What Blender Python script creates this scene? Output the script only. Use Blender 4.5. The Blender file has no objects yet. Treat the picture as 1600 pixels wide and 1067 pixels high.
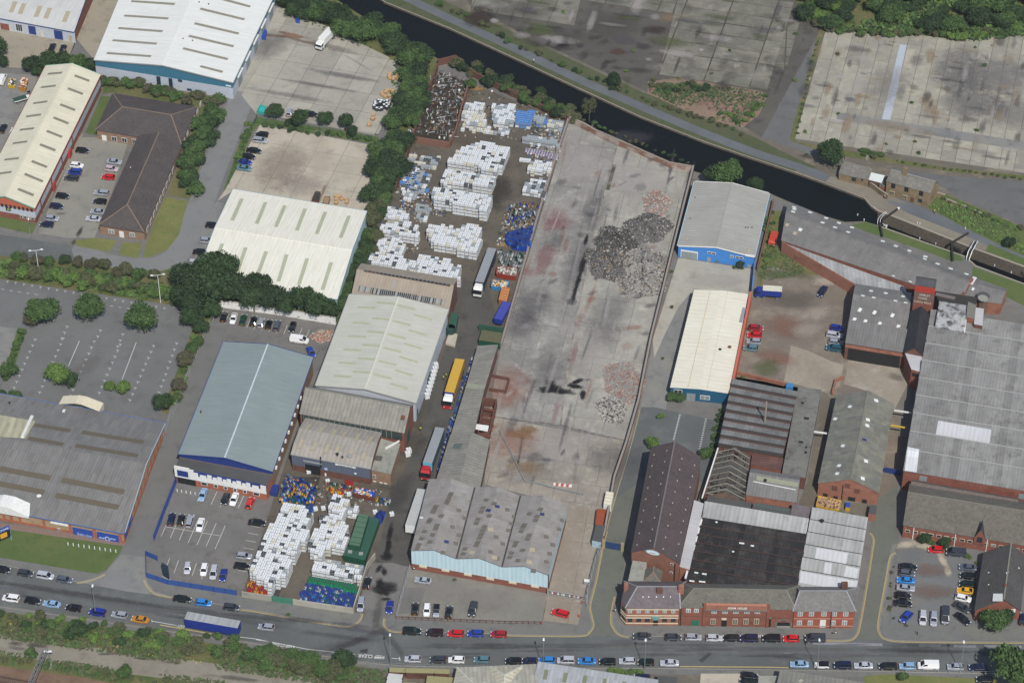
import bpy,math,random
import numpy as np
from mathutils import Vector,Matrix
from mathutils.geometry import tessellate_polygon
random.seed(7)
R = random.Random(11)
SC = bpy.context.scene
COL = SC.collection
# ------------------------------------------------------------------ camera, world, sun
F,TH,HC = 4350.0,math.radians(41.0),530.0
CAM = Vector((0,-HC/math.tan(TH),HC))
FW = Vector((0,math.cos(TH),-math.sin(TH))); UP = Vector((0,math.sin(TH),math.cos(TH)))
cd = bpy.data.cameras.new('camera'); cam = bpy.data.objects.new('camera',cd); COL.objects.link(cam)
cam.location = CAM; cam.rotation_euler = (math.pi/2-TH,0,0)
cd.sensor_width = 36; cd.lens = 36*F/1600; cd.clip_start = 5; cd.clip_end = 9000
SC.camera = cam
SUN_EL,SUN_AZ = math.radians(50),math.radians(166)     # azimuth clockwise from +Y
w = bpy.data.worlds.new('World'); SC.world = w; w.use_nodes = True
nt = w.node_tree; nt.nodes.clear()
sk = nt.nodes.new('ShaderNodeTexSky'); sk.sky_type = 'NISHITA'; sk.sun_disc = False
sk.sun_elevation = SUN_EL; sk.sun_rotation = SUN_AZ
bg = nt.nodes.new('ShaderNodeBackground'); bg.inputs['Strength'].default_value = 0.10
ow = nt.nodes.new('ShaderNodeOutputWorld')
nt.links.new(sk.outputs[0],bg.inputs[0]); nt.links.new(bg.outputs[0],ow.inputs[0])
sl = bpy.data.lights.new('sun','SUN'); sl.energy = 4.1; sl.angle = math.radians(0.53); sl.color = (1,.965,.90)
so = bpy.data.objects.new('sun',sl); COL.objects.link(so)
sd = Vector((math.sin(SUN_AZ)*math.cos(SUN_EL),math.cos(SUN_AZ)*math.cos(SUN_EL),math.sin(SUN_EL)))
so.rotation_euler = sd.to_track_quat('Z','Y').to_euler(); so.location = (60,-300,400)
SC.view_settings.view_transform = 'Standard'; SC.view_settings.look = 'None'
SC.view_settings.exposure = 0.0; SC.view_settings.gamma = 1; SC.view_settings.use_curve_mapping = False
SC.cycles.max_bounces = 5; SC.cycles.transparent_max_bounces = 12
# ------------------------------------------------------------------ geometry helpers
def ray(px,py):
    return FW + Vector((1,0,0))*((px-800)/F) + UP*((533.5-py)/F)
def P(px,py,z=0.0):
    d = ray(px,py); t = (z-CAM.z)/d.z
    return CAM + d*t
def drop(p,z): return Vector((p.x,p.y,z))
def proj(p):
    q = p-CAM; zz = q.dot(FW)
    return (800+F*q.x/zz,533.5-F*q.dot(UP)/zz)
def lin(c): return c/12.92 if c <= .04045 else ((c+.055)/1.055)**2.4
def hx(s,k=1.0):
    s = s.lstrip('#'); return tuple(min(1,lin(int(s[i:i+2],16)/255)*k) for i in (0,2,4))
ORI = {}
def org(o): return ORI.get(o.name,Vector((0,0,0))) if o else Vector((0,0,0))
class MB:
    def __init__(s): s.v = []; s.f = []; s.m = []; s.uv = []; s.ms = []
    def mi(s,m):
        if m not in s.ms: s.ms.append(m)
        return s.ms.index(m)
    def face(s,pts,m,uv=None):
        b = len(s.v); s.v += [tuple(p) for p in pts]; s.f.append(tuple(range(b,b+len(pts))))
        s.m.append(s.mi(m)); s.uv.append(uv or [(0,0)]*len(pts))
    def quad(s,a,b,c,d,m,o=None):      # uv in metres: u along a-b, v away from it
        o = o or a; u = (b-a)
        if u.length < 1e-6: u = Vector((1,0,0))
        u = u.normalized(); n = u.cross(d-a)
        if n.length < 1e-9: n = Vector((0,0,1))
        v = n.cross(u).normalized()
        s.face([a,b,c,d],m,[((p-o).dot(u),(p-o).dot(v)) for p in (a,b,c,d)])
    def box(s,o,ux,uy,uz,m,bottom=True):   # corner o and three edge vectors
        o = Vector(o); p = [o,o+ux,o+ux+uy,o+uy,o+uz,o+ux+uz,o+ux+uy+uz,o+uy+uz]
        if (ux.cross(uy)).dot(uz) < 0: p = [p[3],p[2],p[1],p[0],p[7],p[6],p[5],p[4]]
        s.quad(p[4],p[5],p[6],p[7],m); s.quad(p[0],p[1],p[5],p[4],m); s.quad(p[1],p[2],p[6],p[5],m)
        s.quad(p[2],p[3],p[7],p[6],m); s.quad(p[3],p[0],p[4],p[7],m)
        if bottom: s.quad(p[3],p[2],p[1],p[0],m)
    def cbox(s,c,sx,sy,sz,m,rz=0,top=1.0):     # centred, base at c.z ; optional taper
        c = Vector(c); ca,sa = math.cos(rz),math.sin(rz); q = []
        for zz,k in ((0,1),(sz,top)):
            for x,y in ((-1,-1),(1,-1),(1,1),(-1,1)):
                X,Y = x*sx/2*k,y*sy/2*k; q.append(c+Vector((X*ca-Y*sa,X*sa+Y*ca,zz)))
        s.quad(q[4],q[5],q[6],q[7],m); s.quad(q[3],q[2],q[1],q[0],m)
        for i in range(4):
            j = (i+1) % 4; s.quad(q[i],q[j],q[4+j],q[4+i],m)
    def bar(s,a,b,wd,m,h=None):
        a,b = Vector(a),Vector(b); d = (b-a)
        if d.length < 1e-6: return
        dn = d.normalized(); up = Vector((0,0,1)) if abs(dn.z) < .9 else Vector((1,0,0))
        sx = dn.cross(up).normalized()*wd; sy = sx.cross(dn).normalized()*(h or wd)
        s.box(a-sx/2-sy/2,d,sx,sy,m)
    def cyl(s,c,r,h,m,n=10,r2=None,mtop=None,z=Vector((0,0,1)),cap=True):
        c = Vector(c); r2 = r if r2 is None else r2; z = z.normalized()
        x = Vector((1,0,0)) if abs(z.x) < .9 else Vector((0,1,0)); y = z.cross(x).normalized(); x = y.cross(z)
        lo = [c+(x*math.cos(2*math.pi*i/n)+y*math.sin(2*math.pi*i/n))*r for i in range(n)]
        hi = [c+z*h+(x*math.cos(2*math.pi*i/n)+y*math.sin(2*math.pi*i/n))*r2 for i in range(n)]
        for i in range(n):
            j = (i+1) % n; s.face([lo[i],lo[j],hi[j],hi[i]],m)
        if cap: s.face(hi,mtop or m); s.face(lo[::-1],m)
    def poly(s,pts,m,z=None):
        pts = [Vector(p) for p in pts]
        if z is not None: pts = [drop(p,z) for p in pts]
        ar = sum(pts[i].x*pts[(i+1) % len(pts)].y-pts[(i+1) % len(pts)].x*pts[i].y for i in range(len(pts)))
        if ar < 0: pts = pts[::-1]
        for t in tessellate_polygon([pts]):
            q = [pts[i] for i in t]
            if (q[1]-q[0]).cross(q[2]-q[0]).z < 0: q = q[::-1]
            s.face(q,m,[(p.x,p.y) for p in q])
        return pts
    def prism(s,pts,z0,z1,m,mside=None):
        q = s.poly(pts,m,z1); n = len(q)
        for i in range(n):
            a,b = q[i],q[(i+1) % n]; s.quad(drop(a,z0),drop(b,z0),b,a,mside or m)
    def data(s,name,o=Vector((0,0,0)),smooth=False):
        me = bpy.data.meshes.new(name)
        me.from_pydata([(x-o.x,y-o.y,z-o.z) for x,y,z in s.v],[],s.f)
        for m in s.ms: me.materials.append(m)
        me.polygons.foreach_set('material_index',s.m)
        uv = me.uv_layers.new(name='UVMap'); uv.data.foreach_set('uv',[c for f in s.uv for p in f for c in p])
        if smooth: me.polygons.foreach_set('use_smooth',[True]*len(me.polygons))
        me.update(); return me
    def build(s,name,parent=None,kind=None,label=None,cat=None,group=None,smooth=False):
        o = org(parent); ob = bpy.data.objects.new(name,s.data(name,o,smooth)); COL.objects.link(ob)
        if parent: ob.parent = parent; ORI[ob.name] = o
        tag(ob,label,cat,group,kind); return ob
def tag(o,label=None,cat=None,group=None,kind=None):
    if label: o['label'] = label
    if cat: o['category'] = cat
    if group: o['group'] = group
    if kind: o['kind'] = kind
def thing(name,label,cat,loc,group=None,rz=0):
    o = bpy.data.objects.new(name,None); COL.objects.link(o); o.location = loc; o.rotation_euler.z = rz
    o.empty_display_size = .5; tag(o,label,cat,group); ORI[o.name] = Vector(loc); return o
def put(name,me,parent=None,loc=(0,0,0),rz=0,sc=None,label=None,cat=None,group=None,kind=None):
    o = bpy.data.objects.new(name,me); COL.objects.link(o); o.location = loc; o.rotation_euler.z = rz
    if sc: o.scale = sc
    if parent: o.parent = parent
    tag(o,label,cat,group,kind); return o
def inpoly(x,y,pts):
    c = False; n = len(pts); j = n-1
    for i in range(n):
        xi,yi = pts[i][0],pts[i][1]; xj,yj = pts[j][0],pts[j][1]
        if (yi > y) != (yj > y) and x < (xj-xi)*(y-yi)/(yj-yi)+xi: c = not c
        j = i
    return c
def clip(sub,cp):           # convex clip polygon (ccw)
    out = [tuple(p)[:2] for p in sub]
    cp = [tuple(p)[:2] for p in cp]
    ar = sum(cp[i][0]*cp[(i+1) % len(cp)][1]-cp[(i+1) % len(cp)][0]*cp[i][1] for i in range(len(cp)))
    if ar < 0: cp = cp[::-1]
    for i in range(len(cp)):
        a,b = cp[i],cp[(i+1) % len(cp)]; inp = out; out = []
        def sd_(p): return (b[0]-a[0])*(p[1]-a[1])-(b[1]-a[1])*(p[0]-a[0])
        for k in range(len(inp)):
            p,q = inp[k-1],inp[k]; dp,dq = sd_(p),sd_(q)
            if (dp >= 0) != (dq >= 0):
                t = dp/(dp-dq); out.append((p[0]+(q[0]-p[0])*t,p[1]+(q[1]-p[1])*t))
            if dq >= 0: out.append(q)
        if not out: return []
    return out
# ------------------------------------------------------------------ materials
def hl(s,k=.88,d=.2):
    c = hx(s); g = sum(c)/3; return tuple((x*(1-d)+g*d)*k for x in c)
MT = {}
class NT:
    def __init__(s,name):
        s.m = bpy.data.materials.new(name); s.m.use_nodes = True; s.t = s.m.node_tree; s.t.nodes.clear()
        s.out = s.n('ShaderNodeOutputMaterial'); s.b = s.n('ShaderNodeBsdfPrincipled'); s.l(s.b.outputs[0],s.out.inputs[0])
    def n(s,ty,**k):
        x = s.t.nodes.new(ty)
        for a,v in k.items(): setattr(x,a,v)
        return x
    def l(s,a,b): s.t.links.new(a,b)
    def noise(s,vec,sc,det=4,rough=.6):
        x = s.n('ShaderNodeTexNoise'); x.inputs['Scale'].default_value = sc; x.inputs['Detail'].default_value = det
        x.inputs['Roughness'].default_value = rough; s.l(vec,x.inputs['Vector']); return x.outputs[0]
    def ramp(s,fac,a,b,lo=0.,hi=1.):
        x = s.n('ShaderNodeMapRange'); x.inputs[1].default_value = a; x.inputs[2].default_value = b
        x.inputs[3].default_value = lo; x.inputs[4].default_value = hi; s.l(fac,x.inputs[0]); return x.outputs[0]
    def mix(s,fac,a,b,bt='MIX'):
        x = s.n('ShaderNodeMix',data_type='RGBA',blend_type=bt)
        if isinstance(fac,float): x.inputs[0].default_value = fac
        else: s.l(fac,x.inputs[0])
        for k,v in ((6,a),(7,b)):
            if isinstance(v,tuple): x.inputs[k].default_value = (*v,1)
            else: s.l(v,x.inputs[k])
        return x.outputs[2]
    def math(s,op,a,b=None):
        x = s.n('ShaderNodeMath',operation=op)
        for k,v in ((0,a),(1,b)):
            if v is None: continue
            if isinstance(v,(int,float)): x.inputs[k].default_value = v
            else: s.l(v,x.inputs[k])
        return x.outputs[0]
    def grey(s,v):
        x = s.n('ShaderNodeCombineColor')
        for k in range(3): s.l(v,x.inputs[k])
        return x.outputs[0]
    def bump(s,h,st=.3,d=.05):
        x = s.n('ShaderNodeBump'); x.inputs['Strength'].default_value = st; x.inputs['Distance'].default_value = d
        s.l(h,x.inputs['Height']); s.l(x.outputs[0],s.b.inputs['Normal'])
    def pos(s): return s.n('ShaderNodeNewGeometry').outputs['Position']
    def uv(s): return s.n('ShaderNodeTexCoord').outputs['UV']
def plain(key,col,rough=.7,metal=0.,spec=.5,coat=0.):
    if key in MT: return MT[key]
    t = NT(key); b = t.b
    n = t.noise(t.pos(),1.7,3)
    c = t.mix(t.ramp(n,.3,.7),tuple(x*.88 for x in col),tuple(min(1,x*1.1) for x in col))
    t.l(c,b.inputs['Base Color']); b.inputs['Roughness'].default_value = rough; b.inputs['Metallic'].default_value = metal
    b.inputs['Specular IOR Level'].default_value = spec; b.inputs['Coat Weight'].default_value = coat
    MT[key] = t.m; return t.m
def ground(key,c1,c2,c3=None,s1=.06,s2=.9,rough=.95,rnd=0.,grain=.12,lo=.35,hi=.65):
    """weathered ground: large tone patches, medium blotches, fine grain, in world metres"""
    if key in MT: return MT[key]
    c1,c2,c3 = [c and (c[0]*.99,c[1]*1.015,c[2]*.955) for c in (c1,c2,c3)]
    t = NT(key); p = t.pos()
    a = t.ramp(t.noise(p,s1,6,.65),lo,hi)
    c = t.mix(a,c1,c2)
    if c3: c = t.mix(t.ramp(t.noise(p,s1*3.1,5,.7),.52,.72),c,c3)
    g = t.math('MULTIPLY_ADD',t.noise(p,s2,5,.75),grain*2.2); t.t.nodes[-1].inputs[2].default_value = 1-grain*1.1
    c = t.mix(1.,c,t.grey(g),'MULTIPLY')
    g2 = t.math('MULTIPLY_ADD',t.noise(p,s2*9,2,.8),grain*1.6); t.t.nodes[-1].inputs[2].default_value = 1-grain*.8
    c = t.mix(1.,c,t.grey(g2),'MULTIPLY')
    if rnd:
        oi = t.n('ShaderNodeObjectInfo'); r = t.ramp(oi.outputs['Random'],0,1,1-rnd,1+rnd)
        c = t.mix(1.,c,t.grey(r),'MULTIPLY')
    t.l(c,t.b.inputs['Base Color']); t.b.inputs['Roughness'].default_value = rough
    t.b.inputs['Specular IOR Level'].default_value = .25
    t.bump(t.noise(p,s2*4,3),.25,.03)
    MT[key] = t.m; return t.m
def sheet(key,col,col2=None,pitch=.9,rib=.35,sheetw=1.0,sheeth=2.4,vary=.12,dirt=None,dlo=.5,dhi=.75,rough=.55,spec=.4,metal=0.,seam=.0):
    """profiled metal or fibre-cement roof or wall sheet; uv in metres, ribs run along v"""
    if key in MT: return MT[key]
    t = NT(key); uv = t.uv(); p = t.pos(); col2 = col2 or col
    br = t.n('ShaderNodeTexBrick'); br.offset = 0; t.l(uv,br.inputs['Vector'])
    br.inputs['Scale'].default_value = 1; br.inputs['Brick Width'].default_value = sheetw; br.inputs['Row Height'].default_value = sheeth
    br.inputs['Mortar Size'].default_value = .018 if seam else 0.; br.inputs['Color1'].default_value = (1-vary,)*3+(1,)
    br.inputs['Color2'].default_value = (1+vary,)*3+(1,); br.inputs['Mortar'].default_value = (1-seam,)*3+(1,)
    br.inputs['Bias'].default_value = 0
    c = t.mix(t.ramp(t.noise(p,.12,5,.65),.35,.65),col,col2)
    c = t.mix(1.,c,br.outputs[0],'MULTIPLY')
    if dirt: c = t.mix(t.ramp(t.noise(p,.33,7,.75),dlo,dhi),c,dirt)
    sx = t.n('ShaderNodeSeparateXYZ'); t.l(uv,sx.inputs[0])
    s = t.math('SINE',t.math('MULTIPLY',sx.outputs[0],2*math.pi/pitch))
    g = t.ramp(s,-1,1,1-rib*.25,1+rib*.12); c = t.mix(1.,c,t.grey(g),'MULTIPLY')
    # run-off streaks along the slope
    mp = t.n('ShaderNodeMapping'); mp.inputs['Scale'].default_value = (2.3,.12,1); t.l(uv,mp.inputs[0])
    st = t.ramp(t.noise(mp.outputs[0],1.0,3,.6),.3,.7,.9,1.07); c = t.mix(1.,c,t.grey(st),'MULTIPLY')
    t.l(c,t.b.inputs['Base Color']); t.b.inputs['Roughness'].default_value = rough; t.b.inputs['Metallic'].default_value = metal
    t.b.inputs['Specular IOR Level'].default_value = spec
    t.bump(s,min(1,rib),.04)
    MT[key] = t.m; return t.m
def brick(key,c1,c2,mortar=(.3,.27,.24),w_=.23,h_=.08,patch=None,plo=.55,phi=.7,rough=.9,sc=1):
    if key in MT: return MT[key]
    t = NT(key); uv = t.uv(); p = t.pos()
    br = t.n('ShaderNodeTexBrick'); t.l(uv,br.inputs['Vector']); br.inputs['Scale'].default_value = sc
    br.inputs['Brick Width'].default_value = w_; br.inputs['Row Height'].default_value = h_
    br.inputs['Mortar Size'].default_value = .008; br.inputs['Color1'].default_value = (*c1,1); br.inputs['Color2'].default_value = (*c2,1)
    br.inputs['Mortar'].default_value = (*mortar,1)
    c = br.outputs[0]
    g = t.ramp(t.noise(p,.5,6,.75),.25,.75,.74,1.22); c = t.mix(1.,c,t.grey(g),'MULTIPLY')
    if patch: c = t.mix(t.ramp(t.noise(p,.28,5,.6),plo,phi),c,patch)
    t.l(c,t.b.inputs['Base Color']); t.b.inputs['Roughness'].default_value = rough
    t.bump(br.outputs[1],-.4,.01)
    MT[key] = t.m; return t.m
def slate(key,c1,c2,moss=None,mlo=.5,mhi=.75,w_=.5,h_=.35,vary=.16):
    if key in MT: return MT[key]
    t = NT(key); uv = t.uv(); p = t.pos()
    br = t.n('ShaderNodeTexBrick'); t.l(uv,br.inputs['Vector']); br.inputs['Scale'].default_value = 1
    br.inputs['Brick Width'].default_value = w_; br.inputs['Row Height'].default_value = h_; br.inputs['Mortar Size'].default_value = .012
    br.inputs['Color1'].default_value = (1-vary,)*3+(1,); br.inputs['Color2'].default_value = (1+vary,)*3+(1,); br.inputs['Mortar'].default_value = (.6,.6,.6,1)
    c = t.mix(t.ramp(t.noise(p,.2,6,.7),.35,.65),c1,c2)
    c = t.mix(1.,c,br.outputs[0],'MULTIPLY')
    if moss: c = t.mix(t.ramp(t.noise(p,.9,7,.8),mlo,mhi),c,moss)
    t.l(c,t.b.inputs['Base Color']); t.b.inputs['Roughness'].default_value = .8; t.b.inputs['Specular IOR Level'].default_value = .35
    t.bump(br.outputs[1],-.5,.02)
    MT[key] = t.m; return t.m
def glass(key,col=(.03,.04,.05),rough=.12):
    if key in MT: return MT[key]
    t = NT(key); t.b.inputs['Base Color'].default_value = (*col,1); t.b.inputs['Roughness'].default_value = rough
    t.b.inputs['Specular IOR Level'].default_value = .6; MT[key] = t.m; return t.m
def leafmat(key,c1,c2,c3):
    if key in MT: return MT[key]
    t = NT(key); p = t.pos(); oi = t.n('ShaderNodeObjectInfo')
    c = t.mix(oi.outputs['Random'],c1,c2)
    c = t.mix(t.ramp(t.noise(p,.55,4,.7),.4,.72),c,c3)
    g = t.ramp(t.noise(p,3.1,2,.8),.25,.75,.62,1.35); c = t.mix(1.,c,t.grey(g),'MULTIPLY')
    t.l(c,t.b.inputs['Base Color']); t.b.inputs['Roughness'].default_value = .75; t.b.inputs['Specular IOR Level'].default_value = .2
    MT[key] = t.m; return t.m
# soft-edged stain material : colour and alpha from vertex colour, broken up by noise
def stainmat():
    if 'stain' in MT: return MT['stain']
    t = NT('stain'); p = t.pos(); vc = t.n('ShaderNodeVertexColor',layer_name='Col')
    st = t.n('ShaderNodeAttribute',attribute_name='Str').outputs['Fac']; nz_ = t.math('ADD',t.math('MULTIPLY',t.noise(p,.3,8,.8),1.5),t.math('MULTIPLY',t.noise(p,2.3,5,.8),.9))
    a = t.math('MULTIPLY',st,t.ramp(t.math('ADD',vc.outputs['Alpha'],nz_),1.38,2.0))
    tr = t.n('ShaderNodeBsdfTransparent'); mx = t.n('ShaderNodeMixShader'); t.l(vc.outputs[0],t.b.inputs['Base Color'])
    t.b.inputs['Roughness'].default_value = .9; t.b.inputs['Specular IOR Level'].default_value = .2
    t.l(a,mx.inputs[0]); t.l(tr.outputs[0],mx.inputs[1]); t.l(t.b.outputs[0],mx.inputs[2]); t.l(mx.outputs[0],t.out.inputs[0])
    MT['stain'] = t.m; return t.m
class Stains:
    def __init__(s,z): s.v = []; s.f = []; s.c = []; s.k = []; s.z = z
    def add(s,px,py,rx,ry,rot,col,al=.8,n=22):     # radii in metres, rot in image degrees
        c = P(px,py); q = P(px+math.cos(math.radians(rot))*6,py-math.sin(math.radians(rot))*6)
        a = math.atan2(q.y-c.y,q.x-c.x); b = len(s.v); rr = random.Random(int(px*31+py*7))
        s.v.append((c.x,c.y,s.z)); s.c.append((*col,1)); s.k.append(al)
        for ring,al2 in ((.6,.62),(1.25,0.)):
            k = [rr.uniform(.7,1.25) for _ in range(n)]
            for i in range(n):
                t = 2*math.pi*i/n; r = (k[i]+k[i-1]+k[(i+1) % n])/3*ring
                x,y = rx*r*math.cos(t),ry*r*math.sin(t)
                s.v.append((c.x+x*math.cos(a)-y*math.sin(a),c.y+x*math.sin(a)+y*math.cos(a),s.z)); s.c.append((*col,al2)); s.k.append(al)
        for i in range(n):
            j = (i+1) % n; s.f.append((b,b+1+i,b+1+j)); s.f.append((b+1+i,b+1+n+i,b+1+n+j,b+1+j))
        s.z += .0012
    def build(s,name,kind='structure'):
        me = bpy.data.meshes.new(name); me.from_pydata(s.v,[],s.f); me.materials.append(stainmat())
        ca = me.color_attributes.new('Col','FLOAT_COLOR','POINT'); ca.data.foreach_set('color',[x for c in s.c for x in c])
        me.attributes.new('Str','FLOAT','POINT').data.foreach_set('value',s.k); me.update(); o = bpy.data.objects.new(name,me); COL.objects.link(o); tag(o,kind=kind); return o
# ------------------------------------------------------------------ building tools
ZV = Vector((0,0,1))
class Bd: pass
def cw(p,h): return P(p[0],p[1],h) if not isinstance(p,Vector) else drop(p,h)
def hit(face,px,py):
    o,u,v,n = face; d = ray(px,py); t = (o-CAM).dot(n)/d.dot(n); q = CAM+d*t-o
    return q.dot(u),q.dot(v)
def wallface(a,b,cen):
    u = (drop(b,0)-drop(a,0)).normalized(); n = u.cross(ZV)
    o = drop(a,0)
    if n.dot(o-drop(cen,0)) < 0: n = -n
    return (o,u,ZV.copy(),n)
def setup(name,label,cat,C,h,group):
    B = Bd(); B.a,B.b,B.c,B.d = [cw(p,h) for p in C]; B.h = h
    B.cen = (B.a+B.b+B.c+B.d)/4; B.root = thing(name,label,cat,drop(B.cen,0),group)
    B.f = {'F': wallface(B.a,B.b,B.cen),'R': wallface(B.b,B.c,B.cen),'B': wallface(B.c,B.d,B.cen),'L': wallface(B.d,B.a,B.cen)}
    return B
def slabq(m,q,th,mat,mside=None):
    """roof slope of thickness th under the quad q (eave0, eave1, top1, top0)"""
    n = (q[1]-q[0]).cross(q[3]-q[0])
    if n.z < 0: q = [q[1],q[0],q[3],q[2]]; n = -n
    n.normalize(); lo = [p-n*th for p in q]; ms = mside or mat
    m.quad(*q,mat)
    for i in range(4):
        j = (i+1) % 4; m.quad(lo[i],lo[j],q[j],q[i],ms)
    m.face([lo[3],lo[2],lo[1],lo[0]],ms)
    u = (q[1]-q[0]).normalized(); v = n.cross(u).normalized()
    return (q[0].copy(),u,v,n)
def building(name,label,cat,C,h,roof,wall,prof=((0,0),(1,0)),ridge='y',group=None,bands=None,over=.25,gut=None,cap=None,z0=0.,seg=None,edge=None,nogable=False):
    B = setup(name,label,cat,C,h,group)
    a,b,c,d = B.a,B.b,B.c,B.d
    s0,s1,e0,e1 = (a,b,d,c) if ridge == 'y' else (a,d,b,c)
    L = lambda t,z: s0.lerp(s1,t)+ZV*z
    E = lambda t,z: e0.lerp(e1,t)+ZV*z
    prof = list(prof); zs = z0
    for zt,mt in (bands or []):
        m = MB()
        for p,q in ((a,b),(b,c),(c,d),(d,a)): m.quad(drop(p,zs),drop(q,zs),drop(q,zt),drop(p,zt),mt)
        m.build('wall',B.root); zs = zt
    m = MB()
    for X,q0,q1 in ((L,s0,s1),(E,e0,e1)):
        for k in range(len(prof)-1):
            p0,p1 = X(*prof[k])-ZV*.06,X(*prof[k+1])-ZV*.06
            if abs(prof[k+1][0]-prof[k][0]) < .004: continue
            if nogable: p0,p1 = drop(p0,h),drop(p1,h)
            m.quad(drop(p0,zs),drop(p1,zs),p1,p0,wall,drop(q0,0))
    for (t,z) in (prof[0],prof[-1]):
        m.quad(drop(L(t,z),zs),drop(E(t,z),zs),E(t,z)-ZV*.06,L(t,z)-ZV*.06,wall,drop(L(t,z),0))
    m.build('wall' if not bands else 'cladding',B.root)
    m = MB(); k2 = 0; dl = (e0-s0).normalized()*over; tw = (s1-s0).normalized()
    for k in range(len(prof)-1):
        (t0,za),(t1,zb) = prof[k],prof[k+1]
        p0,p1,q0,q1 = L(t0,za),E(t0,za),L(t1,zb),E(t1,zb)
        mt = seg[k] if seg and seg[k] else roof
        if abs(t1-t0) < .004: m.quad(p0,p1,q1,q0,mt); B.f['V%d' % k] = None; continue
        sl = (q0-p0).normalized()
        ex0 = -sl*over if k == 0 else Vector(); ex1 = sl*over if k == len(prof)-2 else Vector()
        if zb < za:   # falling segment: its eave is the far end
            qd = [q0+ex1-dl,q1+ex1+dl,p1+ex0+dl,p0+ex0-dl]
        else: qd = [p0+ex0-dl,p1+ex0+dl,q1+ex1+dl,q0+ex1-dl]
        qd = [x+ZV*.12 for x in qd]
        B.f['R%d' % k2] = slabq(m,qd,.14,mt,edge); k2 += 1
    m.build('roof',B.root)
    if gut:
        for (t,z),sg in ((prof[0],-1),(prof[-1],1)):
            m = MB(); o = tw*(sg*(over+.08)); m.bar(L(t,z)+o-dl,E(t,z)+o+dl,.2,gut,.16); m.build('gutter',B.root)
        if edge:
            for X,s in ((L,-1),(E,1)):
                for k in range(len(prof)-1):
                    m = MB(); m.bar(X(*prof[k])+dl*s*1.3+ZV*.02,X(*prof[k+1])+dl*s*1.3+ZV*.02,.1,edge,.4); m.build('barge_board',B.root)
    if cap:
        for k in range(1,len(prof)-1):
            if prof[k][1] > prof[k-1][1] and prof[k][1] >= prof[k+1][1]:
                m = MB(); m.bar(L(*prof[k])-dl+ZV*.16,E(*prof[k])+dl+ZV*.16,.4,cap,.12); m.build('ridge_cap',B.root)
    return B
def gable(r,t=.5): return ((0,0),(t,r),(1,0))
def hipb(name,label,cat,C,h,rise,roof,wall,axis='x',i0=.2,i1=.2,group=None,cap=None,over=.35,bands=None):
    B = setup(name,label,cat,C,h,group); a,b,c,d = B.a,B.b,B.c,B.d; zs = 0
    for zt,mt in (bands or []):
        m = MB()
        for p,q in ((a,b),(b,c),(c,d),(d,a)): m.quad(drop(p,zs),drop(q,zs),drop(q,zt),drop(p,zt),mt)
        m.build('wall',B.root); zs = zt
    e0,e1 = ((a+d)/2,(b+c)/2) if axis == 'x' else ((a+b)/2,(d+c)/2)
    r0 = e0.lerp(e1,i0)+ZV*rise; r1 = e0.lerp(e1,1-i1)+ZV*rise
    m = MB()
    for p,q in ((a,b),(b,c),(c,d),(d,a)): m.quad(drop(p,zs),drop(q,zs),q,p,wall)
    if i0 == 0:
        p,q = (d,a) if axis == 'x' else (a,b); m.face([p,q,r0-ZV*.05],wall,[(0,h),((q-p).length,h),((q-p).length/2,h+rise)])
    if i1 == 0:
        p,q = (b,c) if axis == 'x' else (c,d); m.face([p,q,r1-ZV*.05],wall,[(0,h),((q-p).length,h),((q-p).length/2,h+rise)])
    m.build('wall',B.root)
    o = [p+(drop(p,0)-drop(B.cen,0)).normalized()*over*1.3+ZV*.1 for p in (a,b,c,d)]; r0 = r0+ZV*.15; r1 = r1+ZV*.15
    m = MB(); A_,B_,C_,D_ = o
    if axis == 'x': fs = [(A_,B_,r1,r0),(B_,C_,r1),(C_,D_,r0,r1),(D_,A_,r0)]
    else: fs = [(A_,B_,r0),(B_,C_,r1,r0),(C_,D_,r1),(D_,A_,r0,r1)]
    nm = 'FRBL'
    for k,q in enumerate(fs):
        if k == 3 and axis == 'x' and i0 == 0: continue
        if k == 1 and axis == 'x' and i1 == 0: continue
        if k == 0 and axis == 'y' and i0 == 0: continue
        if k == 2 and axis == 'y' and i1 == 0: continue
        u = (q[1]-q[0]).normalized(); n = u.cross(q[-1]-q[0]).normalized(); v = n.cross(u)
        m.face(list(q),roof,[((p-q[0]).dot(u),(p-q[0]).dot(v)) for p in q]); B.f['r'+nm[k]] = (q[0],u,v,n)
        q2 = [p-ZV*.12 for p in q]; m.face(q2[::-1],roof); m.quad(q2[0],q2[1],q[1],q[0],roof)
    m.build('roof',B.root)
    if cap:
        segs = [(r0,r1)]
        segs += ([(A_,r0),(D_,r0)] if axis == 'x' else [(A_,r0),(B_,r0)]) if i0 > 0 else []
        segs += ([(B_,r1),(C_,r1)] if axis == 'x' else [(C_,r1),(D_,r1)]) if i1 > 0 else []
        for p,q in segs:
            m = MB(); m.bar(p+ZV*.05,q+ZV*.05,.32,cap,.12); m.build('ridge_tiles',B.root)
    return B
def onrect(face,r):
    u0,v1 = hit(face,r[0],r[1]); u1,v0 = hit(face,r[2],r[3]); return min(u0,u1),max(u0,u1),min(v0,v1),max(v0,v1)
def slab(B,fk,u0,u1,v0,v1,t,mat,name,parent=None,t0=-.02,label=None):
    o,u,v,n = B.f[fk]; m = MB(); m.box(o+u*u0+v*v0+n*t0,u*(u1-u0),v*(v1-v0),n*(t-t0),mat)
    return m.build(name,parent or B.root,label=label)
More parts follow.
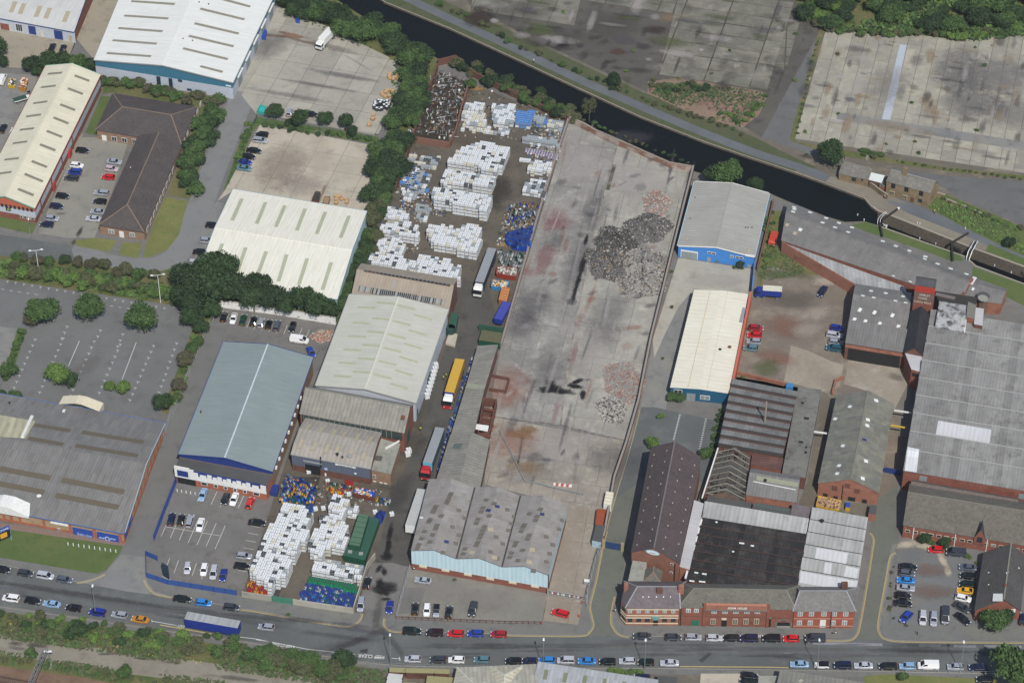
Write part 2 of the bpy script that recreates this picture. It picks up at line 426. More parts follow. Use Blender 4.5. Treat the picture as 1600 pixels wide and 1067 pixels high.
def win(B,fk,r,frame,pane,bars=1,name='window',px=True,label=None):
    u0,u1,v0,v1 = onrect(B.f[fk],r) if px else r
    w_ = slab(B,fk,u0,u1,v0,v1,.07,frame,name,label=label); k = min(.12,(u1-u0)*.12)
    n = bars; wd = (u1-u0-k*(n+1))/n
    for i in range(n):
        slab(B,fk,u0+k+i*(wd+k),u0+k+i*(wd+k)+wd,v0+k,v1-k,.1,pane,'pane',w_,t0=.05)
    return w_
def panel(B,fk,r,t,mat,name,px=True,parent=None,label=None):
    u0,u1,v0,v1 = onrect(B.f[fk],r) if px else r
    return slab(B,fk,u0,u1,v0,v1,t,mat,name,parent,label=label)
def strip(B,fk,x0,y0,x1,y1,wd,mat,name='rooflight',t=.07,label=None):
    f = B.f[fk]; o,u,v,n = f; p = hit(f,x0,y0); q = hit(f,x1,y1)
    p = o+u*p[0]+v*p[1]; q = o+u*q[0]+v*q[1]; d = (q-p); s = n.cross(d).normalized()*wd
    m = MB(); m.box(p-s/2,d,s,n*t,mat); return m.build(name,B.root,label=label)
def chimney(B,fk,px,py,sx,sy,hh,mat,pot=None,name='chimney'):
    f = B.f[fk]; p = hit(f,px,py); c = f[0]+f[1]*p[0]+f[2]*p[1]; u = f[1]; m = MB()
    m.cbox(c-ZV*.8,sx,sy,hh+.8,mat,math.atan2(u.y,u.x)); o = m.build(name,B.root)
    if pot:
        for k in (-1,1):
            m = MB(); m.cyl(c+ZV*hh+Vector((u.x,u.y,0))*k*sx*.25,.14,.45,pot,8,.11); m.build('chimney_pot',o)
    return o
def vent(B,fk,px,py,mat,r=.18,hh=.7):
    f = B.f[fk]; p = hit(f,px,py); c = f[0]+f[1]*p[0]+f[2]*p[1]; m = MB()
    m.cyl(c-ZV*.3,r,hh,mat,8); m.cyl(c+ZV*(hh-.3),r*1.7,.12,mat,8,r*.5); return m.build('roof_vent',B.root)
def text(s,face,px0,px1,mat,parent,name='lettering',depth=.03,hk=1.0,out=.06,up=1):
    """lettering between two pixel points (base line) on a face"""
    f = face; p = hit(f,*px0); q = hit(f,*px1); a = f[0]+f[1]*p[0]+f[2]*p[1]; b = f[0]+f[1]*q[0]+f[2]*q[1]
    return text3(s,a+f[3]*out,b+f[3]*out,f[3],mat,parent,name,depth,hk)
def text3(s,a,b,n,mat,parent,name='lettering',depth=.03,hk=1.0):
    cu = bpy.data.curves.new('lettering','FONT'); cu.body = s; cu.size = 1; cu.extrude = 0; cu.offset = .012
    to = bpy.data.objects.new('tmp',cu); me = bpy.data.meshes.new_from_object(to); bpy.data.objects.remove(to)
    co = np.array([v.co[:] for v in me.vertices]); x0,x1 = co[:,0].min(),co[:,0].max(); k = (b-a).length/(x1-x0)
    u = (b-a).normalized(); v = n.cross(u).normalized()
    if abs(n.z) < .5 and v.z < 0: v = -v
    o = org(parent)
    for i,vt in enumerate(me.vertices):
        w_ = a+u*((co[i,0]-x0)*k)+v*(co[i,1]*k*hk); vt.co = w_-o
    me.materials.clear(); me.materials.append(mat); me.update()
    ob = bpy.data.objects.new(name,me); COL.objects.link(ob)
    if parent: ob.parent = parent
    return ob
# ------------------------------------------------------------------ ground tools
LZ = [0.0]
def nz(): LZ[0] += .0009; return LZ[0]
def patch(name,pts,mat,z=None):
    m = MB(); m.poly([P(*p) if not isinstance(p,Vector) else p for p in pts],mat,nz() if z is None else z)
    return m.build(name,kind='structure')
def wpts(pts): return [P(*p) if not isinstance(p,Vector) else p.copy() for p in pts]
def ribbon(m,pts,wd,mat,z,off=0.):
    pts = [drop(p,z) for p in wpts(pts)]; n = len(pts); L_,R_ = [],[]
    for i in range(n):
        d = (pts[min(i+1,n-1)]-pts[max(i-1,0)]).normalized(); s = d.cross(ZV)
        L_.append(pts[i]+s*(off-wd/2)); R_.append(pts[i]+s*(off+wd/2))
    for i in range(n-1): m.face([R_[i],R_[i+1],L_[i+1],L_[i]],mat,[(p.x,p.y) for p in (R_[i],R_[i+1],L_[i+1],L_[i])])
def smooth(pts,k=4):
    p = [Vector((x,y)) for x,y in pts]; out = []
    for i in range(len(p)-1):
        p0,p1,p2,p3 = p[max(i-1,0)],p[i],p[i+1],p[min(i+2,len(p)-1)]
        for j in range(k):
            t = j/k; q = .5*((2*p1)+(-p0+p2)*t+(2*p0-5*p1+4*p2-p3)*t*t+(-p0+3*p1-3*p2+p3)*t**3); out.append((q.x,q.y))
    out.append(tuple(p[-1])); return out
def lines(name,runs,wd,mat,z=None,off=0.,kind='structure'):
    m = MB(); z = z if z is not None else nz()
    for r in runs: ribbon(m,r,wd,mat,z,off)
    return m.build(name,kind=kind)
def kerb(pts,mat,flip=1):
    m = MB(); w_ = wpts(pts)
    for i in range(len(w_)-1):
        m.bar(drop(w_[i],.05),drop(w_[i+1],.05),.16,mat,.14)
    return m.build('kerb',kind='structure')
def pad(name,poly,mats,su,sv,axis,gap=.05,z=None,hgt=.02,jit=.02,base=None,wob=0.):
    """concrete bay laid as separate slabs with recessed joints; the joint bed is the parent"""
    z = nz() if z is None else z; W = [drop(p,0) for p in wpts(poly)]
    m = MB(); m.poly(W,base or mats[0],z); root = m.build(name,kind='structure')
    o = P(*axis[0]); u = (P(*axis[1])-o).normalized(); v = ZV.cross(u)
    us = [(p-o).dot(u) for p in W]; vs = [(p-o).dot(v) for p in W]
    rr = random.Random(int(su*91+len(poly)))
    i0,i1,j0,j1 = math.floor(min(us)/su),math.ceil(max(us)/su),math.floor(min(vs)/sv),math.ceil(max(vs)/sv)
    for i in range(i0,i1):
        sh = rr.uniform(-wob,wob)*sv
        for j in range(j0,j1):
            q = [o+u*(i*su+gap/2)+v*(j*sv+gap/2+sh),o+u*((i+1)*su-gap/2)+v*(j*sv+gap/2+sh),o+u*((i+1)*su-gap/2)+v*((j+1)*sv-gap/2+sh),o+u*(i*su+gap/2)+v*((j+1)*sv-gap/2+sh)]
            cpo = clip(W,q)
            if len(cpo) < 3: continue
            ar = abs(sum(cpo[k][0]*cpo[(k+1) % len(cpo)][1]-cpo[(k+1) % len(cpo)][0]*cpo[k][1] for k in range(len(cpo))))/2
            if ar < 1.5: continue
            mm = MB(); zz = z+hgt+rr.uniform(0,jit)*.5; mt = mats[rr.randrange(len(mats))]; pp = [Vector((x,y,zz)) for x,y in cpo]
            mm.face(pp,mt,[(p.x,p.y) for p in pp])
            for k in range(len(pp)):
                e,f_ = pp[k],pp[(k+1) % len(pp)]; mm.quad(drop(e,z-.01),drop(f_,z-.01),f_,e,mt)
            mm.build('concrete_slab',root)
    return root
def wallrun(name,label,cat,pts,h,t,mat,cope=None,base=0.,group=None,top=None):
    """free-standing wall along pixel points (its foot), one part per straight piece plus coping"""
    w_ = [drop(p,0) for p in wpts(pts)]; root = thing(name,label,cat,w_[len(w_)//2],group)
    for i in range(len(w_)-1):
        a,b = w_[i],w_[i+1]; m = MB(); s = (b-a).normalized().cross(ZV)*t
        if top: h0,h1 = top[i],top[i+1]
        else: h0 = h1 = h
        m.quad(a+s/2,b+s/2,b+s/2+ZV*h1,a+s/2+ZV*h0,mat); m.quad(b-s/2,a-s/2,a-s/2+ZV*h0,b-s/2+ZV*h1,mat)
        m.quad(a+s/2+ZV*h0,b+s/2+ZV*h1,b-s/2+ZV*h1,a-s/2+ZV*h0,cope or mat)
        m.quad(a-s/2,a+s/2,a+s/2+ZV*h0,a-s/2+ZV*h0,mat); m.quad(b+s/2,b-s/2,b-s/2+ZV*h1,b+s/2+ZV*h1,mat)
        m.build('wall_section',root)
        if cope and not top:
            m = MB(); m.bar(a+ZV*(h+.05),b+ZV*(h+.05),t+.1,cope,.1); m.build('coping',root)
    return root
def fence(label,pts,h,mat,panelm=None,sp=3.0,pale=.0,group=None,name='fence',post=.12,rails=2,solid=False):
    w_ = [drop(p,0) for p in wpts(pts)]; root = thing(name,label,'fence',w_[0],group)
    for i in range(len(w_)-1):
        a,b = w_[i],w_[i+1]; L_ = (b-a).length; n = max(1,round(L_/sp)); d = (b-a)/n
        for k in range(n):
            p = a+d*k; m = MB(); m.cbox(p,post,post,h,mat,math.atan2(d.y,d.x)); m.build('post',root)
            m = MB(); q = p+d
            if solid:
                s = d.normalized().cross(ZV)*.05; m.box(p+ZV*.08-s/2+d*.03,d*.94,s,ZV*(h-.12),panelm or mat)
            else:
                for r in range(rails): zz = h*(.2+.7*r/max(1,rails-1)); m.bar(p+ZV*zz,q+ZV*zz,.06,panelm or mat)
                if pale:
                    npl = int(d.length/pale)
                    for r in range(npl): pp = p+d*((r+.5)/npl); m.bar(pp+ZV*.05,pp+ZV*(h),.07,panelm or mat,.03)
            m.build('fence_panel',root)
    m = MB(); m.cbox(w_[-1],post,post,h,mat); m.build('post',root)
    return root
# ------------------------------------------------------------------ materials used widely
ASPH = ground('asphalt_road',hx('#626466'),hx('#585a5c'),hx('#6c6d6f'),.05,1.2,grain=.10)
ASPH2 = ground('asphalt_yard',hx('#6a6767'),hx('#757171'),hx('#5c5957'),.07,1.0,grain=.16)
ASPHD = ground('asphalt_dark',hx('#3c3a38'),hx('#4a4744'),hx('#2f2c2b'),.06,.8,grain=.25)
ASPHL = ground('asphalt_pale',hx('#77767a'),hx('#85827f'),hx('#6a696b'),.06,.9,grain=.14)
PAVE = ground('pavement_asphalt',hx('#6b6a6d'),hx('#75736f'),hx('#5d5c5f'),.1,1.1,grain=.14)
EARTH = ground('bare_earth',hx('#8a7d70'),hx('#6f6358'),hx('#5f6a45'),.06,.6,grain=.3)
GRAVEL = ground('gravel_earth',hx('#6f675f'),hx('#5d5750'),hx('#857b6f'),.05,.7,grain=.25)
GRASS = ground('grass',hx('#4f6038'),hx('#5c653e'),hx('#45562f'),.07,1.3,grain=.25)
GRASSD = ground('dry_grass',hx('#77754a'),hx('#66693f'),hx('#586b35'),.12,1.0,grain=.22)
SCRUB = ground('scrub_ground',hx('#4b5a31'),hx('#6b6548'),hx('#7a6a50'),.08,.9,grain=.4)
CONC = ground('concrete_pale',hx('#a69c92'),hx('#b3a99d'),hx('#948a82'),.07,.5,rnd=.05,grain=.12)
CONC2 = ground('concrete_pale_cool',hx('#9a958f'),hx('#a8a199'),hx('#8b8580'),.07,.5,rnd=.06,grain=.14)
CONCD = ground('concrete_grimy',hx('#8a8483'),hx('#7a7575'),hx('#9a9390'),.045,.4,rnd=.05,grain=.2)
CONCD2 = ground('concrete_dark',hx('#6f6c6f'),hx('#7c7677'),hx('#605d60'),.05,.4,rnd=.06,grain=.2)
CONCD3 = ground('concrete_grimy_b',hx('#85807f'),hx('#767171'),hx('#958e8b'),.045,.4,rnd=.03,grain=.2)
CONCP = ground('concrete_pinkish',hx('#948a82'),hx('#85796f'),hx('#a0978f'),.07,.5,rnd=.05,grain=.18)
CONCR = ground('concrete_old_rough',hx('#7c7870'),hx('#5d5a55'),hx('#837d73'),.09,.35,rnd=.08,grain=.35)
CONCB = ground('concrete_beige',hx('#9f988e'),hx('#8c8780'),hx('#aca59a'),.08,.4,rnd=.09,grain=.24)
CONCB2 = ground('concrete_beige_b',hx('#989189'),hx('#86817b'),hx('#a59d93'),.08,.4,rnd=.06,grain=.24)
CONCR2 = ground('concrete_rough_b',hx('#86817a'),hx('#66625c'),hx('#8c867b'),.09,.35,rnd=.06,grain=.35)
CONC4 = ground('concrete_cool_b',hx('#918c86'),hx('#9e9891'),hx('#827d79'),.07,.5,rnd=.04,grain=.14)
JOINT = ground('joint_dirt',hx('#4d4944'),hx('#5a554d'),hx('#4a5538'),.2,.8,grain=.3)
WHITEP = plain('road_paint_white',hx('#c9c8c4'),.8)
YELP = plain('road_paint_yellow',hx('#b5a06b'),.8)
YELF = plain('road_paint_faded',hx('#9a9275'),.85)
KERB = plain('kerb_stone',hx('#8b8882'),.9)
# ------------------------------------------------------------------ base ground, canal
SB = [(300,-150),(500,-15),(560,22),(625,62),(700,100),(790,140),(890,190),(985,232),(1085,268),(1200,301),(1232,315),(1290,338),(1320,347),(1350,346),(1372,352),(1380,355),(1444,378),(1510,401),(1525,415),(1600,443),(1760,505)]
NB = [(430,-150),(575,-15),(600,6),(700,46),(800,98),(900,146),(1000,199),(1100,252),(1200,296),(1240,268),(1282,285),(1350,310),(1361,323),(1372,331),(1392,338),(1490,377),(1520,389),(1600,418),(1790,492)]
NB = [(430,-150),(575,-15),(600,4),(700,44),(800,92),(900,140),(1000,192),(1100,243),(1160,270),(1225,268),(1282,284),(1350,310),(1361,323),(1372,331),(1392,338),(1490,377),(1520,389),(1600,418),(1790,492)]
NB = [(430,-150),(575,-15),(601,4),(700,44),(800,90),(900,137),(1000,183),(1100,222),(1170,246),(1237,268),(1282,284),(1350,310),(1361,323),(1372,331),(1392,338),(1490,377),(1520,389),(1600,418),(1790,492)]
FAR = 1400
sbw = [drop(P(*p),0) for p in SB]; nbw = [drop(P(*p),0) for p in NB]
sbw = [Vector((-FAR,sbw[0].y+900,0))]+sbw+[Vector((FAR,sbw[-1].y-420,0))]
nbw = [Vector((-FAR,nbw[0].y+960,0))]+nbw+[Vector((FAR,nbw[-1].y-400,0))]
m = MB(); m.poly(sbw+[Vector((FAR,-FAR,0)),Vector((-FAR,-FAR,0))],ASPH2,0); m.build('ground',kind='structure')
m = MB(); m.poly(nbw+[Vector((FAR,FAR*1.3,0)),Vector((-FAR,FAR*1.3,0))],GRAVEL,0); m.build('far_bank_ground',kind='structure')
STONEB = brick('bank_stone',hx('#6f6558'),hx('#544c44'),(.12,.11,.1),.6,.3)
m = MB()
for L_,zb in ((sbw,-5),(nbw,-5)):
    for i in range(len(L_)-1): m.quad(drop(L_[i],zb),drop(L_[i+1],zb),drop(L_[i+1],0),drop(L_[i],0),STONEB)
m.build('canal_bank',kind='structure')
t = NT('canal_water'); t.b.inputs['Base Color'].default_value = (.006,.008,.009,1); t.b.inputs['Roughness'].default_value = .07
t.b.inputs['Specular IOR Level'].default_value = .12
t.bump(t.noise(t.pos(),.5,4),.15,.05); WATER = t.m
t = NT('lock_foam'); t.b.inputs['Base Color'].default_value = (.6,.66,.66,1); t.b.inputs['Roughness'].default_value = .6; FOAM = t.m
up_w = [drop(P(*p),-.9) for p in [(250,-160),(480,-160),(640,0),(1400,300),(1386,346),(1378,360),(1180,340),(480,20)]]
up_w = sbw[:16]; lo = nbw[:14]
def water(name,A,Bp,z):
    m = MB(); q = [drop(p,z) for p in A]+[drop(p,z) for p in Bp[::-1]]; m.poly(q,WATER,z); return m.build(name,kind='structure')
iS,iN = 16,15
water('canal_water',[p+Vector((0,-1.5,0)) for p in sbw[:iS]],[p+Vector((0,1.5,0)) for p in nbw[:iN]],-.7)
water('lock_water',[p+Vector((0,-1.5,0)) for p in sbw[iS-1:]],[p+Vector((0,1.5,0)) for p in nbw[iN-1:]],-3.9)
COPE = plain('coping_stone',hx('#968d80'),.9)
lines('canal_coping',[SB[1:14]],.5,plain('bank_edge',hx('#6b6a55'),.95),.03,.3)
lines('canal_coping',[NB[1:14]],.35,COPE,.03,-.2)
lines('lock_coping',[SB[14:]],.55,COPE,.12,.3); lines('lock_coping',[NB[12:]],.7,COPE,.12,-.35)
# towpath and far bank
patch('towpath_verge',[NB[1],*NB[2:10],(1278,262),(1240,246),(1180,215),(1100,180),(1000,143),(900,97),(800,50),(700,5),(672,-15)],ground('verge_dull',hx('#4a5038'),hx('#565843'),hx('#3f4a30'),.09,1.1,grain=.3))
lines('towpath',[smooth([(610,-15),(700,28),(800,74),(900,122),(1000,166),(1100,208),(1180,239),(1250,262),(1310,285),(1365,300),(1420,322),(1490,352),(1560,384),(1640,415)])],3.6,ground('towpath_surface',hx('#5d5f66'),hx('#676970'),None,.1,1.2,grain=.08))
patch('lock_apron',[(1298,276),(1330,283),(1392,306),(1424,322),(1494,352),(1545,382),(1540,392),(1490,376),(1392,337),(1372,330),(1361,322),(1352,309),(1290,284)],ground('lock_paving',hx('#857d72'),hx('#777069'),None,.1,.9,grain=.2))
patch('towpath_widening',[(1384,313),(1424,320),(1495,350),(1555,383),(1600,396),(1600,408),(1500,365),(1420,334)],ground('towpath_surface',hx('#5d5f66'),hx('#676970')))
patch('lock_lawn',[(1380,357),(1372,353),(1352,347),(1330,352),(1352,362),(1385,372),(1460,398),(1486,408),(1506,407),(1500,399),(1444,379)],GRASS)
patch('lock_lawn',[(1520,417),(1600,445),(1700,480),(1700,530),(1600,478),(1518,436)],GRASS)
patch('bank_grass',[(1448,324),(1462,300),(1480,305),(1530,326),(1600,356),(1660,380),(1660,430),(1600,400),(1560,382),(1500,352)],GRASS)
patch('bank_grass',[(1545,381),(1600,404),(1640,420),(1640,432),(1600,416),(1540,392)],GRASS)
patch('derelict_road',[(1190,60),(1275,55),(1236,218),(1330,255),(1480,275),(1700,290),(1700,400),(1600,354),(1500,310),(1462,286),(1380,262),(1310,252),(1262,240),(1190,214),(1160,195),(1200,140)],ground('derelict_asphalt',hx('#605f61'),hx('#6a686a'),hx('#565556'),.06,1.0,grain=.12))  # asphalt colours lowered to carry the shadow of a passing cloud
patch('derelict_yard',[(700,-60),(1290,-60),(1280,50),(1190,215),(1150,190),(1060,150),(1010,143),(900,93),(800,45),(735,10)],ground('derelict_asphalt_brown',hx('#524e4c'),hx('#5e5955'),hx('#423e3b'),.05,.9,grain=.22))  # cloud shadow put into these base colours, darker than the bare asphalt
patch('rough_grass',[(1012,128),(1062,122),(1190,143),(1199,150),(1186,180),(1160,200),(1100,186),(1050,164),(1012,146)],ground('rubble_weeds',hx('#8d7468'),hx('#7d6a5f'),hx('#44552c'),.1,.7,grain=.3))
patch('woodland_floor',[(1225,-80),(1232,-10),(1275,40),(1300,55),(1400,58),(1520,62),(1640,52),(1700,-80)],SCRUB)
patch('scrub_strip',[(1233,220),(1281,45),(1288,44),(1243,222),(1300,232),(1480,262),(1700,285),(1700,290),(1480,268),(1300,242)],SCRUB)
# concrete bays of the derelict site
P1 = [(1242,217),(1690,284),(1700,62),(1600,54),(1500,62),(1440,56),(1380,57),(1290,45)]
pad('concrete_yard',P1,[CONCB,CONCB,CONCB2],4.6,21,[(1242,217),(1400,240)],gap=.13,base=JOINT,jit=.05,wob=.35)
patch('asphalt_band',[(1309,176),(1307,187),(1600,236),(1600,222)],ASPHL,.09)
patch('painted_band',[(1406,70),(1417,71),(1391,188),(1378,187)],plain('pale_screed',hx('#a9b0b9'),.9),.085)
patch('white_patch',[(1417,78),(1430,78),(1423,108),(1411,107)],CONC,.088)
pad('raised_platform',[(1029,117),(1198,143),(1240,5),(1062,-12)],[CONCR,CONCR,CONCR2],15,6.8,[(1029,117),(1198,143)],gap=.45,base=JOINT,jit=.1,wob=.2,hgt=.25)
pad('raised_platform',[(735,16),(897,41),(908,-4),(745,-30)],[CONCR],9,8,[(735,16),(897,41)],gap=.3,base=JOINT,hgt=.15)
pad('raised_platform',[(912,-30),(905,0),(1050,22),(1062,-12)],[CONCR],9,6,[(905,0),(1050,22)],gap=.4,base=JOINT,hgt=.12)
pad('raised_platform',[(1250,33),(1228,110),(1195,102),(1200,60)],[CONCR],6,5,[(1200,60),(1250,63)],gap=.4,base=JOINT,hgt=.12)
# ------------------------------------------------------------------ top left yards
patch('site_road',[(436,-20),(150,-20),(100,110),(0,105),(-60,100),(-60,20),(120,62),(148,95),(430,0)],ground('concrete_road',hx('#8f867a'),hx('#9c9285'),hx('#7f766c'),.06,.7,grain=.12),nz())
pad('delivery_yard',[(425,8),(470,22),(618,95),(622,150),(590,212),(400,178),(370,140)],[CONC2,CONC2,CONC4],8,10,[(400,178),(590,210)],gap=.12,base=JOINT,jit=.01)
pad('storage_yard',[(406,196),(500,212),(596,230),(592,270),(574,332),(366,297),(340,314),(352,297)],[CONC,CONC],9,8.5,[(366,297),(574,332)],gap=.1,base=JOINT,jit=.01)
EST = ground('estate_road',hx('#77777a'),hx('#7e7d7f'),hx('#6e6d70'),.06,1.1,grain=.08)
lines('access_road',[smooth([(424,28),(392,120),(365,185),(335,262),(310,330),(288,385),(255,412),(215,416),(165,404),(110,392)])],8.0,EST)
patch('estate_road',[(110,384),(118,410),(-80,372),(-80,352),(0,366)],ASPH)
patch('road_patch',[(-80,352),(-80,400),(20,402),(100,412),(112,390)],ASPH)
patch('verge_path',[(0,357),(55,372),(83,372),(70,378),(0,364),(-60,352),(-60,345)],PAVE)
patch('verge_path',[(128,378),(165,397),(210,404),(245,400),(262,388),(272,368),(290,320),(335,215),(325,212),(250,385),(215,392),(170,386)],PAVE)
CP = ground('car_park_asphalt',hx('#827e79'),hx('#8b8781'),hx('#74716d'),.06,1.0,grain=.1)
patch('car_park',[(150,215),(200,222),(175,300),(148,372),(105,372),(60,365),(70,340),(120,225),(128,215)],CP)
patch('car_park',[(-60,110),(60,118),(38,180),(-10,260),(-60,300)],ASPHL)
patch('lawn',[(158,150),(178,152),(150,212),(133,208)],GRASS)
patch('lawn',[(258,308),(293,314),(280,366),(262,390),(232,403),(222,402),(240,350)],GRASSD)
patch('lawn',[(113,376),(150,372),(183,376),(170,394),(120,385)],GRASSD)
patch('lawn',[(192,378),(222,381),(215,404),(185,398)],GRASSD)
patch('lawn',[(-40,335),(0,338),(58,350),(50,366),(0,355),(-40,348)],GRASS)
patch('lawn',[(330,345),(350,320),(362,300),(350,318)],GRASS)
patch('path',[(131,208),(120,230),(60,345),(55,345),(122,215)],plain('path_slab',hx('#8a8272')))
patch('verge',[(430,-5),(445,12),(560,60),(618,94),(617,99),(540,60),(470,32),(425,6)],GRASSD)
patch('verge',[(400,183),(590,214),(598,228),(500,210),(408,194),(396,204),(372,262),(362,290),(356,300),(350,296),(375,220)],GRASS)
patch('parking_apron',[(350,318),(335,355),(310,420),(300,415),(320,350),(338,315)],ASPHL)
# belts of green
patch('hedge_ground',[(-60,392),(20,402),(110,408),(170,418),(250,424),(300,410),(320,420),(530,480),(560,420),(640,150),(620,95),(450,15),(430,-20),(496,-20),(560,22),(625,62),(690,97),(680,110),(640,210),(600,320),(550,440),(530,508),(345,478),(300,560),(262,648),(248,640),(275,575),(310,480),(276,478),(0,436),(-60,425)],SCRUB)
patch('shrub_bed',[(162,118),(250,138),(340,152),(330,205),(318,240),(296,312),(260,306),(285,240),(310,180),(300,168),(175,145),(160,148)],SCRUB)
# left car park
LCP = ground('asphalt_bay',hx('#686769'),hx('#717072'),hx('#5f5e60'),.06,1.1,grain=.1)
patch('car_park',[(-80,425),(0,437),(276,478),(312,484),(280,570),(248,655),(130,632),(0,612),(-80,600)],LCP)
patch('side_lot',[(0,510),(28,514),(10,575),(-60,590),(-60,505)],ASPHL)
patch('hedge_bed',[(28,512),(42,514),(22,575),(-40,588),(-40,580),(10,570)],GRASS)
patch('lawn',[(-60,815),(0,824),(192,853),(185,868),(172,888),(150,897),(0,872),(-60,862)],GRASS)
patch('brick_path',[(-60,806),(0,816),(196,848),(193,853),(0,825),(-60,816)],plain('brick_paving',hx('#7c6a62')))
LANE = ground('lane_asphalt',hx('#6b6a6b'),hx('#737172'),hx('#626163'),.07,1.1,grain=.1)
patch('lane',[(262,648),(345,480),(362,484),(300,650),(268,740),(240,843),(228,862),(228,905),(160,898),(186,866),(212,830),(255,690)],LANE)
patch('customer_car_park',[(350,484),(520,514),(492,560),(426,745),(416,782),(278,752),(240,845),(230,868),(246,885),(372,915),(392,850),(470,650),(500,545)],ASPH2)
# ------------------------------------------------------------------ recycling yard and lane
YD = ground('yard_ground',hx('#57504a'),hx('#655d55'),hx('#47413c'),.06,.8,grain=.28)
patch('recycling_yard',[(684,112),(889,190),(782,545),(745,560),(730,620),(640,885),(580,880),(556,957),(378,930),(470,650),(548,462),(600,320)],YD)
patch('yard_lane',[(735,560),(728,612),(684,740),(640,885),(586,878),(612,770),(650,700),(690,560),(716,440),(760,440),(790,545)],ground('yard_lane_asphalt',hx('#4e4b4a'),hx('#595552'),hx('#403d3c'),.05,.9,grain=.22))
patch('yard_floor',[(455,745),(500,745),(490,800),(470,850),(430,945),(400,940)],ASPHD)
# central cleared site
P6 = [(889,192),(960,226),(1083,268),(1017,534),(997,634),(958,760),(950,800),(890,790),(757,757),(765,640),(782,545)]
AX = [(785,540),(888,192)]; CL1 = ground('slab_grimy_mottled',hx('#938e8b'),hx('#7b7776'),hx('#a8a29e'),.06,.55,rnd=.04,grain=.32); CL2 = ground('slab_grey_mottled',hx('#a19c96'),hx('#8b8682'),hx('#aca59e'),.07,.5,rnd=.04,grain=.26); CL3 = ground('slab_beige_old',hx('#978e87'),hx('#847c77'),hx('#a39a91'),.08,.5,rnd=.05,grain=.24)
pad('cleared_site',[(889,192),(964,229),(927,370),(889,560),(876,664),(762,650),(765,640),(782,545)],[CL1,CL1],11,7.5,AX,gap=.1,base=JOINT,jit=.006,wob=.3)
pad('cleared_site',[(964,229),(1083,268),(1017,534),(997,634),(984,690),(876,664),(889,560),(927,370)],[CL2,CL2],13,8.5,AX,gap=.1,base=JOINT,jit=.006,wob=.3)
pad('cleared_site',[(984,690),(958,760),(950,800),(890,790),(757,757),(762,650)],[CL3,CL3],7.5,6.2,AX,gap=.09,base=JOINT,jit=.008,wob=.2)
lines('slab_edge',[[(964,229),(927,370),(912,440),(889,560),(876,664)],[(762,650),(876,664),(984,690)]],.35,ground('broken_edge',hx('#a39a92'),hx('#5c5654'),hx('#8d5f58'),.3,.8,grain=.4),.15)
pad('gated_yard',[(886,786),(953,800),(930,860),(912,930),(903,976),(848,970),(856,910)],[CONCP,CONCP],6.5,7.5,[(848,970),(903,976)],gap=.08,base=JOINT,jit=.01)
patch('forecourt',[(628,885),(643,884),(856,925),(846,972),(620,962)],ground('forecourt_asphalt',hx('#77736f'),hx('#827d78'),hx('#6a6764'),.05,.8,grain=.14))
patch('forecourt_patch',[(632,918),(665,918),(655,955),(622,960)],ASPH2)
# main road
RT = smooth([(-60,872),(0,882),(60,894),(120,909)],2)
road = [(-120,865)]+RT+[(226,915),(270,932),(400,954),(540,977),(602,982),(629,986),(800,992),(910,993),(982,994),(1200,996),(1290,998),(1330,998),(1387,1000),(1600,1002),(1760,1003),(1760,1054),(1600,1051),(1400,1048),(1200,1045),(1060,1043),(800,1042),(625,1038),(555,1031),(400,1003),(200,974),(0,945),(-120,925)]
patch('main_road',road,ASPH)
patch('side_road',smooth([(550,975),(562,962),(566,952),(586,880),(640,887)],2)+[(620,960),(604,966),(601,975),(612,986),(580,990)],ASPH2)
patch('lane_mouth',[(120,909),(150,903),(163,896),(190,866),(228,870),(230,905),(240,922),(270,933),(200,924)],ASPHL)
SR = ground('side_street',hx('#63645f'),hx('#6b6b66'),hx('#595b58'),.07,1.0,grain=.08)
patch('side_street',[(910,993),(922,985),(926,972),(924,945),(935,900),(944,860),(958,790),(1000,645),(1030,650),(985,790),(975,880),(962,950),(957,970),(963,984),(982,994)],SR)
patch('side_street',[(1330,998),(1340,984),(1346,950),(1362,842),(1358,832),(1378,750),(1402,760),(1402,840),(1410,858),(1392,868),(1386,910),(1375,980),(1378,992),(1390,1000)],SR)
patch('lane_strip',[(1020,534),(1085,410),(1180,420),(1175,460),(1085,455),(1046,610),(1040,640),(1114,655),(1118,700),(1100,740),(1040,720),(1000,640)],ASPHL)
patch('rear_car_park',[(1002,636),(1022,636),(1116,656),(1122,690),(1108,760),(1040,720),(990,760),(960,780)],ASPH)
patch('blue_shed_yard',[(1060,403),(1176,421),(1168,460),(1085,452),(1060,480),(1040,520),(1022,560),(1020,530)],CONC2)
MY = ground('mill_yard_ground',hx('#6f655e'),hx('#7b7068'),hx('#8f857b'),.04,.6,grain=.28)
patch('mill_yard',[(1175,462),(1212,380),(1222,385),(1338,452),(1322,545),(1325,562),(1412,570),(1420,600),(1405,640),(1400,760),(1370,780),(1395,635),(1350,612),(1300,625),(1286,612),(1145,588),(1142,610),(1170,470)],MY)
patch('rough_grass',[(1200,330),(1222,330),(1215,385),(1250,405),(1300,430),(1260,430),(1200,415),(1188,450),(1182,445)],ground('yard_weeds',hx('#5b6638'),hx('#6e6448'),hx('#7a6b5a'),.1,.9,grain=.3))
patch('concrete_apron',[(1325,562),(1412,570),(1418,600),(1398,640),(1352,610),(1318,600),(1322,585)],CONCP)
patch('concrete_apron',[(1236,540),(1262,548),(1300,565),(1318,570),(1312,605),(1286,612),(1225,596)],ground('concrete_broken',hx('#9a8f84'),hx('#8b8077'),None,.1,.7,grain=.25))
patch('alley',[(1262,750),(1286,612),(1300,622),(1276,775),(1268,800),(1245,795)],GRAVEL)
